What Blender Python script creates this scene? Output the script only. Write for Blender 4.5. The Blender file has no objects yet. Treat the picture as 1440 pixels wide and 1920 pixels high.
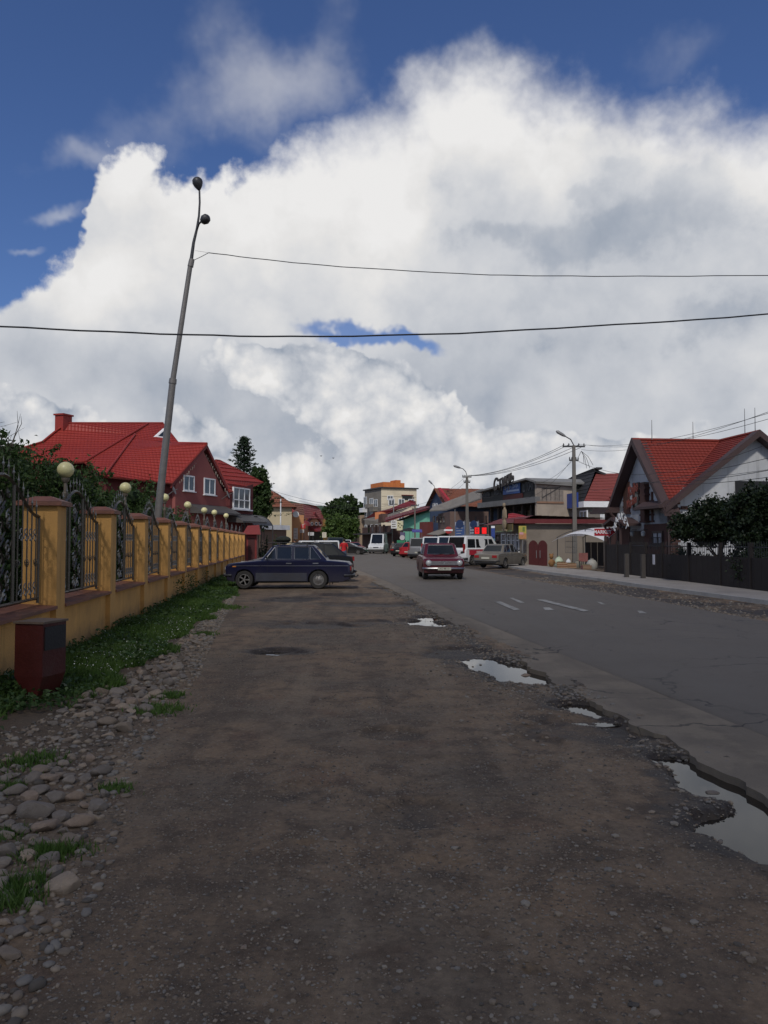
import bpy, bmesh, math, random
import numpy as np
from mathutils import Vector, Matrix, noise as mnoise
R = math.radians
random.seed(7)
SC = bpy.context.scene
COL = SC.collection

# ------------------------------------------------------------------ camera
CAM_H, FPX, HORIZON = 1.55, 1450.0, 1016.0
TH = math.atan((HORIZON - 960) / FPX)
cam = bpy.data.cameras.new('camera')
cam.sensor_fit = 'VERTICAL'; cam.sensor_height = 36; cam.sensor_width = 27
cam.lens = FPX / 1920 * 36
cam.clip_start = .05; cam.clip_end = 9000
camo = bpy.data.objects.new('camera', cam); COL.objects.link(camo)
camo.location = (0, 0, CAM_H); camo.rotation_euler = (R(90) + TH, 0, 0)
SC.camera = camo

def ray(px, py):
    a, b = px - 720, 960 - py
    return Vector((a, FPX * math.cos(TH) - b * math.sin(TH), FPX * math.sin(TH) + b * math.cos(TH)))
def P(px, py, d):
    "the place seen at this pixel of the photograph, d metres ahead"
    r = ray(px, py); return Vector((0, 0, CAM_H)) + r * (d / r.y)
def G(px, py, z=0):
    r = ray(px, py); return Vector((0, 0, CAM_H)) + r * ((z - CAM_H) / r.z)

# ------------------------------------------------------------------ light
SUN_EL, SUN_AZ = 46, 192          # azimuth clockwise from +Y: the sun stands behind the camera
sun = bpy.data.lights.new('sun', 'SUN'); sun.energy = 2.4; sun.angle = R(6); sun.color = (1, .95, .88)
suno = bpy.data.objects.new('sun', sun); COL.objects.link(suno)
sd = Vector((math.sin(R(SUN_AZ)) * math.cos(R(SUN_EL)), math.cos(R(SUN_AZ)) * math.cos(R(SUN_EL)), math.sin(R(SUN_EL))))
suno.rotation_euler = sd.to_track_quat('Z', 'Y').to_euler()
suno.location = (0, -20, 40)
SC.view_settings.view_transform = 'Standard'; SC.view_settings.look = 'None'
SC.view_settings.exposure = 0.0; SC.view_settings.gamma = 1.0
SC.view_settings.use_curve_mapping = False

class NT:
    "short-hand for building node trees"
    def __init__(s, tree): s.t = tree; s.n = tree.nodes; s.l = tree.links
    def new(s, kind, **kw):
        nd = s.n.new(kind)
        for k, v in kw.items(): setattr(nd, k, v)
        return nd
    def put(s, sock, v):
        if isinstance(v, bpy.types.NodeSocket): s.l.new(v, sock)
        elif v is not None: sock.default_value = v
    def m(s, op, a, b=None, c=None, clamp=False):
        nd = s.new('ShaderNodeMath', operation=op); nd.use_clamp = clamp
        s.put(nd.inputs[0], a); s.put(nd.inputs[1], b); s.put(nd.inputs[2], c)
        return nd.outputs[0]
    def vm(s, op, a, b=None, sc=None):
        nd = s.new('ShaderNodeVectorMath', operation=op)
        s.put(nd.inputs[0], a); s.put(nd.inputs[1], b)
        if sc is not None: s.put(nd.inputs['Scale'], sc)
        return nd.outputs['Value'] if op in ('DOT_PRODUCT', 'LENGTH') else nd.outputs[0]
    def noise(s, vec, scale, detail=4, rough=.5, dist=0., out=0):
        nd = s.new('ShaderNodeTexNoise'); s.put(nd.inputs['Vector'], vec)
        nd.inputs['Scale'].default_value = scale; nd.inputs['Detail'].default_value = detail
        nd.inputs['Roughness'].default_value = rough; nd.inputs['Distortion'].default_value = dist
        return nd.outputs[out]
    def mr(s, v, a, b, c=0., d=1., smooth=True):
        nd = s.new('ShaderNodeMapRange', interpolation_type='SMOOTHSTEP' if smooth else 'LINEAR')
        s.put(nd.inputs[0], v); s.put(nd.inputs[1], a); s.put(nd.inputs[2], b)
        nd.inputs[3].default_value = c; nd.inputs[4].default_value = d
        return nd.outputs[0]
    def mix(s, f, a, b, mode='MIX'):
        nd = s.new('ShaderNodeMix', data_type='RGBA', blend_type=mode)
        s.put(nd.inputs[0], f)
        for i, v in ((6, a), (7, b)):
            if isinstance(v, (tuple, list)): v = (*v[:3], 1)
            s.put(nd.inputs[i], v)
        return nd.outputs[2]

def build_world():
    w = bpy.data.worlds.new('World'); SC.world = w; w.use_nodes = True
    t = NT(w.node_tree); t.n.clear()
    out = t.new('ShaderNodeOutputWorld'); bg = t.new('ShaderNodeBackground')
    t.l.new(bg.outputs[0], out.inputs[0])
    sky = t.new('ShaderNodeTexSky', sky_type='NISHITA'); sky.sun_disc = False
    sky.sun_elevation = R(SUN_EL); sky.sun_rotation = R(SUN_AZ)
    sky.air_density = 1.0; sky.dust_density = .3; sky.ozone_density = 2.5
    bg.inputs['Strength'].default_value = .1
    tc = t.new('ShaderNodeTexCoord'); D = tc.outputs['Generated']
    sep = t.new('ShaderNodeSeparateXYZ'); t.l.new(D, sep.inputs[0])
    az = t.m('ARCTAN2', sep.outputs[0], sep.outputs[1]); el = t.m('ARCSINE', sep.outputs[2])
    # wind-torn warp of the cloud outlines
    wn = t.noise(D, 5.5, 5, .62, 0, out=1)
    wv = t.vm('SUBTRACT', wn, (.5, .5, .5))
    wv2 = t.vm('SCALE', wv, sc=.15)
    ws = t.new('ShaderNodeSeparateXYZ'); t.l.new(wv2, ws.inputs[0])
    A = t.m('ADD', az, ws.outputs[0]); E = t.m('ADD', el, ws.outputs[1])
    cv = t.new('ShaderNodeCombineXYZ'); t.l.new(A, cv.inputs[0]); t.l.new(E, cv.inputs[1]); V = cv.outputs[0]
    def ae(px, py):
        r = ray(px, py).normalized(); return math.atan2(r.x, r.y), math.asin(r.z)
    def blob(px, py, rx, ry, rot=0., vec=None):
        mp = t.new('ShaderNodeMapping', vector_type='TEXTURE'); t.put(mp.inputs['Vector'], vec or V)
        a, e = ae(px, py)
        mp.inputs['Location'].default_value = (a, e, 0); mp.inputs['Rotation'].default_value = (0, 0, R(rot))
        mp.inputs['Scale'].default_value = (rx / FPX, ry / FPX, 1)
        q = t.vm('DOT_PRODUCT', mp.outputs[0], mp.outputs[0])
        return t.m('EXPONENT', t.m('MULTIPLY', q, -1.))
    def total(lst, base=0., vec=None):
        acc = base
        for px, py, rx, ry, rot, amp in lst:
            acc = t.m('MULTIPLY_ADD', blob(px, py, rx, ry, rot, vec), amp, acc)
        return acc
    # upper outline of the big cloud, as elevation over azimuth
    pts = [(-400, 560), (-100, 545), (0, 520), (60, 490), (128, 465), (150, 400), (158, 350), (185, 300), (218, 262), (262, 252), (300, 285),
           (380, 285), (450, 262), (560, 225), (650, 190), (740, 135), (820, 85), (930, 62), (1040, 84), (1130, 110), (1210, 130),
           (1300, 165), (1440, 185), (1700, 120)]
    lo, hi = -.62, .62
    cr = t.new('ShaderNodeValToRGB'); cr.color_ramp.interpolation = 'B_SPLINE'
    cr.color_ramp.interpolation = 'LINEAR'
    els = cr.color_ramp.elements
    for i, (px, py) in enumerate(pts):
        a, e = ae(px, py); f = min(1, max(0, (a - lo) / (hi - lo))); v = e / 1.2
        q = els[i] if i < 2 else els.new(f)
        q.position = f; q.color = (v, v, v, 1)
    t.put(cr.inputs[0], t.mr(A, lo, hi, smooth=False))
    top = t.m('MULTIPLY', cr.outputs[0], 1.2)
    fine = t.noise(D, 13, 7, .62)
    soft = t.noise(D, 2.2, 3, .55)
    over = t.m('SUBTRACT', top, E)
    over = t.m('ADD', over, t.m('MULTIPLY', t.m('SUBTRACT', fine, .5), .09))
    vb = t.new('ShaderNodeTexVoronoi', feature='F1'); t.put(vb.inputs['Vector'], t.vm('ADD', D, t.vm('SCALE', wv, sc=.14))); vb.inputs['Scale'].default_value = 8; vb.inputs['Detail'].default_value = 2; vb.inputs['Roughness'].default_value = .55
    bil = t.m('SUBTRACT', .55, vb.outputs['Distance']); over = t.m('ADD', over, t.m('MULTIPLY', t.m('SUBTRACT', bil, .10), .035))
    # the torn, thin top on the right against the crisp heads on the left
    right = t.mr(az, -.22, .0)
    edge = t.m('ADD', t.m('MULTIPLY', right, .045), .014)
    M = t.mr(t.m('DIVIDE', over, edge), -.55, 1.2)
    # behind and beside the camera: the same broken cloud goes on
    allround = t.mr(t.noise(D, 1.7, 4, .6), .44, .58)
    ahead = t.mr(t.m('ABSOLUTE', az), .62, .95)
    nd = t.new('ShaderNodeMix', data_type='FLOAT'); t.put(nd.inputs[0], ahead); t.put(nd.inputs[2], M); t.put(nd.inputs[3], allround); M = nd.outputs[0]
    # thin veils above
    veil = t.mr(t.m('ADD', t.m('MULTIPLY', t.noise(D, 6, 5, .6), .55), total([(430, 60, 90, 100, 20, .17), (640, 80, 60, 100, -10, .17), (330, 200, 160, 60, 20, .20), (560, 190, 160, 80, 0, .34), (140, 300, 120, 30, 8, .30), (100, 400, 60, 22, 0, .45), (30, 472, 40, 12, 0, .38), (1250, 110, 120, 50, -15, .2)])), .40, .92, 0, .62)
    M = t.m('MAXIMUM', M, veil)
    # holes of blue
    hole = total([(600, 612, 60, 18, -14, .75), (690, 648, 80, 20, -14, .95), (760, 668, 50, 16, -14, .6)], vec=V)
    M = t.m('MULTIPLY', M, t.m('SUBTRACT', 1., t.mr(t.m('ADD', hole, t.m('MULTIPLY', t.m('SUBTRACT', fine, .5), .5)), .25, .95, 0, .9)))
    # brightness of the cloud sheet
    lum = total([(480, 380, 330, 150, 0, .20), (230, 330, 90, 90, 0, .05), (1000, 190, 420, 90, -4, .16), (700, 300, 260, 110, 0, .12), (1330, 320, 140, 90, 0, .14),
                 (880, 370, 130, 60, 0, -.07), (1150, 430, 330, 70, -3, -.13), (1300, 590, 260, 60, 4, -.10), (720, 440, 60, 80, 0, .12),
                 (950, 680, 420, 130, 0, -.06), (450, 760, 260, 90, -8, -.15), (620, 830, 160, 70, -20, -.13), (150, 660, 160, 60, 0, -.05), (120, 560, 200, 60, 0, .1), (880, 780, 160, 70, 0, -.10), (640, 900, 240, 60, 0, -.10), (1240, 760, 300, 70, 0, -.03)], .73)
    lum = t.m('ADD', lum, t.m('MULTIPLY', t.m('SUBTRACT', soft, .5), .20))
    lum = t.m('ADD', lum, t.m('MULTIPLY', t.m('SUBTRACT', t.noise(D, 8, 6, .62), .5), .30))
    lum = t.m('ADD', lum, t.m('MULTIPLY', bil, .16))
    scud = t.m('ADD', total([(1140, 440, 330, 60, -3, .62), (1180, 315, 55, 34, 0, .6), (1310, 330, 60, 50, 10, .6), (1090, 335, 45, 22, -25, .5), (930, 400, 70, 24, -10, .45), (1320, 590, 220, 50, 4, .5), (830, 330, 60, 26, -20, .35), (640, 730, 40, 14, 20, .5)]), t.m('MULTIPLY', t.m('SUBTRACT', t.noise(D, 11, 6, .62), .5), 1.5))
    lum = t.m('SUBTRACT', lum, t.mr(scud, .28, .62, 0, .10))
    # the heaped cumulus lower down, with crisp cauliflower rims
    vo = t.new('ShaderNodeTexVoronoi', feature='F1'); t.put(vo.inputs['Vector'], t.vm('ADD', D, t.vm('SCALE', wv, sc=.10)))
    vo.inputs['Scale'].default_value = 17; vo.inputs['Detail'].default_value = 2.0; vo.inputs['Roughness'].default_value = .55
    puff = t.m('ADD', t.m('MULTIPLY', t.m('SUBTRACT', .62, vo.outputs['Distance']), .65), t.m('MULTIPLY', t.m('SUBTRACT', t.noise(D, 24, 5, .62), .5), .9))
    wv3 = t.vm('SCALE', wv, sc=.05)
    cv2 = t.new('ShaderNodeCombineXYZ'); t.l.new(az, cv2.inputs[0]); t.l.new(el, cv2.inputs[1])
    V2 = t.vm('ADD', cv2.outputs[0], wv3)
    heap = total([(420, 690, 120, 40, -8, .6), (520, 700, 120, 60, -14, .8), (620, 720, 130, 80, -22, 1.0), (700, 770, 130, 85, -25, 1.1), (790, 820, 120, 75, -15, 1.1), (870, 860, 80, 45, 0, .8), (840, 895, 130, 50, 0, .8),
                  (550, 880, 62, 42, 0, 1.0), (610, 905, 100, 36, 0, .9), (350, 810, 60, 46, -25, 1.1), (410, 845, 60, 36, 0, .9), (30, 800, 130, 80, 0, 1.1), (120, 820, 70, 50, 0, .7), (20, 900, 200, 80, 0, .8),
                  (970, 855, 85, 46, 0, 1.0), (1050, 865, 90, 56, 0, .9), (1130, 860, 110, 40, 0, .7), (700, 900, 90, 45, 0, .9), (1330, 790, 90, 20, 0, .6), (1290, 880, 300, 60, 0, .8), (760, 935, 200, 40, 0, .8), (520, 930, 120, 30, 0, .6), (1000, 910, 160, 40, 0, .9)], vec=V2)
    hm = t.m('ADD', heap, t.m('MULTIPLY', puff, .75)); hm = t.m('ADD', hm, t.m('MULTIPLY', t.m('SUBTRACT', fine, .5), .5))
    HM = t.mr(hm, .47, .62)
    hl = t.m('ADD', .69, t.m('MULTIPLY', puff, .52)); hl = t.m('ADD', hl, t.m('MULTIPLY', t.m('SUBTRACT', t.noise(D, 30, 4, .6), .5), .22))
    hl = t.m('ADD', hl, t.m('MULTIPLY', t.mr(hm, .5, 1.1), .10))
    hl = t.m('MINIMUM', hl, .88)
    nd = t.new('ShaderNodeMix', data_type='FLOAT'); t.put(nd.inputs[0], HM); t.put(nd.inputs[2], lum); t.put(nd.inputs[3], hl); L = nd.outputs[0]
    L = t.m('MINIMUM', t.m('MAXIMUM', L, .2), .87)
    M = t.m('MAXIMUM', M, HM)
    # cooler where darker
    cramp = t.new('ShaderNodeValToRGB'); e = cramp.color_ramp.elements
    e[0].position = .30; e[0].color = (.78, .94, 1.20, 1); e[1].position = .80; e[1].color = (1.0, .99, .982, 1)
    q = e.new(.52); q.color = (.91, .97, 1.08, 1)
    t.put(cramp.inputs[0], L)
    cc = t.vm('SCALE', cramp.outputs[0], sc=t.m('MULTIPLY', L, 9.6))
    blue = t.mix(1., sky.outputs[0], (.52, .63, .89), 'MULTIPLY')
    t.put(bg.inputs['Color'], t.mix(M, blue, cc))
    w.cycles.sampling_method = 'MANUAL'; w.cycles.sample_map_resolution = 512
build_world()

# ------------------------------------------------------------------ materials
MATS = {}
def pm(name, col, rough=.75, var=.18, scale=3., bump=.15, bscale=40., metal=0., spec=.4, grime=0., coat=0., fine=.1, emis=0., splash=0.):
    "a procedural surface: base colour with two scales of unevenness, optional grime blotches and fine relief"
    if name in MATS: return MATS[name]
    m = bpy.data.materials.new(name); m.use_nodes = True; t = NT(m.node_tree)
    b = t.n['Principled BSDF']; tc = t.new('ShaderNodeTexCoord'); O = tc.outputs['Object']
    n1 = t.noise(O, scale, 5, .6); n2 = t.noise(O, bscale, 3, .6)
    f = t.m('ADD', t.m('MULTIPLY', t.m('SUBTRACT', n1, .5), var * 3), t.m('MULTIPLY_ADD', t.m('SUBTRACT', n2, .5), fine * 2, 1.))
    c = t.vm('SCALE', (*col,), sc=f)
    if grime:
        g = t.mr(t.noise(O, scale * .6, 6, .65, .4), .48, .7, 0, grime)
        c = t.mix(g, c, (.05, .042, .034))
    if splash:       # mud thrown up by the rain and streaks running down
        sp = t.new('ShaderNodeSeparateXYZ'); t.l.new(O, sp.inputs[0]); z = t.m('ADD', sp.outputs[2], t.m('MULTIPLY', t.m('SUBTRACT', t.noise(O, 4, 6, .7), .5), .5))
        c = t.mix(t.mr(z, splash, splash * .1, 0, .75), c, (.085, .062, .040))
        ms = t.new('ShaderNodeMapping'); t.put(ms.inputs['Vector'], O); ms.inputs['Scale'].default_value = (5, 5, .35)
        c = t.mix(t.mr(t.noise(ms.outputs[0], 1, 5, .65), .52, .72, 0, .5), c, tuple(v * .45 for v in col))
    t.put(b.inputs['Base Color'], c)
    t.put(b.inputs['Roughness'], t.m('ADD', t.m('MULTIPLY', t.m('SUBTRACT', n1, .5), .25), rough, clamp=True))
    b.inputs['Metallic'].default_value = metal; b.inputs['Specular IOR Level'].default_value = spec
    b.inputs['Coat Weight'].default_value = coat; b.inputs['Coat Roughness'].default_value = .08
    if bump:
        bp = t.new('ShaderNodeBump'); bp.inputs['Strength'].default_value = bump; bp.inputs['Distance'].default_value = .02
        t.put(bp.inputs['Height'], n2); t.put(b.inputs['Normal'], bp.outputs[0])
    if emis:
        b.inputs['Emission Color'].default_value = (*col, 1); b.inputs['Emission Strength'].default_value = emis
    MATS[name] = m; return m

def roofmat(name, col, pitch_u=.2, rough=.5, depth=.03, grime=.25):
    "pressed-metal or clay tile: the wave along the eave comes from the UVs, the courses are real geometry"
    m = bpy.data.materials.new(name); m.use_nodes = True; t = NT(m.node_tree); b = t.n['Principled BSDF']
    tc = t.new('ShaderNodeTexCoord'); sp = t.new('ShaderNodeSeparateXYZ'); t.l.new(tc.outputs['UV'], sp.inputs[0])
    w = t.m('ABSOLUTE', t.m('SINE', t.m('MULTIPLY', sp.outputs[0], math.pi / pitch_u)))
    n1 = t.noise(tc.outputs['Object'], .8, 6, .65); n2 = t.noise(tc.outputs['Object'], 14, 3, .6)
    f = t.m('ADD', t.m('MULTIPLY', t.m('SUBTRACT', n1, .5), .55), t.m('MULTIPLY_ADD', t.m('SUBTRACT', n2, .5), .35, 1.))
    c = t.vm('SCALE', (*col,), sc=f)
    c = t.mix(t.mr(t.noise(tc.outputs['Object'], 1.6, 6, .7), .5, .75, 0, grime), c, (col[0] * .35, col[1] * .5 + .01, col[2] * .5 + .01))
    t.put(b.inputs['Base Color'], c); b.inputs['Roughness'].default_value = rough; b.inputs['Specular IOR Level'].default_value = .35
    bp = t.new('ShaderNodeBump'); bp.inputs['Strength'].default_value = .7; bp.inputs['Distance'].default_value = depth
    t.put(bp.inputs['Height'], w); t.put(b.inputs['Normal'], bp.outputs[0])
    return m

def glassmat(name, col=(.012, .014, .016), rough=.06):
    m = bpy.data.materials.new(name); m.use_nodes = True; t = NT(m.node_tree); b = t.n['Principled BSDF']
    tc = t.new('ShaderNodeTexCoord'); n = t.noise(tc.outputs['Object'], 1.5, 3, .5)
    t.put(b.inputs['Base Color'], t.vm('SCALE', (*col,), sc=t.m('ADD', t.m('MULTIPLY', n, 1.2), .4)))
    t.put(b.inputs['Roughness'], t.mr(n, .3, .8, rough * .5, rough * 2)); b.inputs['Specular IOR Level'].default_value = .5
    return m

def leafmat(name, c1, c2, rough=.55, trans=.25):
    m = bpy.data.materials.new(name); m.use_nodes = True; t = NT(m.node_tree); b = t.n['Principled BSDF']
    tc = t.new('ShaderNodeTexCoord'); n = t.noise(tc.outputs['Object'], 2.2, 4, .6); n2 = t.noise(tc.outputs['Object'], 23, 2, .6)
    c = t.mix(t.mr(t.m('ADD', t.m('MULTIPLY', n, .5), t.m('MULTIPLY', n2, .5)), .35, .65), c1, c2)
    t.put(b.inputs['Base Color'], c); b.inputs['Roughness'].default_value = rough; b.inputs['Specular IOR Level'].default_value = .3
    tr = t.new('ShaderNodeBsdfTranslucent'); t.put(tr.inputs[0], c); mx = t.new('ShaderNodeMixShader'); mx.inputs[0].default_value = trans
    o = t.n['Material Output']; t.l.new(b.outputs[0], mx.inputs[1]); t.l.new(tr.outputs[0], mx.inputs[2]); t.l.new(mx.outputs[0], o.inputs[0])
    return m

# ------------------------------------------------------------------ mesh helpers
class MB:
    def __init__(s): s.v = []; s.f = []; s.mi = []; s.uv = []
    def add(s, verts, faces, mi=0, M=None, uvs=None):
        o = len(s.v)
        for p in verts:
            p = Vector(p); s.v.append(tuple(M @ p) if M is not None else tuple(p))
        for k, f in enumerate(faces):
            s.f.append([o + i for i in f]); s.mi.append(mi); s.uv.append(uvs[k] if uvs else None)
        return s
    def box(s, x0, x1, y0, y1, z0, z1, mi=0, M=None):
        v = [(x, y, z) for z in (z0, z1) for y in (y0, y1) for x in (x0, x1)]
        return s.add(v, [(0, 2, 3, 1), (4, 5, 7, 6), (0, 1, 5, 4), (2, 6, 7, 3), (0, 4, 6, 2), (1, 3, 7, 5)], mi, M)
    def hexa(s, b, t, mi=0, M=None):
        "eight corners: bottom ring b and top ring t, in the same order"
        n = len(b); v = list(b) + list(t)
        f = [tuple(range(n - 1, -1, -1)), tuple(range(n, 2 * n))] + [(i, (i + 1) % n, n + (i + 1) % n, n + i) for i in range(n)]
        return s.add(v, f, mi, M)
    def slab(s, pts, off, mi=0, M=None):
        "a polygon given thickness along off"
        off = Vector(off); a = [Vector(p) for p in pts]
        return s.hexa(a, [p + off for p in a], mi, M)
    def tube(s, path, r, n=6, mi=0, M=None, caps=True):
        path = [Vector(p) for p in path]; k = len(path)
        rr = r if isinstance(r, (list, tuple)) else [r] * k
        rings = []; up = None
        for i, p in enumerate(path):
            d = (path[min(i + 1, k - 1)] - path[max(i - 1, 0)]).normalized()
            if up is None: up = Vector((0, 0, 1)) if abs(d.z) < .9 else Vector((1, 0, 0))
            a = d.cross(up).normalized(); b = a.cross(d).normalized(); up = b
            rings.append([p + (a * math.cos(2 * math.pi * j / n) + b * math.sin(2 * math.pi * j / n)) * rr[i] for j in range(n)])
        v = [q for g in rings for q in g]; f = []
        for i in range(k - 1):
            for j in range(n):
                f.append((i * n + j, i * n + (j + 1) % n, (i + 1) * n + (j + 1) % n, (i + 1) * n + j))
        if caps: f += [tuple(range(n - 1, -1, -1)), tuple(range((k - 1) * n, k * n))]
        return s.add(v, f, mi, M)
    def lathe(s, prof, n=16, mi=0, M=None):
        "profile (radius, height) turned round the z axis"
        v = []; f = []
        for r, z in prof:
            for j in range(n): v.append((r * math.cos(2 * math.pi * j / n), r * math.sin(2 * math.pi * j / n), z))
        for i in range(len(prof) - 1):
            for j in range(n): f.append((i * n + j, i * n + (j + 1) % n, (i + 1) * n + (j + 1) % n, (i + 1) * n + j))
        f += [tuple(range(n - 1, -1, -1)), tuple(range((len(prof) - 1) * n, len(prof) * n))]
        return s.add(v, f, mi, M)
    def ball(s, c, r, n=12, m=8, mi=0, M=None):
        rx, ry, rz = r if isinstance(r, (tuple, list)) else (r, r, r)
        prof = [(max(1e-4, math.sin(math.pi * i / m)), -math.cos(math.pi * i / m)) for i in range(m + 1)]
        T = Matrix.Translation(c) @ Matrix.Diagonal((rx, ry, rz, 1))
        return s.lathe(prof, n, mi, (M @ T) if M is not None else T)
    def courses(s, pts, step=.34, lift=.035, mi=0, M=None, nrm=None):
        "a roof slope laid in overlapping courses; each course's lower edge stands proud"
        pts = [Vector(p) for p in pts]
        n = Vector((0, 0, 0))
        for i in range(len(pts)): n += (pts[i] - pts[0]).cross(pts[(i + 1) % len(pts)] - pts[0])
        n.normalize()
        if n.z < 0: n = -n; pts = pts[::-1]
        dn = Vector((0, 0, -1)); dn = (dn - n * dn.dot(n)).normalized(); u = n.cross(dn)
        o = pts[0]; q = [((p - o).dot(u), (p - o).dot(dn), (p - o).dot(n)) for p in pts]
        v0 = min(a[1] for a in q); v1 = max(a[1] for a in q); k = max(1, round((v1 - v0) / step)); h = (v1 - v0) / k
        def clip(poly, val, keep_gt):
            out = []
            for i in range(len(poly)):
                a, b = poly[i], poly[(i + 1) % len(poly)]
                ia = a[1] >= val if keep_gt else a[1] <= val; ib = b[1] >= val if keep_gt else b[1] <= val
                if ia: out.append(a)
                if ia != ib:
                    tt = (val - a[1]) / (b[1] - a[1]); out.append(tuple(a[j] + (b[j] - a[j]) * tt for j in range(3)))
            return out
        for c in range(k):
            a, b = v0 + c * h, v0 + (c + 1) * h
            g = clip(clip(q, a, True), b, False)
            if len(g) < 3: continue
            l3 = [o + u * x + dn * y + n * (w + lift * (y - a) / h) for x, y, w in g]
            s.add(l3, [tuple(range(len(l3)))], mi, M, [[(x, y) for x, y, w in g]])
            for i in range(len(g)):
                j = (i + 1) % len(g)
                if abs(g[i][1] - b) < 1e-5 and abs(g[j][1] - b) < 1e-5:
                    s.add([l3[i], l3[j], l3[j] - n * lift, l3[i] - n * lift], [(0, 1, 2, 3)], mi, M)
        return s
    def mesh(s, name, mats, smooth=None):
        me = bpy.data.meshes.new(name); me.from_pydata(s.v, [], s.f)
        for m in (mats if isinstance(mats, (list, tuple)) else [mats]): me.materials.append(m)
        if any(s.mi): me.polygons.foreach_set('material_index', s.mi)
        if any(u is not None for u in s.uv):
            uvl = me.uv_layers.new(name='uv'); k = 0
            for f, u in zip(s.f, s.uv):
                for i in range(len(f)):
                    if u: uvl.data[k].uv = u[i]
                    k += 1
        if smooth is not None:
            me.polygons.foreach_set('use_smooth', [True] * len(me.polygons))
            me.set_sharp_from_angle(angle=R(smooth))
        me.update(); return me
    def build(s, name, mats, parent=None, smooth=None, **kw):
        return link(s.mesh(name, mats, smooth), name, parent, **kw)

def link(me, name, parent=None, label=None, cat=None, group=None, kind=None, loc=None, rot=None):
    o = bpy.data.objects.new(name, me); COL.objects.link(o)
    if parent is not None: o.parent = parent
    if loc is not None: o.location = loc
    if rot is not None: o.rotation_euler = rot
    for k, v in (('label', label), ('category', cat), ('group', group), ('kind', kind)):
        if v: o[k] = v
    return o
def thing(name, label, cat, loc=(0, 0, 0), rz=0., group=None):
    o = link(None, name, None, label, cat, group, loc=loc, rot=(0, 0, rz)); o.empty_display_size = .3
    return o
def copy_tree(o, parent=None):
    c = o.copy(); COL.objects.link(c)
    if parent is not None: c.parent = parent
    for ch in list(o.children): copy_tree(ch, c)
    return c

def rect_frame(mb, x0, x1, z0, z1, w, y0, y1, M=None, mi=0):
    "a picture-frame of four butted bars in the XZ plane"
    mb.box(x0, x1, y0, y1, z0, z0 + w, mi, M); mb.box(x0, x1, y0, y1, z1 - w, z1, mi, M)
    mb.box(x0, x0 + w, y0, y1, z0 + w, z1 - w, mi, M); mb.box(x1 - w, x1, y0, y1, z0 + w, z1 - w, mi, M)

class Site:
    """a building standing behind one facade: local X runs along the facade as seen (left to right), Y goes into the building, Z up"""
    def __init__(s, name, label, cat, a, b, group=None):
        s.a = Vector((*a, 0)); d = Vector((*b, 0)) - s.a; s.w = d.length; s.rz = math.atan2(d.y, d.x)
        s.root = thing(name, label, cat, s.a, s.rz, group); s.M = Matrix.Translation(s.a) @ Matrix.Rotation(s.rz, 4, 'Z'); s.I = s.M.inverted()
    def f(s, px, py, y=0.):
        "pixel -> local (x, z) on the facade plane"
        o = s.I @ Vector((0, 0, CAM_H)); d = s.I.to_3x3() @ ray(px, py); t = (y - o.y) / d.y; q = o + d * t; return q.x, q.z
    def e(s, px, py, x):
        "pixel -> local (y, z) on the side plane X = x"
        o = s.I @ Vector((0, 0, CAM_H)); d = s.I.to_3x3() @ ray(px, py); t = (x - o.x) / d.x; q = o + d * t; return q.y, q.z
    def L(s, px, py, d): return s.I @ P(px, py, d)
    def part(s, name, mb, mat, parent=None, **kw): return mb.build(name, mat, parent or s.root, **kw)
    def window(s, x0, x1, z0, z1, frame, glass, y=0., split=(1, 1), fw=.07, sill=None, name='window', parent=None, side=None):
        "a framed window set against the wall: frame > pane, sill"
        T = None
        if side is not None: T = Matrix.Translation((side, 0, 0)) @ Matrix.Rotation(R(90), 4, 'Z')
        m = MB(); rect_frame(m, x0, x1, z0, z1, fw, y - .06, y + .02, T)
        nx, nz = split
        for i in range(1, nx):
            xx = x0 + (x1 - x0) * i / nx; m.box(xx - fw * .35, xx + fw * .35, y - .055, y + .015, z0 + fw, z1 - fw, 0, T)
        for i in range(1, nz):
            zz = z0 + (z1 - z0) * i / nz if nz != 2 else z0 + (z1 - z0) * .68; m.box(x0 + fw, x1 - fw, y - .05, y + .01, zz - fw * .3, zz + fw * .3, 0, T)
        w = m.build(name, frame, parent or s.root)
        MB().box(x0 + fw, x1 - fw, y - .025, y - .012, z0 + fw, z1 - fw, 0, T).build('pane', glass, w)
        if sill: MB().box(x0 - .08, x1 + .08, y - .16, y - .002, z0 - .06, z0 - .002, 0, T).build('sill', sill, w)
        return w

def text_mesh(txt, size, mat, depth=.01, align='CENTER', shear=0., bold=0.):
    cu = bpy.data.curves.new('lettering', 'FONT'); cu.body = txt; cu.size = size; cu.extrude = depth; cu.align_x = align; cu.align_y = 'CENTER'
    cu.shear = shear; cu.offset = bold; cu.resolution_u = 3
    o = bpy.data.objects.new('lettering', cu); COL.objects.link(o)
    dg = bpy.context.evaluated_depsgraph_get(); me = bpy.data.meshes.new_from_object(o.evaluated_get(dg), depsgraph=dg)
    bpy.data.objects.remove(o); bpy.data.curves.remove(cu); me.materials.clear(); me.materials.append(mat); return me
def write(txt, size, mat, parent, x, y, z, sx=1., rz=0., name='lettering', depth=.012, shear=0., bold=0., tilt=0.):
    "upright lettering whose face looks along local -Y"
    o = link(text_mesh(txt, size, mat, depth, shear=shear, bold=bold), name, parent)
    o.matrix_local = Matrix.Translation((x, y, z)) @ Matrix.Rotation(rz, 4, 'Z') @ Matrix.Rotation(R(90), 4, 'X') @ Matrix.Rotation(tilt, 4, 'Z') @ Matrix.Diagonal((sx, 1, 1, 1))
    return o

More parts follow.
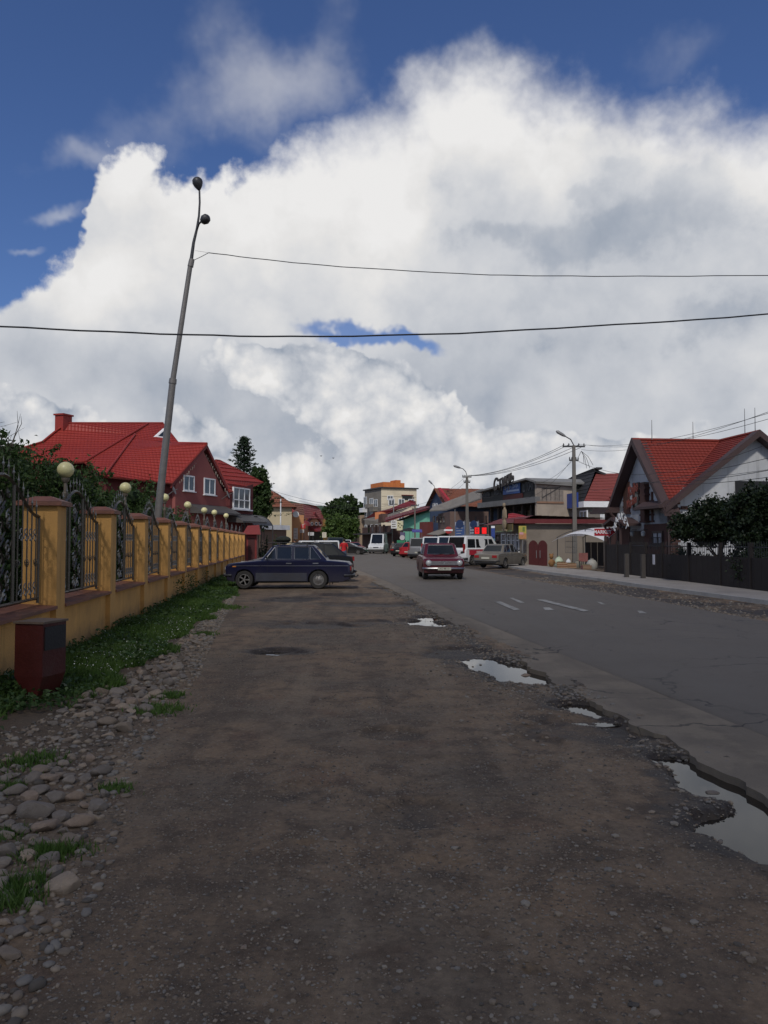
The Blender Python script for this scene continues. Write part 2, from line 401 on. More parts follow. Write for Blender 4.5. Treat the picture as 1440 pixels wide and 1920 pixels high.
# shared materials
white_trim = pm('white_trim', (.72, .73, .74), .45, .08); glass = glassmat('window_glass'); carglass = glassmat('car_glass', (.01, .012, .013), .04)
pale_glass = glassmat('pale_glass', (.10, .11, .12), .08)
chrome = pm('chrome', (.38, .38, .38), .3, .1, metal=.9, bump=0); tyre = pm('tyre_rubber', (.028, .026, .024), .85, .2, 6, grime=.5)
steel = pm('dark_steel', (.06, .06, .062), .5, .2, metal=.5); galv = pm('galvanised', (.22, .22, .22), .55, .2, 2, metal=.3, grime=.3)
black = pm('black_plastic', (.015, .015, .016), .5, .15); concrete = pm('concrete', (.30, .29, .27), .85, .2, 1.5, .3, 30, grime=.3)
iron = pm('wrought_iron', (.075, .068, .058), .42, .25, 9, metal=.45, spec=.6); silver_tip = pm('silvered_tip', (.24, .235, .215), .38, .2, metal=.6)
brownmetal = pm('brown_metal', (.055, .035, .03), .5, .2); darkwood = pm('dark_wood', (.05, .032, .024), .7, .25, 3)
cableM = pm('cable_black', (.03, .03, .032), .6, .1, bump=0)

# ------------------------------------------------------------------ ground
_rng = np.random.RandomState(3)
_T = _rng.rand(256, 256)
def vnoise(x, y):
    xi = np.floor(x).astype(int); yi = np.floor(y).astype(int); fx = x - xi; fy = y - yi
    fx = fx * fx * (3 - 2 * fx); fy = fy * fy * (3 - 2 * fy); g = lambda i, j: _T[(xi + i) & 255, (yi + j) & 255]
    return (g(0, 0) * (1 - fx) + g(1, 0) * fx) * (1 - fy) + (g(0, 1) * (1 - fx) + g(1, 1) * fx) * fy
def fbm(x, y, s, o=4, k=.5):
    a = 1.; t = 0.; n = 0.
    for i in range(o): t = t + a * vnoise(x * s + 17.3 * i, y * s + 5.1 * i); n += a; a *= k; s *= 2.03
    return t / n
ROAD_L = [(-6, 4.5), (6.17, 3.05), (10, 2.55), (16.8, 1.62), (28.4, .35), (45, -1.7), (70, -4.2), (98, -6.3), (160, -11), (300, -26)]
OLD_L = [(-6, 3.2), (4.64, 2.3), (5.7, 2.26), (6.7, 2.12), (8.36, 1.92), (10.3, 1.8), (12.5, 1.5), (14.6, 1.31), (18, .98), (21.6, .7), (28.4, -.25), (45, -2.1), (70, -4.7), (98, -6.8), (160, -11.5), (300, -26.5)]
ROAD_R = [(-6, 8.6), (14.8, 7.35), (19.7, 7.1), (25.3, 6.5), (30.4, 5.9), (40, 5.2), (57, 3.3), (80, 1.8), (98, 1.2), (160, -4), (300, -19)]
WALK_O = [(-6, 11.5), (14, 10.1), (19.7, 9.6), (26.4, 8.9), (30.8, 8.7), (38.7, 8.0), (50, 7.4), (60, 6.6)]
WALK_I = [(-6, 12.6), (20, 11.45), (31, 11.1), (40, 10.6), (50, 9.3), (60, 8.0)]
def lane(tab, y): return np.interp(y, [a[0] for a in tab], [a[1] for a in tab])
FX = lambda y: -2.93 - .117 * y            # line of the fence's street face

# puddles and holes: (px, py, half-width m, half-length m, depth, turn)
HOLES = [(955, 1252, .52, .95, .085, 20), (1000, 1270, .32, .5, .07, 35), (1100, 1325, .26, .42, .07, 30), (1305, 1432, .18, .30, .07, 40), (1400, 1482, .30, .50, .10, 35), (1500, 1580, .42, .66, .11, 20), (1460, 1530, .2, .3, .05, 0),
         (813, 1168, .42, .75, .075, 10), (806, 1157, .3, .6, .06, 0), (515, 1222, .42, .34, .058, 0), (715, 1102, .5, .5, .06, 0), (640, 1114, .8, .7, .05, 0), (545, 1123, .9, .9, .052, 0), (700, 1132, 1.4, .7, .045, 0),
         (590, 1172, 1.1, .6, .05, 0), (735, 1166, 1.0, .6, .045, 0), (860, 1225, .6, .6, .05, 0), (1010, 1392, .22, .3, .035, 0), (740, 1372, .3, .2, .03, 0), (800, 1520, .28, .22, .035, 0), (575, 1480, .25, .25, .03, 0),
         (815, 1625, .16, .12, .022, 0), (995, 1822, .045, .035, .03, 0), (940, 1783, .022, .018, .02, 0), (905, 1758, .025, .014, .018, 0), (575, 1585, .05, .03, .02, 0), (760, 1450, .8, .4, .02, 0), (1120, 1360, .5, .5, .04, 20)]
WATER_Z = -.048
def ground_h(x, y):
    "height of the rough ground and how wet it is"
    h = (fbm(x, y, .35, 3) - .5) * .05 + (fbm(x, y, 2.2, 4) - .5) * .022 + (fbm(x + 9, y, 13, 3) - .5) * .010
    wet = np.zeros_like(x)
    wob = (fbm(x, y + 40, 1.7, 4) - .5); wob2 = (fbm(x + 70, y, 6.5, 4, .6) - .5)
    for px, py, a, b, d, rot in HOLES:
        c = G(px, py); cr, sr = math.cos(R(rot)), math.sin(R(rot)); dx = x - c.x; dy = y - c.y
        u = (dx * cr + dy * sr) / a; v = (-dx * sr + dy * cr) / b
        q = np.sqrt(u * u + v * v) + wob * .9 + wob2 * .55
        s = np.clip((1.15 - q) / .5, 0, 1); s = s * s * (3 - 2 * s)
        h = h - d * s; wet = np.maximum(wet, np.clip((1.9 - q) / 1.1, 0, 1) * min(1, d / .075))
    # the long wet edge where the old asphalt breaks off
    e = lane(OLD_L, y) - x + wob * .5 + wob2 * .25
    brk = np.exp(-((e - .12) / .16) ** 2) * (y > 3) * (y < 30); h = h - .014 * brk * (.6 + wob2 * 2.2); wet = np.maximum(wet, brk * .8)
    fade = np.clip((170 - y) / 60, 0, 1) * np.clip((60 - np.abs(x)) / 20, 0, 1); h = h * fade
    # dirt strip on the far side lies lower than the road
    r = lane(ROAD_R, y); w = np.clip((x - r) / .5, 0, 1) * np.clip((lane(WALK_O, y) - x) / .3, 0, 1) * (y < 60); h = h - w * .04
    wet = np.maximum(wet, w * (.35 + .6 * np.clip((fbm(x, y, .9, 4) - .36) * 4, 0, 1)))
    # bank of earth and grass rising towards the fence
    g = np.clip((FX(y) + 1.3 - x) / 1.3, 0, 1) * (y < 50) * (x > FX(y) - 1); h = h + g * .07
    under = (x > lane(OLD_L, y) + .25) & (x < r - .1); h = np.where(under, np.minimum(h, -.03) , h)
    return h, wet
def axis(segs):
    out = []
    for a, b, st in segs: out += list(np.arange(a, b, st))
    return np.array(out + [segs[-1][1]])
def make_ground():
    xs = axis([(-3000, -200, 400), (-200, -40, 20), (-40, -9, 1.5), (-9, -4.5, .09), (-4.5, 5, .032), (5, 12, .1), (12, 40, 2), (40, 200, 20), (200, 3000, 400)])
    ys = axis([(-600, -40, 80), (-40, 0, 4), (0, 1.5, .25), (1.5, 12, .032), (12, 22, .055), (22, 45, .14), (45, 120, 1.5), (120, 400, 20), (400, 4000, 400)])
    X, Y = np.meshgrid(xs, ys); H, W = ground_h(X, Y); ny, nx = X.shape
    co = np.stack([X, Y, H], -1).reshape(-1, 3)
    i = np.arange(ny * nx).reshape(ny, nx); q = np.stack([i[:-1, :-1], i[:-1, 1:], i[1:, 1:], i[1:, :-1]], -1).reshape(-1, 4)
    me = bpy.data.meshes.new('ground'); me.vertices.add(len(co)); me.vertices.foreach_set('co', co.ravel().astype(np.float32))
    me.loops.add(q.size); me.loops.foreach_set('vertex_index', q.ravel().astype(np.int32))
    me.polygons.add(len(q)); me.polygons.foreach_set('loop_start', np.arange(0, q.size, 4).astype(np.int32)); me.polygons.foreach_set('loop_total', np.full(len(q), 4, np.int32))
    me.polygons.foreach_set('use_smooth', np.ones(len(q), bool))
    me.update(calc_edges=True)
    a = me.attributes.new('wet', 'FLOAT', 'POINT'); a.data.foreach_set('value', W.ravel().astype(np.float32))
    earth = np.clip((FX(Y) + 1.75 + (fbm(X, Y, .8, 3) - .5) * 1.2 - X) / .5, 0, 1).ravel()
    a = me.attributes.new('earth', 'FLOAT', 'POINT'); a.data.foreach_set('value', earth.astype(np.float32))
    m = bpy.data.materials.new('gravelly_earth'); m.use_nodes = True; t = NT(m.node_tree); b = t.n['Principled BSDF']
    tc = t.new('ShaderNodeTexCoord'); O = tc.outputs['Object']
    at = t.new('ShaderNodeAttribute', attribute_name='wet'); wet = at.outputs['Fac']
    ea = t.new('ShaderNodeAttribute', attribute_name='earth').outputs['Fac']
    big = t.noise(O, .55, 6, .6); mid = t.noise(O, 3.2, 6, .65, .3); grit = t.noise(O, 26, 6, .78)
    c = t.mix(t.mr(big, .38, .62), (.165, .122, .085), (.110, .092, .074))
    c = t.mix(t.mr(mid, .42, .66), c, (.074, .056, .042))
    c = t.mix(t.mr(t.noise(O, 1.3, 5, .6), .55, .7, 0, .5), c, (.105, .062, .045))
    st = t.new('ShaderNodeMapping'); t.put(st.inputs['Vector'], O); st.inputs['Scale'].default_value = (1.5, .16, 1); st.inputs['Rotation'].default_value = (0, 0, R(-7))
    rut = t.noise(st.outputs[0], 1., 5, .6, .3); c = t.mix(t.mr(rut, .50, .64, 0, .6), c, (.058, .046, .037)); c = t.mix(t.mr(rut, .36, .46, .45, 0), c, (.19, .155, .118))
    vo = t.new('ShaderNodeTexVoronoi', feature='F1'); t.put(vo.inputs['Vector'], O); vo.inputs['Scale'].default_value = 30; vo.inputs['Randomness'].default_value = 1
    peb = t.mr(vo.outputs['Distance'], .18, .42, 1, 0)
    sel = t.mr(vo.outputs['Color'], .55, .75)
    dens = t.mr(t.noise(O, .9, 4, .6), .36, .62)
    pc = t.mix(vo.outputs['Color'], (.10, .09, .085), (.24, .21, .18))
    c = t.mix(t.m('MULTIPLY', t.m('MULTIPLY', peb, sel), t.m('MULTIPLY_ADD', dens, .6, .25)), c, pc)
    vo2 = t.new('ShaderNodeTexVoronoi', feature='F1'); t.put(vo2.inputs['Vector'], O); vo2.inputs['Scale'].default_value = 130
    c = t.mix(t.m('MULTIPLY', t.mr(vo2.outputs['Distance'], .15, .5, 1, 0), .35), c, t.mix(vo2.outputs['Color'], (.045, .04, .036), (.20, .18, .155)))
    c = t.vm('MULTIPLY', c, t.vm('ADD', (.1, .1, .1), t.vm('SCALE', (1, 1, 1), sc=t.m('MULTIPLY', grit, 1.8))))
    c = t.mix(t.m('MULTIPLY', ea, .6), c, (.055, .042, .03))
    wm = t.mr(t.m('ADD', wet, t.m('MULTIPLY', t.m('SUBTRACT', mid, .5), .7)), .25, .75)
    c = t.mix(t.m('MULTIPLY', wm, .85), c, (.018, .015, .013))
    c = t.vm('MULTIPLY', c, (1.18, 1.08, .94)); t.put(b.inputs['Base Color'], c)
    t.put(b.inputs['Roughness'], t.mr(wm, 0, 1, .9, .6)); b.inputs['Specular IOR Level'].default_value = .35
    hh = t.m('ADD', t.m('MULTIPLY', t.m('MULTIPLY', peb, sel), .7), t.m('ADD', t.m('MULTIPLY', grit, .6), t.m('MULTIPLY', mid, .5)))
    bp = t.new('ShaderNodeBump'); bp.inputs['Strength'].default_value = .9; bp.inputs['Distance'].default_value = .025
    t.put(bp.inputs['Height'], hh); t.put(b.inputs['Normal'], bp.outputs[0])
    me.materials.append(m)
    link(me, 'ground', kind='structure')
make_ground()

def asphalt(name, c1, c2, rough, patch, sand=0.):
    m = bpy.data.materials.new(name); m.use_nodes = True; t = NT(m.node_tree); b = t.n['Principled BSDF']
    tc = t.new('ShaderNodeTexCoord'); O = tc.outputs['Object']
    st = t.new('ShaderNodeMapping'); t.put(st.inputs['Vector'], O); st.inputs['Scale'].default_value = (1.3, .12, 1); st.inputs['Rotation'].default_value = (0, 0, R(-7))
    long_ = t.noise(st.outputs[0], 1.0, 5, .6); big = t.noise(O, .5, 5, .6); grit = t.noise(O, 90, 3, .7); mid = t.noise(O, 6, 5, .65)
    c = t.mix(t.mr(t.m('ADD', t.m('MULTIPLY', long_, .6), t.m('MULTIPLY', big, .4)), .35, .65), c1, c2)
    c = t.mix(t.mr(mid, .55, .75, 0, patch), c, tuple(v * .55 for v in c1))
    vo = t.new('ShaderNodeTexVoronoi', feature='DISTANCE_TO_EDGE'); t.put(vo.inputs['Vector'], t.vm('ADD', O, t.vm('SCALE', t.noise(O, 1.4, 4, .6, out=1), sc=.9))); vo.inputs['Scale'].default_value = .55
    if sand: c = t.mix(t.mr(t.noise(O, 1.1, 7, .68), .46, .6, 0, sand), c, (.185, .150, .108))
    crack = t.mr(vo.outputs['Distance'], .004, .014, 1, 0)
    c = t.mix(t.m('MULTIPLY', crack, t.mr(big, .45, .6, 0, .8)), c, (.018, .017, .016))
    c = t.vm('MULTIPLY', c, t.vm('ADD', (.7, .7, .7), t.vm('SCALE', (1, 1, 1), sc=t.m('MULTIPLY', grit, .6))))
    t.put(b.inputs['Base Color'], c); t.put(b.inputs['Roughness'], t.mr(long_, .3, .7, rough - .07, rough + .07)); b.inputs['Specular IOR Level'].default_value = .35
    bp = t.new('ShaderNodeBump'); bp.inputs['Strength'].default_value = .5; bp.inputs['Distance'].default_value = .006
    t.put(bp.inputs['Height'], t.m('ADD', grit, t.m('MULTIPLY', mid, .8))); t.put(b.inputs['Normal'], bp.outputs[0])
    return m
def strip(name, left, right, ys, z, mat, rag=.0, ragr=0., sc=2., edge=.12, lift=.0, ledge=.12):
    "a road sheet with a broken edge that turns down into the ground"
    ys = np.asarray(ys, float); l = lane(left, ys); r = lane(right, ys)
    l = l + (fbm(ys * 0 + 3.3, ys, sc, 5, .62) - .5) * rag * 2; r = r + (fbm(ys * 0 + 8.3, ys, sc, 5, .62) - .5) * ragr * 2
    fr = [0, .008, .1, .35, .65, .9, .996, 1]; m = MB(); n = len(ys); v = []
    for i in range(n):
        for k, f in enumerate(fr):
            x = l[i] + (r[i] - l[i]) * f; zz = z + lift * (1 - (2 * f - 1) ** 2)
            if k == 7: zz = z - edge
            if k == 0: zz = z - ledge
            v.append((x, ys[i], zz))
    k = len(fr); m.add(v, [(i * k + j, i * k + j + 1, (i + 1) * k + j + 1, (i + 1) * k + j) for i in range(n - 1) for j in range(k - 1)])
    return m.build(name, mat, kind='structure', smooth=30)
ysr = np.concatenate([np.arange(-6, 30, .08), np.arange(30, 60, .3), np.arange(60, 301, 4)])
ROAD_MAT = asphalt('asphalt_smooth', (.094, .079, .062), (.122, .104, .084), .7, .35)
strip('old_asphalt', OLD_L, ROAD_L, ysr, .004, asphalt('asphalt_worn', (.165, .134, .098), (.112, .092, .069), .8, .6, .75), .17, .0, 2.6)
for o in [strip('road', ROAD_L, ROAD_R, ysr, .022, ROAD_MAT, .05, .10, .8, lift=.05, ledge=.021)]: pass
ysw = np.arange(-6, 60.1, .5)
strip('pavement', WALK_O, WALK_I, ysw, .085, pm('pavement_concrete', (.27, .245, .22), .85, .2, 1.2, .3, 60, grime=.3), .02, 0, .6, edge=.2)
def kerb_line():
    m = MB(); v = []
    for y in ysw:
        x = float(lane(WALK_O, y)); v += [(x - .14, y, -.1), (x - .13, y, .10), (x - .01, y, .10), (x - .004, y, -.1)]
    n = len(ysw); m.add(v, [(i * 4 + j, i * 4 + j + 1, (i + 1) * 4 + j + 1, (i + 1) * 4 + j) for i in range(n - 1) for j in range(3)])
    m.build('kerb', concrete, kind='structure')
kerb_line()
# worn white dashes on the road
paint = pm('worn_road_paint', (.27, .26, .235), .7, .6, 4, .1, 60, grime=.95, fine=.6)
def dash(pts):
    m = MB(); v = []
    for px, py in pts:
        g = G(px, py, .072); x = g.x; l, r = float(lane(ROAD_L, g.y)), float(lane(ROAD_R, g.y)); f = (x - l) / (r - l)
        v.append((x, g.y, .022 + .05 * (1 - (2 * f - 1) ** 2) + .006))
    m.add(v, [tuple(range(len(v)))]).build('road_marking', paint, kind='structure')
dash([(1006, 1125), (1018, 1124), (1104, 1145), (1094, 1147)]); dash([(955, 1121), (962, 1121), (984, 1130), (976, 1131)])
dash([(925, 1127), (938, 1127), (975, 1142), (964, 1143)]); dash([(1018, 1139), (1030, 1139), (1040, 1144), (1022, 1144)])
dash([(1195, 1145), (1203, 1145), (1214, 1150), (1199, 1150)]); dash([(1118, 1128), (1124, 1128), (1136, 1133), (1128, 1133)])
# water standing in the holes
def water():
    m = bpy.data.materials.new('puddle_water'); m.use_nodes = True; t = NT(m.node_tree); b = t.n['Principled BSDF']
    b.inputs['Base Color'].default_value = (.022, .018, .014, 1); b.inputs['Roughness'].default_value = .015; b.inputs['Specular IOR Level'].default_value = .5; b.inputs['IOR'].default_value = 1.33
    tc = t.new('ShaderNodeTexCoord'); bp = t.new('ShaderNodeBump'); bp.inputs['Strength'].default_value = .03; bp.inputs['Distance'].default_value = .01
    t.put(bp.inputs['Height'], t.noise(tc.outputs['Object'], 5, 2, .5)); t.put(b.inputs['Normal'], bp.outputs[0])
    for px, py, a, b_ in [(975, 1260, 1.0, 1.7), (1100, 1325, .45, .6), (1430, 1525, 1.2, 1.4), (810, 1165, .8, 1.6), (515, 1222, .8, .8), (715, 1102, .7, 1.0)]:
        c = G(px, py)
        MB().add([(c.x + a * math.cos(q / 12 * math.tau), c.y + b_ * math.sin(q / 12 * math.tau), WATER_Z) for q in range(12)], [tuple(range(12))]).build('puddle', m, kind='structure')
water()

# ------------------------------------------------------------------ the yellow fence
FA = math.atan2(1, -.117)                         # heading of the fence line
plaster = pm('ochre_plaster', (.55, .30, .092), .85, .2, 1.4, .25, 50, grime=.2, splash=.45)
cappaint = pm('brown_red_coping', (.20, .082, .052), .6, .25, 3, .2, 40, grime=.45)
def fence_pt(y, off=0.): return Vector((FX(y) + off, y, 0))
S0, STEP = 9.6, 2.83
def build_fence():
    root = thing('garden_fence', 'long ochre wall with square pillars, brown coping and arched wrought iron panels', 'fence', (FX(0), 0, 0), FA - R(90))
    # local: +Y along the fence away from the camera, +X towards the street
    k = 1 / math.sin(FA); step = STEP * k
    pil = MB().box(-.42, 0, 0, .36, -.1, 2.0).mesh('pillar', plaster)
    cap = MB(); cap.hexa([(-.48, -.06, 2.0), (.06, -.06, 2.0), (.06, .42, 2.0), (-.48, .42, 2.0)], [(-.48, -.06, 2.05), (.06, -.06, 2.05), (.06, .42, 2.05), (-.48, .42, 2.05)])
    cap.hexa([(-.48, -.06, 2.052), (.06, -.06, 2.052), (.06, .42, 2.052), (-.48, .42, 2.052)], [(-.3, .1, 2.12), (-.12, .1, 2.12), (-.12, .26, 2.12), (-.3, .26, 2.12)])
    cap = cap.mesh('pillar_cap', cappaint)
    L = step - .36
    wall = MB().box(-.34, -.07, .362, step - .002, -.1, .72).mesh('low_wall', plaster)
    cop = MB().hexa([(-.42, .362, .722), (.02, .362, .722), (.02, step - .002, .722), (-.42, step - .002, .722)], [(-.42, .362, .79), (.02, .362, .76), (.02, step - .002, .76), (-.42, step - .002, .79)]).mesh('coping', cappaint)
    # iron panel lies in the middle of the wall
    X = -.21; a, b = .40, step - .04; z0 = .86
    def top(y):
        f = (y - a) / (b - a); q = abs(2 * f - 1); return 1.86 + .42 * (.5 + .5 * math.cos(math.pi * min(1, q * 1.02))) ** 1.0
    fr = MB()
    fr.tube([(X, a, z0 - .06), (X, a, top(a))], .018, 4); fr.tube([(X, b, z0 - .06), (X, b, top(b))], .018, 4)
    fr.tube([(X, a, z0), (X, b, z0)], .018, 4)
    fr.tube([(X, a + (b - a) * i / 16, top(a + (b - a) * i / 16)) for i in range(17)], .024, 4)
    N = 15; ys = [a + (b - a) * (i + .6) / (N + .2) for i in range(N)]
    cl = a + (b - a) * .36; ch = a + (b - a) * .64
    for y in (cl, ch): fr.tube([(X, y, z0), (X, y, top(y))], .02, 4)
    frame = fr.mesh('panel_frame', iron)
    bars = []
    for y in ys:
        if cl - .02 < y < ch + .02:       # in the middle only the finial above the arch
            m = MB(); m.tube([(X, y, top(y)), (X, y, top(y) + .10)], .007, 4)
        else:
            m = MB(); m.tube([(X, y, z0), (X, y, top(y) + .10)], .009, 4)
        zt = top(y)
        m.add([(X + .016 * c, y + .016 * s_, zt + .12) for c, s_ in ((1, 0), (0, 1), (-1, 0), (0, -1))] + [(X, y, zt + .08), (X, y, zt + .16)], [(0, 1, 4), (1, 2, 4), (2, 3, 4), (3, 0, 4), (1, 0, 5), (2, 1, 5), (3, 2, 5), (0, 3, 5)], 1)
        m.tube([(X, y, zt + .15), (X, y, zt + .21)], [.006, .001], 4, 1)
        bars.append(m.mesh('bar', [iron, silver_tip]))
    sc = MB()
    def spiral(cy, cz, r, s_=1, turns=1.25, ph=0., w=.010, mi=0):
        sc.tube([(X + .01, cy + s_ * r * (1 - t_ * .8) * math.cos(ph + t_ * turns * math.tau), cz + r * (1 - t_ * .8) * math.sin(ph + t_ * turns * math.tau)) for t_ in [i / 9 for i in range(10)]], w, 4, mi)
    side = [y for y in ys if not (cl - .02 < y < ch + .02)]
    for y0_, y1_ in zip(side[:-1], side[1:]):
        if y1_ - y0_ > .25: continue
        mid = (y0_ + y1_) / 2; w = (y1_ - y0_) / 2
        for zc in (1.62, .98):             # rows of paired loops between the bars
            spiral(mid, zc + .035, w * .8, 1, .9, 0, .007, 1); spiral(mid, zc - .035, w * .8, -1, .9, 0, .007, 1)
    for y in side[1::2]:                   # basket twists half way up
        for q in range(4):
            sc.tube([(X + .028 * math.sin(math.pi * i / 5) * math.cos(q * 1.57 + i * .5), y + .034 * math.sin(math.pi * i / 5) * math.sin(q * 1.57 + i * .5), 1.25 + .1 * i / 5) for i in range(6)], .005, 3, 0)
    cy = (cl + ch) / 2; w = (ch - cl) / 2
    for i in range(7):                     # vine of scrolls in the middle field
        z = z0 + .12 + i * .17; s_ = 1 if i % 2 else -1
        spiral(cy + s_ * w * .42, z, .085, s_, 1.3, .6, .010, 1); spiral(cy - s_ * w * .45, z + .08, .06, -s_, 1.2, 2.2, .009, 0)
        sc.tube([(X, cy + s_ * w * .1, z - .09), (X, cy - s_ * w * .25, z), (X, cy + s_ * w * .15, z + .1)], .011, 4, 0)
        for g in range(3):                 # little leaves
            aa = random.uniform(0, 6.28); yy = cy + s_ * w * .4 + .07 * math.cos(aa); zz = z + .07 * math.sin(aa)
            sc.add([(X + .02, yy - .02, zz), (X + .03, yy, zz + .045), (X + .02, yy + .02, zz), (X + .012, yy, zz - .03)], [(0, 1, 2, 3)], 1)
    spiral(cy - .07, z0 + .1, .07, -1, 1.2, 1.57, .011, 1); spiral(cy + .07, z0 + .1, .07, 1, 1.2, 1.57, .011, 1)
    scroll = sc.mesh('scrollwork', [iron, silver_tip])
    for i in range(-1, 14):
        y = (S0 + STEP * i) * k; T = (0, y, 0)
        p = link(pil, 'pillar', root, loc=T); link(cap, 'pillar_cap', p)
        if i < 13:
            link(wall, 'low_wall', root, loc=T); link(cop, 'coping', root, loc=T)
            f = link(frame, 'iron_panel', root, loc=T)
            for m in bars: link(m, 'bar', f)
            link(scroll, 'scrollwork', f, kind='stuff')
build_fence()

# globe lamps standing in the garden behind the fence
opal = pm('opal_globe', (.66, .60, .30), .35, .06, 3, 0, spec=.5)
lampmetal = pm('lamp_post_paint', (.15, .125, .095), .6, .2, 3, grime=.2)
names = ['nearest and largest of the cream globe lamps, above the first full iron panel', 'second cream globe lamp, just left of the leaning pole foot', 'cream globe lamp just right of the leaning metal pole',
         'cream globe lamp below the left gable window of the red roofed house', 'cream globe lamp in front of the right part of the gable wall', 'cream globe lamp between two others near the wing window', 'farthest and smallest cream globe lamp, by the grey canopy']
for (px, py, r), lab in zip([(123, 881, 15.2), (235, 915, 10.6), (309, 933, 7.6), (352, 947, 6.8), (383, 957, 5.8), (402, 961, 5.3), (424, 967, 4.8)], names):
    d = .125 * FPX / r; c = P(px, py, d)
    t_ = thing('globe_lamp', lab, 'garden lamp', (c.x, c.y, 0), 0, 'cream globe lamps behind the ochre fence')
    z = c.z
    MB().lathe([(.07, 0), (.055, .1), (.036, .14), (.036, z - .42), (.05, z - .40), (.05, z - .36), (.028, z - .34), (.024, z - .17)], 10).build('post', lampmetal, t_, 40)
    MB().lathe([(.03, z - .2), (.06, z - .16), (.062, z - .125), (.03, z - .12)], 12).build('globe_holder', lampmetal, t_, 40)
    MB().ball((0, 0, z), .125, 20, 14).build('globe', opal, t_, 60)

# ------------------------------------------------------------------ foliage
def leaves(n, pos, size, flat=0., seed=0, aspect=.55, out=None):
    "n leaf-sized faces at the points pos(n)->(n,3); flat=1 keeps them horizontal"
    rg = np.random.RandomState(seed); p = pos(rg, n); n = len(p)
    a = rg.normal(size=(n, 3)); a[:, 2] *= (1 - flat); a /= np.linalg.norm(a, axis=1, keepdims=True) + 1e-9
    b = rg.normal(size=(n, 3)); b[:, 2] *= (1 - flat); b -= a * (a * b).sum(1, keepdims=True); b /= np.linalg.norm(b, axis=1, keepdims=True) + 1e-9
    s = size * rg.uniform(.6, 1.35, (n, 1)); c = np.cross(a, b) * s * .18
    v = np.stack([p - a * s * .5, p + b * s * aspect * .5 + c, p + a * s * .5, p - b * s * aspect * .5 + c], 1).reshape(-1, 3)
    return v, np.arange(n * 4).reshape(n, 4)
def quads_mesh(name, v, q, mats, mi=None):
    me = bpy.data.meshes.new(name); me.vertices.add(len(v)); me.vertices.foreach_set('co', np.asarray(v, np.float32).ravel())
    k = q.shape[1]; me.loops.add(q.size); me.loops.foreach_set('vertex_index', q.ravel().astype(np.int32))
    me.polygons.add(len(q)); me.polygons.foreach_set('loop_start', np.arange(0, q.size, k).astype(np.int32)); me.polygons.foreach_set('loop_total', np.full(len(q), k, np.int32))
    for m in (mats if isinstance(mats, (list, tuple)) else [mats]): me.materials.append(m)
    if mi is not None: me.polygons.foreach_set('material_index', mi.astype(np.int32))
    me.update(calc_edges=True); return me
def clumps(cl, spread=.5, lo=.25):
    "positions gathered round many small twigs inside the big lobes cl = [(x, y, z, rx, ry, rz)]"
    def pos(rg, n):
        cl_ = np.array(cl, float); w = cl_[:, 3] * cl_[:, 4] * cl_[:, 5]; k = max(8, n // 26)
        idx = rg.choice(len(cl_), k, p=w / w.sum()); d = rg.normal(size=(k, 3)); d /= np.linalg.norm(d, axis=1, keepdims=True)
        r = rg.uniform(lo, 1, (k, 1)) ** .45; r *= 1 + .16 * rg.normal(size=(k, 1))
        tw = cl_[idx, :3] + d * r * cl_[idx, 3:]
        j = rg.choice(k, n); return tw[j] + rg.normal(size=(n, 3)) * cl_[idx[j], 3:].mean(1, keepdims=True) * spread * .22
    return pos
bark = pm('bark', (.075, .058, .045), .9, .3, 6, .6, 20)
def tree(name, label, cat, base, trunk_h, r, cl, n, leaf, lm, seed=1, limbs=6, aspect=.6, group=None, lean=(0, 0)):
    t_ = thing(name, label, cat, base, 0, group)
    rg = random.Random(seed); m = MB()
    m.tube([(0, 0, -.1), (lean[0] * .3, lean[1] * .3, trunk_h * .5), (lean[0], lean[1], trunk_h)], [r, r * .8, r * .6], 7)
    for c in sorted(cl, key=lambda c: -c[3])[:limbs]:
        q = Vector((lean[0], lean[1], trunk_h * rg.uniform(.75, 1))); e = Vector(c[:3]); mid = (q + e) / 2 + Vector((rg.uniform(-.2, .2), rg.uniform(-.2, .2), .1))
        m.tube([q, mid, e], [r * .55, r * .35, r * .1], 5)
        for _ in range(4):
            e2 = e + Vector([rg.uniform(-.8, .8) * c[3 + i] for i in range(3)]); m.tube([mid, (mid + e2) / 2 + Vector((0, 0, .1)), e2], [r * .25, r * .15, r * .04], 4)
    m.build('trunk', bark, t_)
    v, q = leaves(n, clumps(cl), leaf, 0, seed, aspect); link(quads_mesh('crown', v, q, lm), 'crown', t_)
    return t_

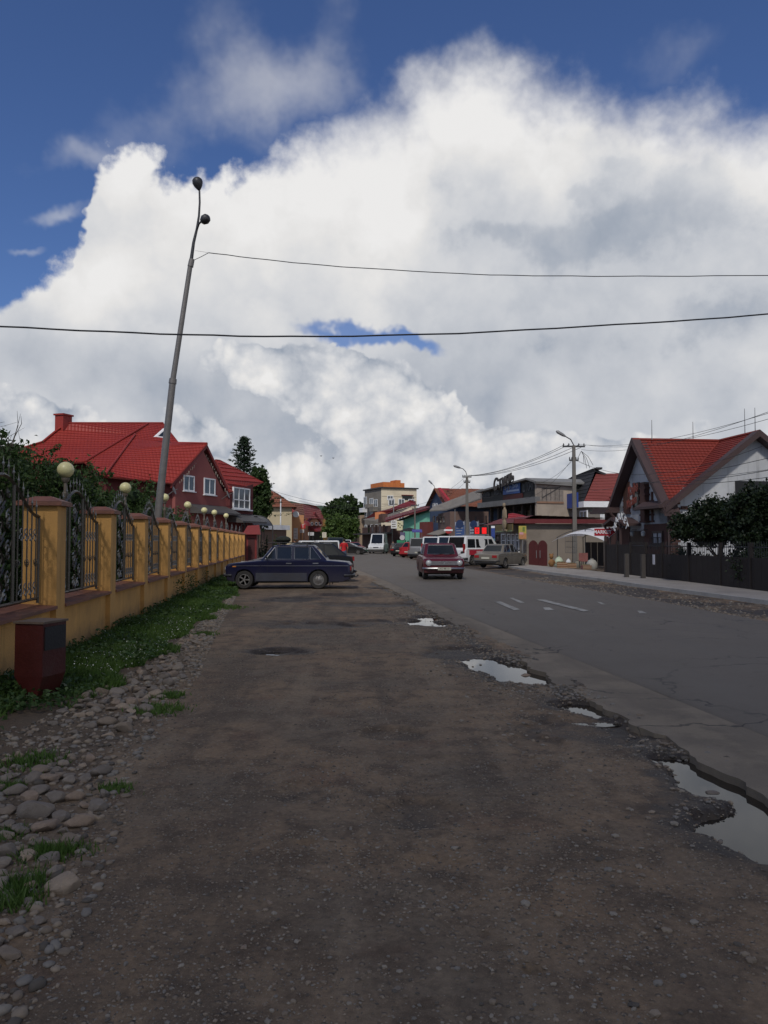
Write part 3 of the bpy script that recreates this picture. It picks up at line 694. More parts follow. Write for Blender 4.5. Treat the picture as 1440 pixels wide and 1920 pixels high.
thuja_mat = leafmat('thuja_leaves', (.026, .056, .014), (.068, .112, .030))
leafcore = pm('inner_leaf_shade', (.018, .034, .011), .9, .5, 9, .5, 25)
def hedge():
    # each thuja of the hedge is a shrub of its own
    spec = [(7.3, 2.62), (8.5, 2.78), (9.8, 2.95), (11.1, 2.98), (12.5, 3.0), (14, 3.02), (15.6, 3.05), (17.5, 3.0), (19.6, 3.0), (22, 2.9), (24.7, 2.85), (27.5, 2.8), (31, 2.7)]
    where = ['at the left picture edge, behind the nearest iron panel', 'just left of the first full pillar', 'behind the first full pillar, below the chimney', 'behind and left of the largest globe lamp', 'right behind the largest globe lamp', 'behind the second full pillar',
             'left of the second globe lamp', 'behind the second globe lamp', 'left of the leaning pole foot', 'just right of the leaning pole foot', 'under the left gable window', 'under the right gable window', 'farthest back of the hedge, near the smallest lamps']
    for i, (y, h) in enumerate(spec):
        h *= 1.13
        x = FX(y) - 2.15 - .2 * (i % 3); rg = np.random.RandomState(40 + i); w = .86 + .05 * y / 10
        cl = [(rg.uniform(-.5, .5) * w, rg.uniform(-.5, .5) * w, h * f + rg.uniform(-.1, .1), w * (1.1 - .6 * f ** 2.2), w * (1.1 - .6 * f ** 2.2), .42) for f in np.linspace(.12, .86, 13)]
        cl += [(rg.uniform(-.7, .7) * w, rg.uniform(-.7, .7) * w, h * rg.uniform(.55, .95), .22, .22, .3) for _ in range(6)]
        t_ = thing('thuja_shrub', 'dark thuja shrub ' + where[i], 'shrub', (x, y, 0), 0, 'thuja hedge behind the ochre fence')
        MB().tube([(0, 0, -.05), (0, 0, h * .8)], [.07, .02], 6).build('stem', bark, t_)
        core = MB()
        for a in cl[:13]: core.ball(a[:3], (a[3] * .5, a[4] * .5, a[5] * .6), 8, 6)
        core.build('shade_core', leafcore, t_, kind='stuff')  # dark filler balls carry the shrub's inner shade in their colour
        v, q = leaves(26000 if y < 16 else 12000, clumps(cl, .62, .5), .088 if y < 16 else .11, 0, 60 + i, .45); link(quads_mesh('foliage', v, q, thuja_mat), 'foliage', t_)
hedge()

# ------------------------------------------------------------------ grass verge, stones
grassm = leafmat('grass_blades', (.040, .088, .014), (.088, .150, .030), .6, .3)
def GE(y): return np.interp(y, [0, 3, 6.2, 6.7, 8.2, 10, 13.7, 19.7, 26.8, 32], [-2.9, -3.0, -3.04, -2.9, -2.92, -2.95, -3.35, -4.05, -4.9, -6.2])
def make_grass():
    rg = np.random.RandomState(5); n = 110000
    y = 1.5 + 33 * rg.uniform(0, 1, n) ** 1.45; lo = FX(y) - .02; hi = GE(y) + (fbm(y, y * 0 + 2, 1.1, 4) - .5) * .9
    x = lo + (hi - lo) * rg.uniform(0, 1.0, n) ** .95; ok = (x > lo) & (hi > lo)
    dens = fbm(x, y, 1.3, 4); ok &= dens + rg.uniform(-.12, .12, n) > .43 - .12 * (y > 7.5)
    # tufts among the stones
    tufts = [(300, 1330, .22), (318, 1305, .14), (215, 1478, .10), (75, 1595, .13), (45, 1655, .12), (30, 1690, .12), (110, 1595, .14), (10, 1480, .12), (410, 1140, .5), (380, 1190, .2), (60, 1430, .2), (20, 1560, .1)]
    tx = []; ty = []
    for px, py, r in tufts:
        c = G(px, py); k = int(480 * r / .2); a = rg.normal(size=(k, 2)) * r * .5; tx.append(c.x + a[:, 0]); ty.append(c.y + a[:, 1])
    x = np.concatenate([x[ok]] + tx); y = np.concatenate([y[ok]] + ty); n = len(x)
    z, _ = ground_h(x, y); h = rg.uniform(.03, .09, n) * (.6 + 1.1 * fbm(x, y, 2, 3)) * (1 + .6 * np.clip((FX(y) + .7 - x) / .7, 0, 1)); a = rg.uniform(0, 6.28, n)
    h[ok.sum():] *= .62
    w = .0028 + .0014 * np.minimum(y, 20) * .6; dx, dy = np.cos(a) * w, np.sin(a) * w; lx, ly = rg.normal(size=n) * h * .5, rg.normal(size=n) * h * .5
    v = np.stack([np.stack([x - dx, y - dy, z - .01], 1), np.stack([x + dx, y + dy, z - .01], 1), np.stack([x + lx, y + ly, z + h], 1)], 1).reshape(-1, 3)
    link(quads_mesh('grass', v, np.arange(n * 3).reshape(n, 3), grassm), 'grass', kind='stuff')
    # broad weeds (clover, dock, nettles)
    n = 16000; y = 4 + 26 * rg.uniform(0, 1, n) ** 1.3; lo = FX(y) - .02; hi = GE(y); x = lo + (hi - lo) * rg.uniform(0, 1, n) ** 1.3
    patch = fbm(x + 30, y, .9, 3); ok = (patch + rg.uniform(-.1, .1, n) > .5) & (hi > lo); x, y = x[ok], y[ok]
    tall = np.clip((FX(y) + .55 - x) / .5, 0, 1) * (.07 + .4 * ((y > 19) & (y < 26))) + .05
    z, _ = ground_h(x, y); pts = np.stack([x, y, z + rg.uniform(.0, 1, len(x)) * (tall + .05) + .02], 1)
    v, q = leaves(len(pts), lambda r_, k: pts, .055, .55, 8, .7); v[:, :2] += 0
    link(quads_mesh('weeds', v, q, leafmat('weed_leaves', (.030, .066, .016), (.065, .11, .032), .5, .3)), 'weeds', kind='stuff')
    n = 900; y = 7 + 10 * rg.uniform(0, 1, n); lo = FX(y); hi = GE(y); x = lo + (hi - lo) * rg.uniform(.15, 1, n); ok = (fbm(x + 5, y, 1.1, 3) > .5) & (hi > lo); x, y = x[ok], y[ok]; z, _ = ground_h(x, y)
    pts = np.stack([x, y, z + rg.uniform(.06, .13, len(x))], 1); v, q = leaves(len(pts), lambda r_, k: pts, .016, .8, 9, .9)
    link(quads_mesh('clover_flowers', v, q, pm('clover_white', (.62, .62, .55), .7, .1, bump=0)), 'clover_flowers', kind='stuff')
make_grass()

def rock_mesh(seed, sub=2, name='stone', mat=None):
    bm = bmesh.new(); bmesh.ops.create_icosphere(bm, subdivisions=sub, radius=1); o = Vector((seed * 3.1, seed * 1.7, 0))
    for v in bm.verts:
        v.co *= 1 + .30 * mnoise.noise(v.co * .9 + o)
    rg = random.Random(seed)
    for _ in range(9):
        n = Vector([rg.gauss(0, 1) for _ in range(3)]).normalized(); off = rg.uniform(.55, .8)
        for v in bm.verts:
            k = v.co.dot(n) - off
            if k > 0: v.co -= n * k * .96
    me = bpy.data.meshes.new(name); bm.to_mesh(me); bm.free(); me.materials.append(mat)
    me.polygons.foreach_set('use_smooth', [True] * len(me.polygons)); me.set_sharp_from_angle(angle=R(34)); return me
def stonemat(name, cols, bump=.35):
    m = bpy.data.materials.new(name); m.use_nodes = True; t = NT(m.node_tree); b = t.n['Principled BSDF']
    oi = t.new('ShaderNodeObjectInfo'); tc = t.new('ShaderNodeTexCoord')
    cr = t.new('ShaderNodeValToRGB'); cr.color_ramp.interpolation = 'CONSTANT'; e = cr.color_ramp.elements
    for i, c in enumerate(cols):
        q = e[i] if i < 2 else e.new(.5)
        q.position = i / len(cols); q.color = (*c, 1)
    t.put(cr.inputs[0], oi.outputs['Random']); n = t.noise(tc.outputs['Object'], 1.6, 5, .6); n2 = t.noise(tc.outputs['Object'], 9, 3, .7)
    c = t.vm('SCALE', cr.outputs[0], sc=t.m('ADD', t.m('MULTIPLY', n, .7), t.m('MULTIPLY_ADD', n2, .4, .45)))
    t.put(b.inputs['Base Color'], c); b.inputs['Roughness'].default_value = .78; b.inputs['Specular IOR Level'].default_value = .3
    bp = t.new('ShaderNodeBump'); bp.inputs['Strength'].default_value = bump; bp.inputs['Distance'].default_value = .05; t.put(bp.inputs['Height'], n2); t.put(b.inputs['Normal'], bp.outputs[0])
    return m
STCOL = [(.22, .165, .122), (.18, .142, .108), (.26, .205, .152), (.16, .135, .112), (.235, .178, .138), (.205, .172, .138), (.28, .235, .18)]
stonem = stonemat('river_stone', STCOL)
def GO(y): return np.interp(y, [1, 2.6, 3.4, 4.3, 5.2, 6.7, 9.2, 13, 18, 24], [-1.3, -1.34, -1.42, -1.6, -1.85, -2.05, -2.35, -3.0, -3.75, -4.7])
def make_stones():
    border = link(MB().box(-.01, .01, -.01, .01, -.3, -.28).mesh('stone_border', stonem), 'stone_border', kind='structure', loc=(-2.2, 5, 0))
    rg = random.Random(11); rocks = [rock_mesh(i, 3, 'stone', stonem) for i in range(9)]; placed = []
    def big(px, py, w, h=0, rot=None):      # stones read off the photograph
        c = G(px, py, .03); s = w / 2 * c.y / FPX * 1.0; placed.append((c.x, c.y, s * .95, rot if rot is not None else rg.uniform(-.5, .5), rg.uniform(.62, .85), rg.uniform(.45, .65)))
    for a in [(148, 1533, 60, 0, .1), (68, 1514, 78, 0, -.1), (28, 1478, 48, 0, 0), (8, 1590, 72, 0, .3), (75, 1475, 42), (105, 1490, 44), (140, 1487, 40), (55, 1590, 46), (32, 1740, 50, 0, 0), (100, 1568, 34), (135, 1570, 26), (40, 1545, 40), (60, 1557, 30), (12, 1555, 34),
              (115, 1520, 46), (165, 1608, 26), (22, 1450, 26), (95, 1455, 38), (130, 1450, 30), (60, 1650, 30), (35, 1630, 26), (18, 1660, 26), (20, 1780, 50), (5, 1720, 36), (75, 1718, 30), (105, 1720, 24), (5, 1440, 22), (80, 1625, 24), (160, 1500, 26), (175, 1520, 24), (0, 1625, 30), (55, 1680, 30), (100, 1605, 24), (0, 1505, 30), (120, 1545, 26),
              (235, 1362, 44), (200, 1350, 40), (180, 1330, 30), (150, 1338, 26), (170, 1355, 30), (118, 1335, 26), (105, 1383, 24), (125, 1384, 22), (228, 1322, 30), (262, 1300, 26), (240, 1290, 26), (285, 1285, 22), (210, 1325, 24), (250, 1340, 26), (275, 1345, 22), (140, 1370, 24), (100, 1355, 22), (205, 1372, 30), (232, 1292, 24), (300, 1278, 20), (115, 1320, 22)]: big(*a)
    tries = 0
    while len(placed) < 296 and tries < 60000:
        tries += 1; y = 2.2 + 11 * rg.random() ** 1.4; a, b = float(GE(y)), float(GO(y)); 
        if y < 6: a = max(a, -.5 * y - .4)
        x = a + (b - a) * (rg.random() * 1.05 - .02); s = rg.uniform(.035, .075) * (1.25 if 2.6 < y < 5.6 or 7 < y < 9.5 else .8)
        if 5.3 < y < 6.6: s *= .55
        if all((x - q[0]) ** 2 + (y - q[1]) ** 2 > (.66 * (s + q[2])) ** 2 for q in placed): placed.append((x, y, s, rg.uniform(0, 3), rg.uniform(.6, .9), rg.uniform(.45, .7)))
    for x, y, s, r, a, h in placed:
        z = float(ground_h(np.array([x]), np.array([y]))[0][0])
        o = link(rg.choice(rocks), 'stone', border, loc=(x + 2.2, y - 5, z + s * h * .45), rot=(rg.uniform(-.15, .15), rg.uniform(-.15, .15), r)); o.scale = (s, s * a, s * h)
    # the countless smaller cobbles and the gravel, joined
    def scatter(name, n, fx, fy, smin, smax, parent, cols, sub=1, kind='stuff', keep=None, sink=.25):
        rg = np.random.RandomState(len(name) + n); y = fy(rg, n); x = fx(rg, y); s = smin + (smax - smin) * rg.uniform(0, 1, n) ** 3
        if keep is not None: k = keep(rg, x, y); x, y, s = x[k], y[k], s[k]
        z, _ = ground_h(x, y); n = len(x); bases = []
        for q in range(6):
            bm = bmesh.new(); bmesh.ops.create_icosphere(bm, subdivisions=max(1, sub), radius=1)
            if sub == 0: bm.free(); bm = bmesh.new(); [bm.verts.new(c_) for c_ in ((1, 0, 0), (0, 1, 0), (-1, 0, 0), (0, -1, 0), (.15, .1, 1), (0, 0, -1))]; bm.verts.ensure_lookup_table(); [bm.faces.new([bm.verts[k_] for k_ in f_]) for f_ in ((0, 1, 4), (1, 2, 4), (2, 3, 4), (3, 0, 4), (1, 0, 5), (2, 1, 5), (3, 2, 5), (0, 3, 5))]; bm.verts.index_update()
            vv = np.array([(v.co * (1 + .35 * mnoise.noise(v.co * 1.1 + Vector((q * 5, 0, 0)))))[:] for v in bm.verts]); ff = np.array([[v.index for v in f.verts] for f in bm.faces]); bm.free(); bases.append((vv, ff))
        V = []; F = []; MI = []; o = 0; typ = rg.randint(0, 6, n)
        for q in range(6):
            vv, ff = bases[q]; k = np.where(typ == q)[0]; m = len(k)
            if not m: continue
            a = rg.uniform(0, 6.28, m); ca, sa = np.cos(a)[:, None], np.sin(a)[:, None]; sx, sy, sz = s[k], s[k] * rg.uniform(.55, .95, m), s[k] * rg.uniform(.35, .65, m)
            X = vv[None, :, 0] * sx[:, None]; Y_ = vv[None, :, 1] * sy[:, None]; Z = vv[None, :, 2] * sz[:, None]
            V.append(np.stack([X * ca - Y_ * sa + x[k][:, None], X * sa + Y_ * ca + y[k][:, None], Z + (z[k] + sz * (1 - 2 * sink) * .6)[:, None]], -1).reshape(-1, 3))
            F.append((ff[None] + (np.arange(m) * len(vv))[:, None, None] + o).reshape(-1, 3)); MI.append(np.repeat(rg.randint(0, len(cols), m), len(ff))); o += m * len(vv)
        me = quads_mesh(name, np.concatenate(V), np.concatenate(F), cols, np.concatenate(MI)); me.polygons.foreach_set('use_smooth', [sub > 1] * len(me.polygons))
        return link(me, name, parent, kind=kind)
    pc = [pm('pebble_%s' % n_, c, .85, .3, 20, .1, 200) for n_, c in (('brown', (.15, .118, .088)), ('grey', (.15, .136, .118)), ('dark', (.075, .064, .052)), ('pale', (.20, .175, .142)), ('tan', (.20, .16, .118)))]
    scatter('small_cobbles', 10000, lambda r, y: GE(y) + (GO(y) + .18 - GE(y)) * r.uniform(-.06, 1.0, len(y)) ** 1.0 , lambda r, n: 2 + 22 * r.uniform(0, 1, n) ** 1.5, .008, .036, border, pc, 2).location = (2.2, -5, 0)
    edge = lambda r, y: lane(OLD_L, y) - .05 - np.abs(r.normal(size=len(y))) * .55
    scatter('gravel', 9000, edge, lambda r, n: 2.2 + 16 * r.uniform(0, 1, n) ** 1.2, .005, .028, None, pc, 1, keep=lambda r, x, y: fbm(x, y, 1.2, 3) + r.uniform(-.15, .15, len(x)) > .42)
    scatter('fine_gravel', 90000, lambda r, y: GO(y) + (lane(OLD_L, y) + .1 - GO(y)) * r.uniform(0, 1, len(y)), lambda r, n: 1.8 + 14 * r.uniform(0, 1, n) ** 1.5, .0025, .010, None, pc, 0, keep=lambda r, x, y: fbm(x + 13, y, 1.6, 4) + r.uniform(-.1, .1, len(x)) > .47)
    scatter('asphalt_crumbs', 5000, lambda r, y: lane(OLD_L, y) - .05 + r.normal(size=len(y)) * .13, lambda r, n: 2.5 + 22 * r.uniform(0, 1, n) ** 1.2, .006, .040, None, [pc[1], pc[2], pc[0]], 1, keep=lambda r, x, y: fbm(x, y, 1.9, 3) + r.uniform(-.1, .1, len(x)) > .44)
    scatter('scattered_pebbles', 26000, lambda r, y: GO(y) + (lane(OLD_L, y) - GO(y)) * r.uniform(0, 1, len(y)), lambda r, n: 1.8 + 17 * r.uniform(0, 1, n) ** 1.6,   .003, .014, None, pc, 1, keep=lambda r, x, y: fbm(x + 3, y, 1.1, 4) + r.uniform(-.12, .12, len(x)) > .46)
    scatter('shoulder_gravel', 3500, lambda r, y: lane(ROAD_R, y) + .05 + (lane(WALK_O, y) - lane(ROAD_R, y) - .2) * r.uniform(0, 1, len(y)) ** 2, lambda r, n: 13 + 22 * r.uniform(0, 1, n), .01, .045, None, pc, 1)
    scatter('loose_stones', 700, lambda r, y: lane(OLD_L, y) + r.uniform(0, .8, len(y)), lambda r, n: 3 + 12 * r.uniform(0, 1, n), .004, .012, None, pc, 1)
    # a few single stones lying out on the gravel
    for i, (px, py, w, lab) in enumerate([(985, 1262, 26, 'flat grey stone lying in the larger middle puddle'), (1350, 1568, 22, 'pale stone at the rim of the right puddle'), (505, 1705, 20, 'rounded brown stone embedded low in the middle of the gravel lot'), (1335, 1478, 30, 'dark flat stone poking out of the right puddle'),
                                          (458, 1788, 18, 'small brown stone pressed into the earth near the bottom'), (945, 1382, 16, 'small flat pale stone on the gravel right of the middle'), (1365, 1585, 30, 'mossy broken stone beside the right puddle'), (745, 1865, 24, 'flat stone slab set in the earth at the bottom middle')]):
        c = G(px, py, -.02); s = w / 2 * c.y / FPX; z = float(ground_h(np.array([c.x]), np.array([c.y]))[0][0])
        o = link(rocks[i], 'loose_stone', None, lab, 'stone', loc=(c.x, c.y, max(z, WATER_Z) - s * .10), rot=(0, 0, i)); o.scale = (s, s * .7, s * .4)
make_stones()

# ------------------------------------------------------------------ the leaning street lamp pole and the wires over the lot
def leaning_pole():
    d = 18.6; base = P(296, 962, d); topm = P(324, 714, d); up = P(358, 490, d); d0 = (base - topm).normalized()
    foot = base + d0 * (base.z / -d0.z) * 1.0; foot = base - (topm - base) * (base.z / (topm.z - base.z))
    t_ = thing('street_lamp', 'tall grey metal pole leaning right behind the ochre fence, two dark egg-shaped lamp heads', 'street lamp', foot)
    L = lambda v: v - foot
    pm_ = pm('old_pole_metal', (.20, .185, .17), .5, .3, 1.2, .2, 12, metal=.35, grime=.35)
    MB().tube([L(foot - Vector((0, 0, .1))), L(topm)], [.098, .08], 14).tube([L(topm + (foot - topm).normalized() * .07), L(topm + (up - topm).normalized() * .05)], [.095, .088], 14).build('lower_tube', pm_, t_, 40)
    MB().tube([L(topm), L(up)], [.068, .058], 12).tube([L(P(357, 500, d)), L(P(360, 486, d))], [.072, .066], 12).build('upper_tube', pm_, t_, 40)
    pts = [P(358, 492, d), P(363, 455, d), P(369, 430, d), P(373, 405, d), P(374.5, 380, d), P(374, 358, d)]
    MB().tube([L(p) for p in pts], [.045, .036, .030, .026, .024, .022], 10).build('curved_arm', steel, t_, 40)
    c = P(371, 345, d); MB().lathe([(.02, -.17), (.05, -.13), (.10, -.05), (.128, .03), (.12, .10), (.08, .145), (.02, .165)], 14, 0, Matrix.Translation(L(c)) @ Matrix.Rotation(R(-12), 4, 'Y')).build('lamp_head', steel, t_, 50)
    c2 = P(385, 411, d - .5)
    MB().tube([L(P(369, 432, d)), L(P(373, 420, d - .2)), L(P(379, 413, d - .4))], .022, 8).build('side_arm', steel, t_, 40)
    MB().lathe([(.03, -.13), (.08, -.10), (.118, -.02), (.10, .07), (.05, .11)], 12, 0, Matrix.Translation(L(c2)) @ Matrix.Rotation(R(60), 4, 'Y') @ Matrix.Rotation(R(25), 4, 'X')).build('lamp_head', steel, t_, 50)
    MB().tube([L(P(363, 488, d)), L(P(376, 482, d)), L(P(391, 474, d))], .008, 4).tube([L(P(366, 470, d)), L(P(380, 472, d)), L(P(391, 474, d))], .003, 4).build('wire_stay', cableM, t_)
leaning_pole()
def cable(label, pts, r=.012, group=None, wob=.0, n=40):
    "a hanging cable through given places; pts = [(px, py, d)], smoothed between them"
    q = [P(*p) for p in pts]; out = []
    for i in range(len(q) - 1):
        a = q[max(0, i - 1)]; b = q[i]; c = q[i + 1]; e = q[min(len(q) - 1, i + 2)]
        for k in range(max(2, n // (len(q) - 1))):
            s_ = k / max(2, n // (len(q) - 1)); out.append(.5 * ((2 * b) + (c - a) * s_ + (2 * a - 5 * b + 4 * c - e) * s_ ** 2 + (3 * b - a - 3 * c + e) * s_ ** 3))
    out.append(q[-1])
    if wob:
        for i, p in enumerate(out[1:-1]): p.z += wob * math.sin(i * 1.9) * random.uniform(.3, 1)
    o = MB().tube(out, r, 5).build('overhead_cable', cableM, None)
    for k, v in (('label', label), ('category', 'cable'), ('group', group)):
        if v: o[k] = v
    return o
cable('thin cable running right from the top of the leaning lamp pole', [(391, 474, 18.6), (500, 487, 18.6), (640, 500, 18.6), (860, 513, 18.6), (1000, 517, 18.7), (1200, 518, 18.8), (1440, 516, 19), (1700, 508, 19.4)], .011, wob=.008)
cable('thick black cable sagging across the whole street, in front of the leaning pole', [(-160, 602, 14), (0, 612, 14.1), (200, 622, 14.3), (400, 629, 14.6), (600, 631, 15), (860, 625, 15.4), (1100, 612, 15.8), (1300, 600, 16.2), (1440, 589, 16.5), (1700, 566, 17)], .017, wob=.008)

# ------------------------------------------------------------------ litter bin
def litter_bin():
    redp = pm('red_bin_paint', (.055, .008, .006), .5, .35, 3, .2, 30, grime=.45); g = P(75, 1290, 7.55)
    t_ = thing('litter_bin', 'dark red metal litter bin with pointed bottom hung on a grey post in the grass', 'bin', (g.x, 7.55, 0), R(-14))
    w, dd, zt, zm, zb = .155, .17, .77, .27, .05
    # the bucket: open towards the top of its right side, tapering to a keel
    m = MB(); o = Vector((0, 0, 0))
    ring = [(-w, -dd), (w, -dd), (w, dd), (-w, dd)]
    m.hexa([(x, y, zm) for x, y in ring], [(x, y, zt) for x, y in ring])
    m.add([(-w, -dd, zm), (w, -dd, zm), (w, dd, zm), (-w, dd, zm), (-.02, -dd * .9, zb), (.08, -dd * .9, zb), (.08, dd * .9, zb), (-.02, dd * .9, zb)], [(0, 1, 5, 4), (1, 2, 6, 5), (2, 3, 7, 6), (3, 0, 4, 7), (4, 5, 6, 7)])
    m.build('bucket', redp, t_, None)
    MB().box(w + .002, w + .012, -dd + .02, dd - .02, .52, zt - .03).build('opening', black, t_)
    MB().box(-w - .015, w + .015, -dd - .015, dd + .015, zt + .002, zt + .022).build('lid', pm('rusty_lid', (.12, .085, .06), .7, .3, 5, grime=.4), t_)
    MB().box(-w - .07, -w - .01, -.03, .03, -.1, zt - .02).box(-w - .012, -w - .002, -.05, .05, .45, .6).build('post', pm('grey_post', (.16, .15, .14), .7, .2, 4, grime=.4), t_)
litter_bin()

# ------------------------------------------------------------------ the red-roofed house on the left
redtile = roofmat('red_metal_tile', (.26, .030, .021), .22, .55, .03, .3); redtile2 = roofmat('orange_red_tile', (.20, .029, .018), .20, .7, .05, .5)
brownroof = roofmat('brown_tile', (.20, .075, .042), .24, .65, .03, .4); maroonroof = roofmat('maroon_sheet', (.165, .025, .028), .25, .45, .03, .2); greyroof = roofmat('grey_corrugated', (.19, .17, .145), .18, .8, .04, .4)
def PL(mb, pts, parent=None, th=.12, mi=0):
    q = [P(*p) for p in pts]; n = (q[1] - q[0]).cross(q[2] - q[0]).normalized()
    if n.z < 0: n = -n
    return mb.slab(q, -n * th, mi)
def roofs(name, mat, polys, parent, step=.34, lift=.04, inv=None, label=None):
    m = MB()
    for q in polys:
        q = [P(*p) if not isinstance(p, Vector) else p for p in q]; m.courses(q, step, lift); m.tube([p - Vector((0, 0, .03)) for p in q + q[:1]], .075, 5)
    if inv is not None: m.v = [tuple(inv @ Vector(v)) for v in m.v]
    return m.build(name, mat, parent, label=label)
def red_house():
    wine = pm('wine_plaster', (.25, .078, .070), .85, .12, 1.2, .3, 40, grime=.12); dark = pm('shaded_red_plaster', (.10, .020, .020), .8, .15, 1.5)  # dark: shade on the side walls put into a darker red
    S = Site('house', 'two-storey house with big red metal tile roof and wine-red gable wall behind the fence', 'house', (-13.2, 50.0), (-11.35, 55.2)); I = S.I
    A = lambda *p: I @ P(*p)
    faces = [[(25, 846, 49), (80, 829, 51), (108, 806, 52.5), (128, 794, 53), (278, 794, 57), (159, 866, 48.5), (60, 869, 47)],
             [(278, 794, 57), (253, 815, 54.6), (195, 893, 46.4), (159, 866, 48.5)],
             [(278, 794, 57), (306, 794, 58), (335, 831, 55), (388, 832, 52.9), (322, 906, 49), (195, 893, 46.4), (253, 815, 54.6)]]
    roofs('roof', redtile, faces, S.root, .36, .03, I)
    roofs('wing_roof', redtile, [[(404, 862, 56.5), (412, 863, 57), (493, 904, 60), (440, 927, 56.5), (431, 922, 55)]], S.root, .36, .045, I)
    # back slopes close the roof
    m = MB()
    for q in ([(128, 794, 53), (278, 794, 57), (306, 794, 58), (300, 850, 68), (100, 850, 62)], [(388, 832, 52.9), (335, 831, 55), (400, 900, 60), (432, 925, 55.6)], [(404, 862, 56.5), (412, 863, 57), (493, 904, 60), (440, 900, 66)]): m.add([A(*p) for p in q], [tuple(range(len(q)))])
    m.build('rear_roof', redtile, S.root)
    # hip beads along ridge and edges
    m = MB(); 
    for q in ([(128, 793, 53), (306, 793, 58)], [(278, 793, 56.9), (159, 865, 48.4)], [(335, 830, 54.9), (388, 831, 52.8)], [(253, 814, 54.4), (195, 892, 46.2)], [(128, 793, 53), (108, 805, 52.4), (80, 828, 50.9), (25, 845, 48.9)]): m.tube([A(*p) for p in q], .07, 6)
    m.build('ridge_cap', redtile, S.root, kind='stuff')
    c = A(119, 795, 53); MB().box(c.x - .42, c.x + .42, c.y - .35, c.y + .35, c.z - .6, c.z + .55).box(c.x - .5, c.x + .5, c.y - .43, c.y + .43, c.z + .552, c.z + .66).build('chimney', redtile, S.root)
    # dormer triangle near the ridge end
    m = MB(); q = [A(291, 819, 53.6), (A(309, 803, 53.6)), A(318, 822, 53.6)]; m.slab(q, (0, .15, 0)); dm = m.build('dormer', white_trim, S.root)
    def shrink(q, k): c_ = (q[0] + q[1] + q[2]) / 3; return [c_ + (p - c_) * k for p in q]
    m = MB(); w = shrink(q, .68); m.add([p - Vector((0, .02, 0)) for p in w], [(0, 1, 2)]); m.build('dormer_pane', glass, dm)
    # gable wall (plane y = 0), its rake boards and ornament
    f = lambda px, py: S.f(px, py); pk = f(381, 846); l = f(329, 908); r = f(426, 935)
    m = MB(); m.slab([(l[0], 0, 0), (r[0], 0, 0), (r[0], 0, r[1]), (pk[0], 0, pk[1]), (l[0], 0, l[1])], (0, 6, 0)); m.build('gable_wall', wine, S.root)
    m = MB()
    for p0, p1 in (((388, 833, 52.9), (322, 907, 49)), ((388, 833, 52.9), (434, 927, 55.4))):
        a, b = A(*p0), A(*p1); m.slab([a, b, b - Vector((0, 0, .26)), a - Vector((0, 0, .26))], (0, .12, 0))
    m.build('rake_board', pm('rake_red', (.16, .022, .02), .55, .1), S.root)
    m = MB(); lace = pm('pale_fretwork', (.33, .27, .23), .7, .2)
    for p0, p1 in (((383, 848, 53.0), (334, 905, 49.4)), ((384, 850, 53.1), (428, 928, 55.1))):
        a, b = A(*p0), A(*p1)
        for k in range(15):
            q = a + (b - a) * (k + .5) / 15; w = .10 + .05 * math.sin(k * 2.2); m.tube([q + Vector((0, -.05, 0)), q + Vector((.02, -.05, -w * 1.8))], [.05, .012], 4)
    m.build('gable_fretwork', lace, S.root, kind='stuff')
    for a in ((343.5, 364, 890, 920), (382, 403, 895.5, 927)):
        x0, z1 = f(a[0], a[2]); x1, _ = f(a[1], a[2]); _, z0 = f(a[0], a[3]); S.window(x0, x1, z0, z1, white_trim, pale_glass, 0, (2, 1), .09, white_trim)
    # grey canopy strip below, ground floor
    a = f(366, 948); b = f(426, 958); MB().hexa([(a[0] - .6, -1.0, a[1] - .55), (b[0] + .2, -1.0, a[1] - .55), (b[0] + .2, 0, a[1] - .5), (a[0] - .6, 0, a[1] - .5)], [(a[0] - .6, -1.0, a[1] - .42), (b[0] + .2, -1.0, a[1] - .42), (b[0] + .2, -.002, a[1] + .1), (a[0] - .6, -.002, a[1] + .1)]).build('porch_roof', pm('dark_grey_sheet', (.07, .065, .062), .6, .2), S.root)
    # left walls under the big eaves
    m = MB(); ev = [A(28, 849, 49.6), A(62, 868, 47.8), A(158, 865, 49.2), A(196, 891, 47.2), A(324, 904, 49.6)]
    for p, q in zip(ev[:-1], ev[1:]): m.slab([(p.x, p.y, 0), (q.x, q.y, 0), (q.x, q.y, q.z - .02), (p.x, p.y, p.z - .02)], (0, .3, 0))
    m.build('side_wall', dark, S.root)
    # satellite dishes left and right of the gable foot
    for px, py, d in ((326, 920, 48.6), (427, 928, 54.6)):
        c = A(px, py, d); MB().lathe([(.02, -.04), (.16, -.02), (.27, .05)], 12, 0, Matrix.Translation(c) @ Matrix.Rotation(R(70), 4, 'X') @ Matrix.Rotation(R(20), 4, 'Y')).tube([c, c + Vector((0, -.3, .1))], .02, 4).tube([c, c + Vector((0, .5, -.3))], .03, 4).build('satellite_dish', galv, S.root)
    # the wing with the large white window
    W0, W1 = A(431, 990, 55.3), A(474, 990, 58.6)
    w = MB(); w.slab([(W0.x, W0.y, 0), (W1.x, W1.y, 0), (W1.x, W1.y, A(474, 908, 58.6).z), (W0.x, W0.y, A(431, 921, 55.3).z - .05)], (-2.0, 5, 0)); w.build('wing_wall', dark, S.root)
    wi = thing('wing_front', '', '', (0, 0, 0)); bpy.data.objects.remove(wi)
    ang = math.atan2(W1.y - W0.y, W1.x - W0.x); T = Matrix.Translation((W0.x, W0.y, 0)) @ Matrix.Rotation(ang, 4, 'Z'); WL = (W1 - W0).length
    za, zb = A(455, 955, 57).z, A(455, 915, 57).z
    m = MB(); rect_frame(m, WL * .1, WL * .82, za, zb, .09, -.1, .02, T)
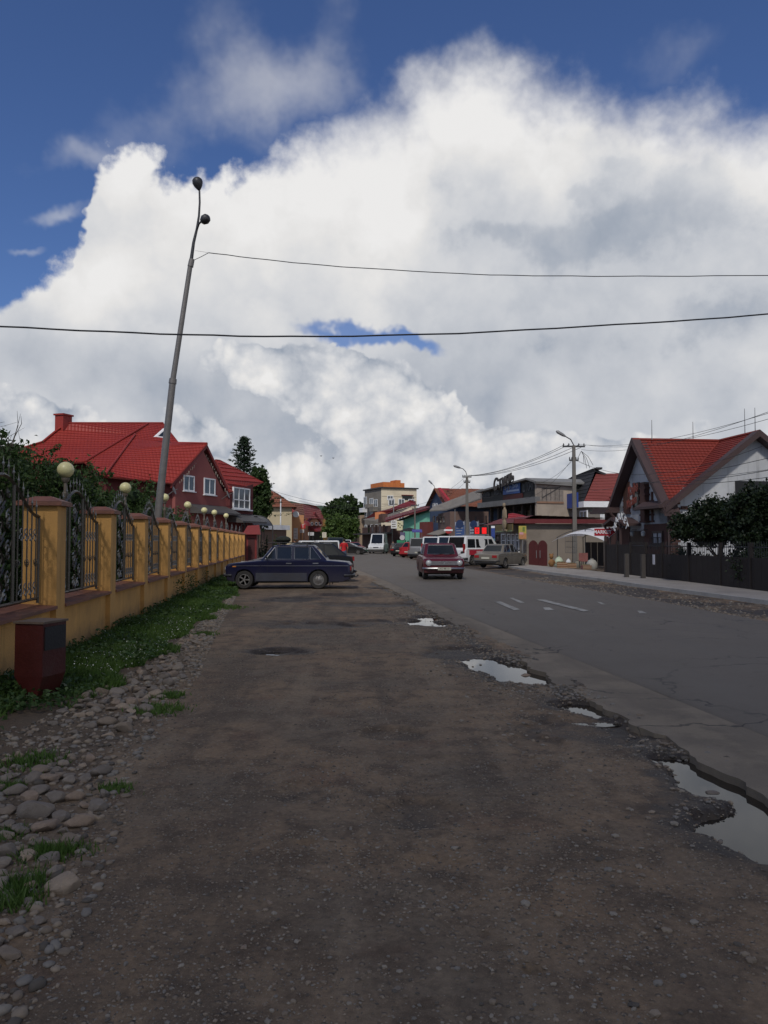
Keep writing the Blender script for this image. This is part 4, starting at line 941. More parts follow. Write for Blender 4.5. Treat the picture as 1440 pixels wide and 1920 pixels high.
    for k in (1, 2): xx = WL * (.1 + .72 * k / 3); m.box(xx - .04, xx + .04, -.09, .01, za + .09, zb - .09, 0, T)
    m.box(WL * .1 + .09, WL * .82 - .09, -.085, .005, za + (zb - za) * .4, za + (zb - za) * .4 + .07, 0, T); wn = m.build('window', white_trim, S.root)
    MB().box(WL * .1 + .09, WL * .82 - .09, -.05, -.04, za + .09, zb - .09, 0, T).build('pane', pale_glass, wn); MB().box(WL * .05, WL * .87, -.25, -.002, za - .1, za - .01, 0, T).build('sill', white_trim, wn)
    zz = A(455, 975, 57).z
    MB().hexa([tuple(T @ Vector(v)) for v in ((-.3, -1.2, zz - .25), (WL, -1.2, zz - .25), (WL, 0, zz - .2), (-.3, 0, zz - .2))], [tuple(T @ Vector(v)) for v in ((-.3, -1.2, zz - .12), (WL, -1.2, zz - .12), (WL, -.003, zz + .45), (-.3, -.003, zz + .45))]).build('porch_roof', MATS['dark_grey_sheet'], S.root)
    m = MB()
    for k in range(9): m.tube([T @ Vector((-.1 + WL * k / 8, -1.0, 0)), T @ Vector((-.1 + WL * k / 8, -1.0, zz - .3))], .03, 4)
    m.build('porch_grille', black, S.root, kind='stuff')
red_house()

# dark red gate tower at the end of the fence
def gate_tower():
    dr = pm('gate_red', (.16, .02, .018), .6, .15); a = P(462, 1040, 47.5)
    t_ = thing('gatehouse', 'small dark red gate booth with hipped top at the far end of the ochre fence', 'gate', (a.x, 47.5, 0), R(8))
    MB().box(0, .62, 0, 2, -.05, 2.0).build('wall', dr, t_); MB().hexa([(-.25, -.3, 2.002), (.85, -.3, 2.002), (.85, 2.3, 2.002), (-.25, 2.3, 2.002)], [(.05, .3, 2.55), (.75, .3, 2.6), (.75, 1.9, 2.6), (.05, 1.9, 2.55)]).build('roof', dr, t_)
    MB().box(.1, .5, -.02, -.004, .1, 1.8).build('door', pm('gate_dark', (.05, .01, .01), .6, .1), t_)
gate_tower()

# ------------------------------------------------------------------ right: half-timbered corner house
whitewall = pm('white_plaster', (.50, .51, .52), .85, .10, 1.0, .25, 50, grime=.08, splash=.5); brownbrick = pm('brown_brick', (.085, .04, .030), .85, .25, 8, .3, 30); fascia = pm('dark_fascia', (.060, .036, .034), .6, .12, 2)
def corner_house():
    S = Site('house', 'white gabled house with steep orange-red tile roof, dark brown boards and brick quoins', 'house', (12.15, 39.95), (12.8, 34.45)); W = S.w; D = 7.9
    z_e, z_r = 3.42, 6.45; ym = D / 2; xm = W / 2
    w = MB(); w.slab([(0, 0, 0), (W, 0, 0), (W, 0, z_e), (xm, 0, z_r - .1), (0, 0, z_e)], (0, 3.9, 0)); 
    w.build('front_wall', whitewall, S.root)
    w = MB(); w.slab([(W + .003, -.0, 0), (W + .003, D, 0), (W + .003, D, z_e), (W + .003, ym, z_r - .1), (W + .003, 0, z_e)], (-W - .5, 0, 0)); w.build('side_wall', whitewall, S.root)
    # roofs: ridge A runs into the house, ridge B along the street
    ov = .5; sA = (z_r - z_e) / xm; sB = (z_r - z_e) / ym
    rA = [(xm, -ov, z_r), (xm, ym, z_r)]
    eA = z_r - sA * (xm + .45); eB = z_r - sB * (ym + .45)
    V = Vector
    front = [V((xm, -ov, z_r)), V((xm, ym, z_r)), V((W + .45, -.45, min(eA, eB))), V((W + .45, -ov, eA))]
    backs = [V((xm, -ov, z_r)), V((-.45, -ov, eA)), V((-.45, ym, eA)), V((xm, ym, z_r))]
    m = MB(); m.courses(front, .19, .028); m.courses(backs, .19, .028)
    mB = [V((W + .5, ym, z_r)), V((xm, ym, z_r)), V((W + .45, -.40, eB)), V((W + .5, -.45, eB))]
    m.courses(mB, .19, .028)
    m.courses([V((W + .5, ym, z_r)), V((-3, ym, z_r)), V((-3, D + .45, eB)), V((W + .5, D + .45, eB))], .30, .04)
    m.courses([V((xm, ym, z_r)), V((-3, ym, z_r)), V((-3, .5, z_r - sB * (ym - .5))), V((-.45, .5, z_r - sB * (ym - .5)))], .30, .04)
    m.build('roof', redtile2, S.root)
    m = MB(); m.tube([(xm, -ov, z_r + .04), (xm, ym, z_r + .04)], .08, 6); m.tube([(W + .5, ym, z_r + .04), (-3, ym, z_r + .04)], .08, 6); m.tube([(xm, ym, z_r + .03), (W + .4, -.38, eB + .05)], .035, 5)
    m.build('ridge_tiles', redtile2, S.root)
    # heavy rake boards
    m = MB(); th = .27
    for sx in (-1, 1):
        a = V((xm, -ov - .06, z_r + .12)); b = V((xm + sx * (xm + .52), -ov - .06, eA + .02)); m.slab([a, b, b - V((0, 0, th)), a - V((0, 0, th * 1.25))], (0, .42, 0))
        m.slab([a + V((0, .43, -.10)), b + V((0, .43, -.10)), b + V((0, .43, -.22)), a + V((0, .43, -.22))], (0, .3, 0))
    for sy in (-1, 1):
        a = V((W + .56, ym, z_r + .12)); b = V((W + .56, ym + sy * (ym + .52), eB + .02)); m.slab([a, b, b - V((0, 0, th)), a - V((0, 0, th * 1.15))], (-.5, 0, 0))
    m.build('rake_board', fascia, S.root)
    # cornices at eaves level on the street face
    m = MB(); f = S.f
    xl0 = f(1130, 950)[0]; xl1 = f(1162, 950)[0]; m.box(xl0, xl1, -.75, -.01, 3.05, 3.17).box(xl0 + .05, xl1, -.6, -.01, 3.172, 3.35); 
    xr0 = f(1216, 950)[0]; m.box(xr0, W + .35, -.75, -.01, 3.05, 3.17).hexa([(xr0, -.7, 3.172), (W + .3, -.7, 3.172), (W + .3, -.01, 3.172), (xr0, -.01, 3.172)], [(xr0, -.3, 3.42), (W + .3, -.3, 3.42), (W + .3, -.01, 3.42), (xr0, -.01, 3.42)])
    m.build('cornice', fascia, S.root, kind='stuff')
    # brick piers with toothed edges on white
    def pier(x0, x1, z0, z1, y=-.05, teeth=True, nm='brick_pier'):
        m = MB(); m.box(x0, x1, y, -.003, z0, z1); k = int((z1 - z0) / .16)
        if teeth:
            for i in range(k):
                if i % 2: continue
                z = z0 + .16 * i; m.box(x0 - .09, x0 - .001, y, -.003, z, z + .085); m.box(x1 + .001, x1 + .09, y, -.003, z, z + .085)
        m.build(nm, brownbrick, S.root)
    x0, z1 = f(1170, 905); x1, _ = f(1181, 905); _, z0 = f(1175, 964); pier(x0, x1, z0, z1)
    x0, z1 = f(1209, 905); x1, _ = f(1217, 905); _, z0 = f(1212, 980); pier(x0, x1, z0, z1, -.25)
    x0, z1 = f(1222, 918); x1, _ = f(1225, 918); pier(x0, x1, z0, min(z1, 3.9))
    # quoins at the near corner
    m = MB()
    for i in range(28):
        z = .1 + i * .12; w_ = .30 if i % 2 else .42
        m.box(W + .006, W + .03, 0, w_, z, z + .105); m.box(W - w_ * .7, W + .004, -.025, -.003, z, z + .105)
    m.build('quoins', brownbrick, S.root, kind='stuff')
    # brick ground floor
    _, zb = f(1235, 982); m = MB(); xd0 = f(1182, 1000)[0]; xd1 = f(1209, 1000)[0]
    m.box(f(1137, 1000)[0], xd0, -.04, -.004, 0, zb - .1); m.box(xd1, W - .32, -.04, -.004, 0, zb); m.build('brick_base', brownbrick, S.root, kind='stuff')
    MB().box(xd0 + .002, xd1 - .002, -.02, -.004, 0, zb - .3).build('door', pm('door_dark', (.03, .015, .012), .5, .1), S.root)
    # windows
    for a in ((1188, 1200.5, 906, 956),):
        x0, z1 = f(a[0], a[2]); x1, z0 = f(a[1], a[3]); S.window(x0, x1, z0, z1, brownmetal, glass, -.01, (1, 2), .09)
    x0, z1 = f(1226, 996); x1, z0 = f(1246, 1022); wn = S.window(x0, x1, z0, z1, brownmetal, pm('white_curtain', (.38, .38, .39), .9, .25, 9), -.05, (2, 1), .09)
    m = MB()
    for i in range(7): xx = x0 + (x1 - x0) * i / 6; m.tube([(xx, -.18, z0 - .2), (xx, -.2, z0 + .35)], .012, 4)
    m.tube([(x0, -.2, z0 + .35), (x1, -.2, z0 + .35)], .015, 4); m.tube([(x0, -.2, z0 + .02), (x1, -.2, z0 + .02)], .015, 4); m.build('window_grille', black, wn, kind='stuff')
    # lanterns beside the door
    lm = pm('lantern_glass', (.42, .42, .40), .3, .1, bump=0)
    for px in (1185, 1206):
        x, z = f(px, 1001, -.25); l = MB().lathe([(.05, z - .12), (.09, z - .08), (.11, z + .08), (.06, z + .13)], 8, 0, Matrix.Translation((x, -.25, 0))).build('wall_lantern', lm, S.root)
        MB().tube([(x, -.01, z + .2), (x, -.25, z + .2), (x, -.25, z + .13)], .015, 4).build('bracket', black, l)
    # small porch roof over the door
    x0, z = f(1150, 972, -.5); x1, _ = f(1184, 972, -.5)
    MB().slab([(x0, -1.1, z - .3), ((x0 + x1) / 2, -1.1, z + .02), (x1, -1.1, z - .3), (x1, -1.1, z - .42), ((x0 + x1) / 2, -1.1, z - .12), (x0, -1.1, z - .42)], (0, 1.08, 0)).box(x0 + .1, x0 + .2, -1.05, -.95, 0, z - .42).box(x1 - .2, x1 - .1, -1.05, -.95, 0, z - .42).build('porch', fascia, S.root)
    m = MB(); xa, za = f(1145, 966, -1.2); rad = .95
    x, z = f(1164, 976, -1.15)
    for i, ch in enumerate('MARKET'):
        a = R(62 - i * 24.8); write(ch, .44, pm('sign_white', (.75, .75, .73), .5, .05), S.root, x - .0 + (-rad * math.sin(a)) * .8, -1.16, z - .75 + rad * math.cos(a), name='letter', tilt=a * .75, bold=.012)
    m.tube([(x + rad * 1.15 * math.sin(R(q)) * .8, -1.14, z - .70 + rad * 1.2 * math.cos(R(q))) for q in range(-70, 71, 14)], .02, 4); m.build('sign_arch', galv, S.root)
    # red script sign across the brick pier
    rs = pm('script_red', (.17, .03, .018), .45, .15); x, z = f(1184, 925, -.3)
    write('Кафе', .62, rs, S.root, x + .1, -.30, z + .15, .75, name='cafe_lettering', shear=.3, tilt=R(14), bold=.02)
    write('Каріна', .5, rs, S.root, x + .0, -.32, z - .45, .72, name='cafe_lettering', shear=.3, tilt=R(14), bold=.015)
    # lightning rods and gutter pipes
    for (px, py) in ((1211, 786), (1285, 806), (1343, 792), (1413, 770)):
        pass
    for x, y, h, n_ in ((xm + .3, .35, .95, 0), (xm, 2.6, .95, 0), (W - .6, ym, 1.25, 0), (W + .2, ym, 1.15, 0)):
        MB().tube([(x, y, z_r), (x, y, z_r + h)], [.022, .012], 5).build('lightning_rod', galv, S.root)
    MB().tube([(W + .02, -.5, 3.1), (W + .02, -.35, 2.9), (W - .02, -.12, 2.75), (W - .02, -.1, 0)], .05, 6).build('downpipe', fascia, S.root)
    MB().tube([(.1, -.55, 3.1), (.1, -.4, 2.9), (.15, -.15, 2.7), (.15, -.12, 0)], .06, 6).build('downpipe', fascia, S.root)
    # dark board and brown band on the white side wall
    (y0, z1), (y1, z0) = S.e(1378, 902, W + .01), S.e(1480, 935, W + .01)
    MB().box(W + .006, W + .12, y0, min(y1, D - .2), z0, z1).build('dark_board', black, S.root)
    (y0, z1), (y1, z0) = S.e(1266, 948, W + .01), S.e(1288, 955, W + .01); MB().box(W + .006, W + .08, .45, y1, z0, z1 - .02).build('brick_band', brownbrick, S.root)
    return S
CH = corner_house()

# dark fence along the right pavement
def right_fence():
    y0, y1 = 20.5, 40.3; a = Vector((11.55, y1 , 0)); pts = [(float(lane(WALK_I, y)) + .05, y) for y in (37.6, 34.4, 31, 26, 22, 18)]
    t_ = thing('iron_fence', 'dark brown boarded iron fence with spiked bars along the right pavement', 'fence', (pts[2][0], pts[2][1], .08)); o = Vector((pts[2][0], pts[2][1], .08))
    board = pm('black_brown_board', (.011, .007, .006), .7, .3, 3); post = pm('grey_brown_post', (.06, .052, .045), .8, .2, 3)
    m_ = []; path = [Vector((x, y, .08)) for x, y in pts]; tot = 0; gates = []
    segs = [(path[i], path[i + 1]) for i in range(len(path) - 1)]
    for i, (p, q) in enumerate(segs):
        d = (q - p); L = d.length; u = d / L; nrm = Vector((u.y, -u.x, 0)) * .03; k = int(L / .42)
        for j in range(k):
            a = p + u * (L * j / k + .005) - o; b = p + u * (L * (j + 1) / k - .005) - o
            zt = 1.35 if i == 0 else .98; MB().slab([a, b, b + Vector((0, 0, zt)), a + Vector((0, 0, zt))], nrm).build('board', board, t_)
        if i:
            m = MB(); m.tube([p - o + Vector((0, 0, 1.3)) - nrm, q - o + Vector((0, 0, 1.3)) - nrm], .018, 4); bars = m.build('rail', black, t_); m = MB()
            for j in range(int(L / .14)):
                a = p + u * (.14 * j + .07) - o - nrm; m.tube([a + Vector((0, 0, .9)), a + Vector((0, 0, 1.42)), a + Vector((0, 0, 1.5))], [.009, .009, .001], 4)
            m.build('spiked_bars', black, t_, kind='stuff')
        for s in (p, (p + q) / 2):
            a = s - o; MB().box(a.x - .06, a.x + .06, a.y - .06, a.y + .06, -.05, 1.45 if i else 1.5).build('post', board if i else board, t_)
    for px, hh in ((1175, 1.05), (1206, 1.05)):
        g = P(px, 1080, 34.5); 
        g = G(px, 1082 if px < 1200 else 1084, .09); a = g - o; MB().box(a.x - .08, a.x + .08, a.y - .08, a.y + .08, 0, .98).build('gate_post', post, t_)
    g = P(1230, 1049, 31.4); n = thing('notice', 'small white paper notice fixed to the dark fence', 'notice', (g.x - .12, 31.3, g.z), R(-82)); MB().box(-.09, .09, -.012, 0, -.2, .2).build('sheet', pm('paper', (.5, .5, .54), .8, .05), n)
right_fence()

# ------------------------------------------------------------------ right row of buildings, near to far
greywall = pm('grey_render', (.165, .15, .135), .88, .15, 1, .3, 40, grime=.25); beige = pm('beige_render', (.36, .30, .24), .88, .12, 1, .3, 40, grime=.2)
def mansard():
    S = Site('building', 'grey two-storey building with black mansard, red shingle side and white eaves band', 'building', (14.35, 65), (15.2, 58)); W = S.w; f = S.f; I = S.I
    _, zb = f(1101, 951); _, zt = f(1101, 940)
    MB().box(0, W, 0, 8, 0, zb).build('wall', greywall, S.root)
    MB().box(-.35, W + .35, -.35, 8.3, zb + .002, zt).build('eaves_band', white_trim, S.root)
    blackroof = roofmat('black_shingle', (.022, .021, .022), .3, .75, .02, .1); redsh = roofmat('red_shingle', (.17, .04, .034), .3, .8, .02, .45)
    V = Vector; zh = I @ P(1116, 878, 60.3); x3, x4 = zh.x, zh.x
    tp = zh.z; e = zt + .003
    A_ = lambda px, py, d: I @ P(px, py, d)
    p = [V((-.3, -.3, e)), V((W + .3, -.3, e)), A_(1116, 884, 60.6), A_(1112, 878, 60.8), A_(1066, 897, 65.5), A_(1063, 903, 66)]
    m = MB(); m.courses(p, .4, .03); m.build('mansard_front', blackroof, S.root)
    m = MB(); t2 = A_(1160, 889, 61.2); m.courses([V((W + .3, -.3, e)), V((W + .3, 8.3, e)), V((W - 1.2, 8.3, t2.z)), A_(1118, 888, 60.8)], .4, .03); m.build('mansard_side', redsh, S.root)
    m = MB(); m.add([A_(1116, 884, 60.6), A_(1112, 878, 60.8), A_(1066, 897, 65.5), (0.5, 8, e), (W - 1, 8, e)], [(0, 1, 2, 3, 4)]); m.slab([A_(1066, 897, 65.5), A_(1118, 876, 60.4), A_(1118, 879, 60.4), A_(1066, 900, 65.5)], (0, .5, 0)); m.build('mansard_cap', blackroof, S.root)
    x0, z1 = f(1055, 928, -.42); x1, z0 = f(1083.5, 951, -.42); MB().box(x0, x1, -.46, -.38, z0, z1).build('blue_sign', pm('sign_blue', (.022, .055, .26), .5, .12, 2), S.root)
    for px0, px1 in ((1061, 1071), (1088, 1102)):
        x0, z1 = f(px0, 958); x1, z0 = f(px1, 976); S.window(x0, x1, z0, z1, white_trim, pale_glass, 0, (2, 1), .1)
    for px in (1125, 1140): 
        (y0, z1), (y1, z0) = S.e(px, 958, W), S.e(px + 8, 976, W)
        S.window(y0, y1, z0, z1, white_trim, pale_glass, 0, (2, 1), .1, side=W + .003)
mansard()

def low_shop():
    S = Site('shop', 'low beige shop with maroon metal roof and yellow-green front beside the maroon gate', 'shop', (8.22, 57.3), (9.1, 50)); W = S.w; f = S.f; e = S.e
    V = Vector; zt = 2.72
    MB().box(0, W, 0, 5.2, 0, zt).build('wall', pm('shop_render', (.20, .17, .14), .88, .15, 1, .3, 40, grime=.3), S.root)
    m = MB(); zr = 3.25
    m.courses([V((-.3, -.8, zt + .05)), V((W + .35, -.8, zt + .05)), V((W + .35, .5, zr)), V((-.3, .5, zr))], .3, .03)
    m.courses([V((-.3, .5, zr)), V((W + .35, .5, zr)), V((W + .35, 5.6, zr - .15)), V((-.3, 5.6, zr - .15))], .5, .02); m.build('roof', maroonroof, S.root)
    MB().box(W + .2, W + .36, -.8, 5.6, zt + .02, zt + .30).build('fascia', pm('maroon_fascia', (.12, .02, .022), .5, .1), S.root)
    m = MB(); q = [S.I @ P(*p) for p in ((953, 964, 57), (962, 962, 57), (1030, 978, 53), (985, 984, 50.2), (952, 986, 55))]; m.courses(q, .3, .03)
    m.build('front_roof', roofmat('red_sheet', (.26, .022, .024), .2, .45, .03, .1), S.root)
    x0, z1 = f(930, 985, -.82); x1, z0 = f(985, 995, -.82)
    MB().box(x0, W + .1, -.86, -.80, 2.28, 2.72).build('lambrequin', pm('olive_board', (.13, .095, .035), .7, .25, 4), S.root); MB().box(x0, W + .1, -.90, -.862, 2.22, 2.30).build('green_trim', pm('green_trim', (.16, .20, .10), .6, .1), S.root)
    for px0, px1 in ((930, 937), (941, 949), (952, 958), (960, 966), (968, 974)):
        x0, z1 = f(px0, 1001); x1, z0 = f(px1, 1040); S.window(x0, x1, max(.2, z0), z1, white_trim if px0 > 940 else brownmetal, pale_glass if px0 > 940 else glass, 0, (1, 2), .07)
    # carved figure sign over the awning
    wood = pm('carved_wood', (.22, .17, .11), .7, .3, 8); x, z = f(946, 993, -1.0); m = MB()
    m.ball((x, -1.0, z + .35), (.33, .14, .42), 10, 8).ball((x + .05, -1.0, z + 1.0), (.24, .12, .5), 10, 8).ball((x, -1.02, z + 1.62), (.11, .11, .15), 10, 8).tube([(x - .2, -1, z + 1.3), (x - .42, -1, z + .7)], [.08, .05], 6).tube([(x + .25, -1, z + 1.3), (x + .42, -1, z + .75)], [.08, .05], 6); m.tube([(x - .5, -1, z - .05), (x + .45, -1, z - .05)], .07, 6); m.build('carved_figure', wood, S.root, 50)
    # double gate with two arches, in the side wall
    gm = pm('gate_maroon', (.06, .009, .010), .6, .2, 3); (g0, _), (g1, _) = e(991, 1040, W + .03), e(1026, 1040, W + .03); _, gz = e(1008, 1013, W + .03)
    for k in range(2):
        a = g0 + (g1 - g0) * k / 2; b = g0 + (g1 - g0) * (k + 1) / 2; n_ = 8
        pts = [(W + .03, a + .01, 0), (W + .03, b - .01, 0)] + [(W + .03, b - .01 - (b - a - .02) * i / n_, gz - .28 + .28 * math.sin(math.pi * (.0 + i / n_)) ** .7) for i in range(n_ + 1)]
        lf = MB().slab(pts, (.05, 0, 0)).build('gate_leaf', gm, S.root)
        MB().tube([(W + .1, (a + .12) if k else (b - .12), .5), (W + .1, (a + .12) if k else (b - .12), 1.0)], .02, 5).build('handle', galv, lf)
    # yellow poster board on a pole at the corner
    g = P(980, 1040, 49.2); t_ = thing('advertising_board', 'yellow and orange advertising board on a thin pole at the corner of the low shop', 'sign', (g.x, 49.2, 0), R(-8)); z0, z1 = P(980, 1011, 49.2).z, P(980, 986, 49.2).z
    MB().tube([(0, 0, -.05), (0, 0, z1)], .025, 6).build('pole', galv, t_); MB().box(-.24, .24, -.05, -.01, z0, z1).build('board', pm('poster_yellow', (.36, .30, .06), .6, .3, 6), t_)
    MB().box(-.23, .23, -.058, -.052, z0 + .02, z0 + .38).build('lower_print', pm('poster_orange', (.38, .17, .07), .6, .3, 9), t_); MB().box(-.19, .05, -.062, -.0585, z0 + .30, z0 + .44).build('pink_print', pm('poster_pink', (.5, .25, .28), .6, .2), t_); MB().box(.0, .14, -.062, -.0585, z0 + .5, z0 + .78).build('green_print', pm('poster_green', (.12, .17, .03), .6, .3, 9), t_)
low_shop()

def hall():
    S = Site('hall', 'large dark market hall with sloping roof, grey concrete fascia and script letters on top', 'market hall', (8.65, 70.2), (11.85, 60)); W = S.w; f = S.f; e = S.e; V = Vector
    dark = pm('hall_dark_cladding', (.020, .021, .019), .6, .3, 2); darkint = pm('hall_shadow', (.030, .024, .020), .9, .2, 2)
    zl = f(898, 921)[1]; zp = f(990, 896)[1]; xp = f(990, 896)[0]; zr = f(1006, 903)[1]; fb0 = f(898, 954)[1]; fb1 = f(1006, 944)[1]
    zb = f(1006, 942)[1]; zt = f(1006, 931)[1]; x_l = f(898, 950)[0]
    side_b = e(1056, 909, W); 
    MB().slab([(x_l, .3, zb), (W - .01, .3, zb), (W - .01, .3, zr - .1), (xp, .3, zp - .15), (x_l, .3, zl - .2)], (0, 14, 0)).build('upper_wall', dark, S.root)
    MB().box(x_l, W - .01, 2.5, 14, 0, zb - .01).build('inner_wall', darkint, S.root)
    MB().slab([(W, 0, 0), (W, side_b[0] + 1, 0), (W, side_b[0] + 1, side_b[1] - .15), (W, 0, zr - .12)], (-.25, 0, 0)).build('side_wall', beige, S.root)
    blk = pm('grey_block', (.22, .19, .165), .9, .3, 4, .4, 18, grime=.3); z2 = e(1010, 940, W)[1]
    MB().slab([(W + .012, .01, z2), (W + .012, side_b[0], z2), (W + .012, side_b[0], side_b[1] - .45), (W + .012, .01, zr - .3)], (-.01, 0, 0)).build('block_panel', blk, S.root)
    MB().box(W + .013, W + .06, 0, side_b[0], z2 - .15, z2).build('brick_band', pm('tan_brick', (.24, .14, .09), .85, .2, 5), S.root)
    m = MB()
    for k in range(5): y = side_b[0] * (.2 + .16 * k); m.tube([(W + .05, y, z2 + .1), (W + .05, y, z2 + 1.0 + .1 * (k % 2))], .02, 4)
    m.tube([(W + .05, side_b[0] * .2, z2 + 1.0), (W + .05, side_b[0] * .85, z2 + 1.1)], .02, 4).tube([(W + .05, side_b[0] * .2, z2 + .3), (W + .05, side_b[0] * .9, z2 + 1.2)], .02, 4); m.build('pipes', steel, S.root, kind='stuff')
    MB().box(x_l, W + .05, -.15, .28, zb, zt).build('concrete_fascia', pm('fascia_concrete', (.15, .15, .148), .85, .15, 1, .3, 20, grime=.3), S.root)
    m = MB()
    m.slab([(x_l - .3, -.2, zl - .14), (xp, -.2, zp - .14), (xp, -.2, zp), (x_l - .3, -.2, zl)], (0, 15, 0)); m.slab([(xp, -.2, zp - .14), (W + .3, -.2, zr - .14), (W + .3, -.2, zr), (xp, -.2, zp)], (0, 15, 0))
    m.slab([(W + .02, -.2, zr - .16), (W + .3, -.2, zr - .16), (W + .3, side_b[0] + 1, side_b[1] - .12), (W + .02, side_b[0] + 1, side_b[1] - .12)], (0, 0, .14)); m.build('roof', pm('hall_roof_sheet', (.18, .175, .165), .6, .2, 1), S.root)
    # script letters standing on the roof edge
    lt = pm('letter_dark', (.045, .038, .034), .5, .1); x, z = f(943, 906, -.25)
    write('Стиль', 1.35, lt, S.root, x, -.25, z + .15, 1.0, name='roof_lettering', shear=.25, bold=.03, depth=.05, tilt=R(9))
    m = MB(); 
    for px in (932, 940, 948, 954): xx, zz = f(px, 909, -.2); m.tube([(xx, -.2, zz - .5), (xx, -.2, zz + .1)], .03, 4)
    m.build('letter_frame', steel, S.root)
    # banner and lettering on the dark band
    x0, z1 = f(944, 911, .25); x1, _ = f(975.5, 903, .25); za = f(944, 928, .25)[1]; zc = f(975.5, 924, .25)[1]; zb1 = f(975.5, 905, .25)[1]
    MB().slab([(x0, .2, za), (x1, .2, zc), (x1, .2, zb1), (x0, .2, z1)], (0, .06, 0)).build('blue_banner', pm('banner_blue', (.05, .12, .33), .5, .25, 1.5), S.root)
    sw = pm('banner_white', (.42, .5, .62), .6, .15); write('Вікна • Двері', .42, sw, S.root, (x0 + x1) / 2, .19, (z1 + zc) / 2 + .2, .95, name='banner_lettering', tilt=R(3)); MB().box(x0 + .7, x1 - .1, .18, .192, za + .18, za + .32).build('banner_line', sw, S.root)
    MB().box(x0, x1 + .4, .2, .28, zt + .05, za - .05).build('maroon_panel', pm('maroon_panel', (.06, .012, .012), .6, .15), S.root)
    dg = pm('dim_white', (.13, .13, .125), .6, .2)
    for tx, p0, p1, py in (('ТКАНИНИ', 901, 918, 927), ('МЕБЛІ', 925, 941, 922), ('ШТОРИ', 978, 1003, 915)):
        a, z = f(p0, py, .25); b, _ = f(p1, py, .25); write(tx, 1.0, dg, S.root, (a + b) / 2, .24, z, (b - a) / 4.6, name='wall_lettering', tilt=R(2))
    # columns and shop windows of the open lower floor
    for k in range(7):
        x = W - .6 - k * 1.5; MB().box(x - .13, x + .13, .6, .85, 0, zb - .002).build('column', pm('column_brown', (.055, .042, .034), .8, .2), S.root)
    for k in range(6):
        x = W - .8 - k * 1.5; S.window(x - 1.05, x - .12, 2.6, zb - .35, brownmetal, glass, 2.47, (1, 1), .06)
hall()

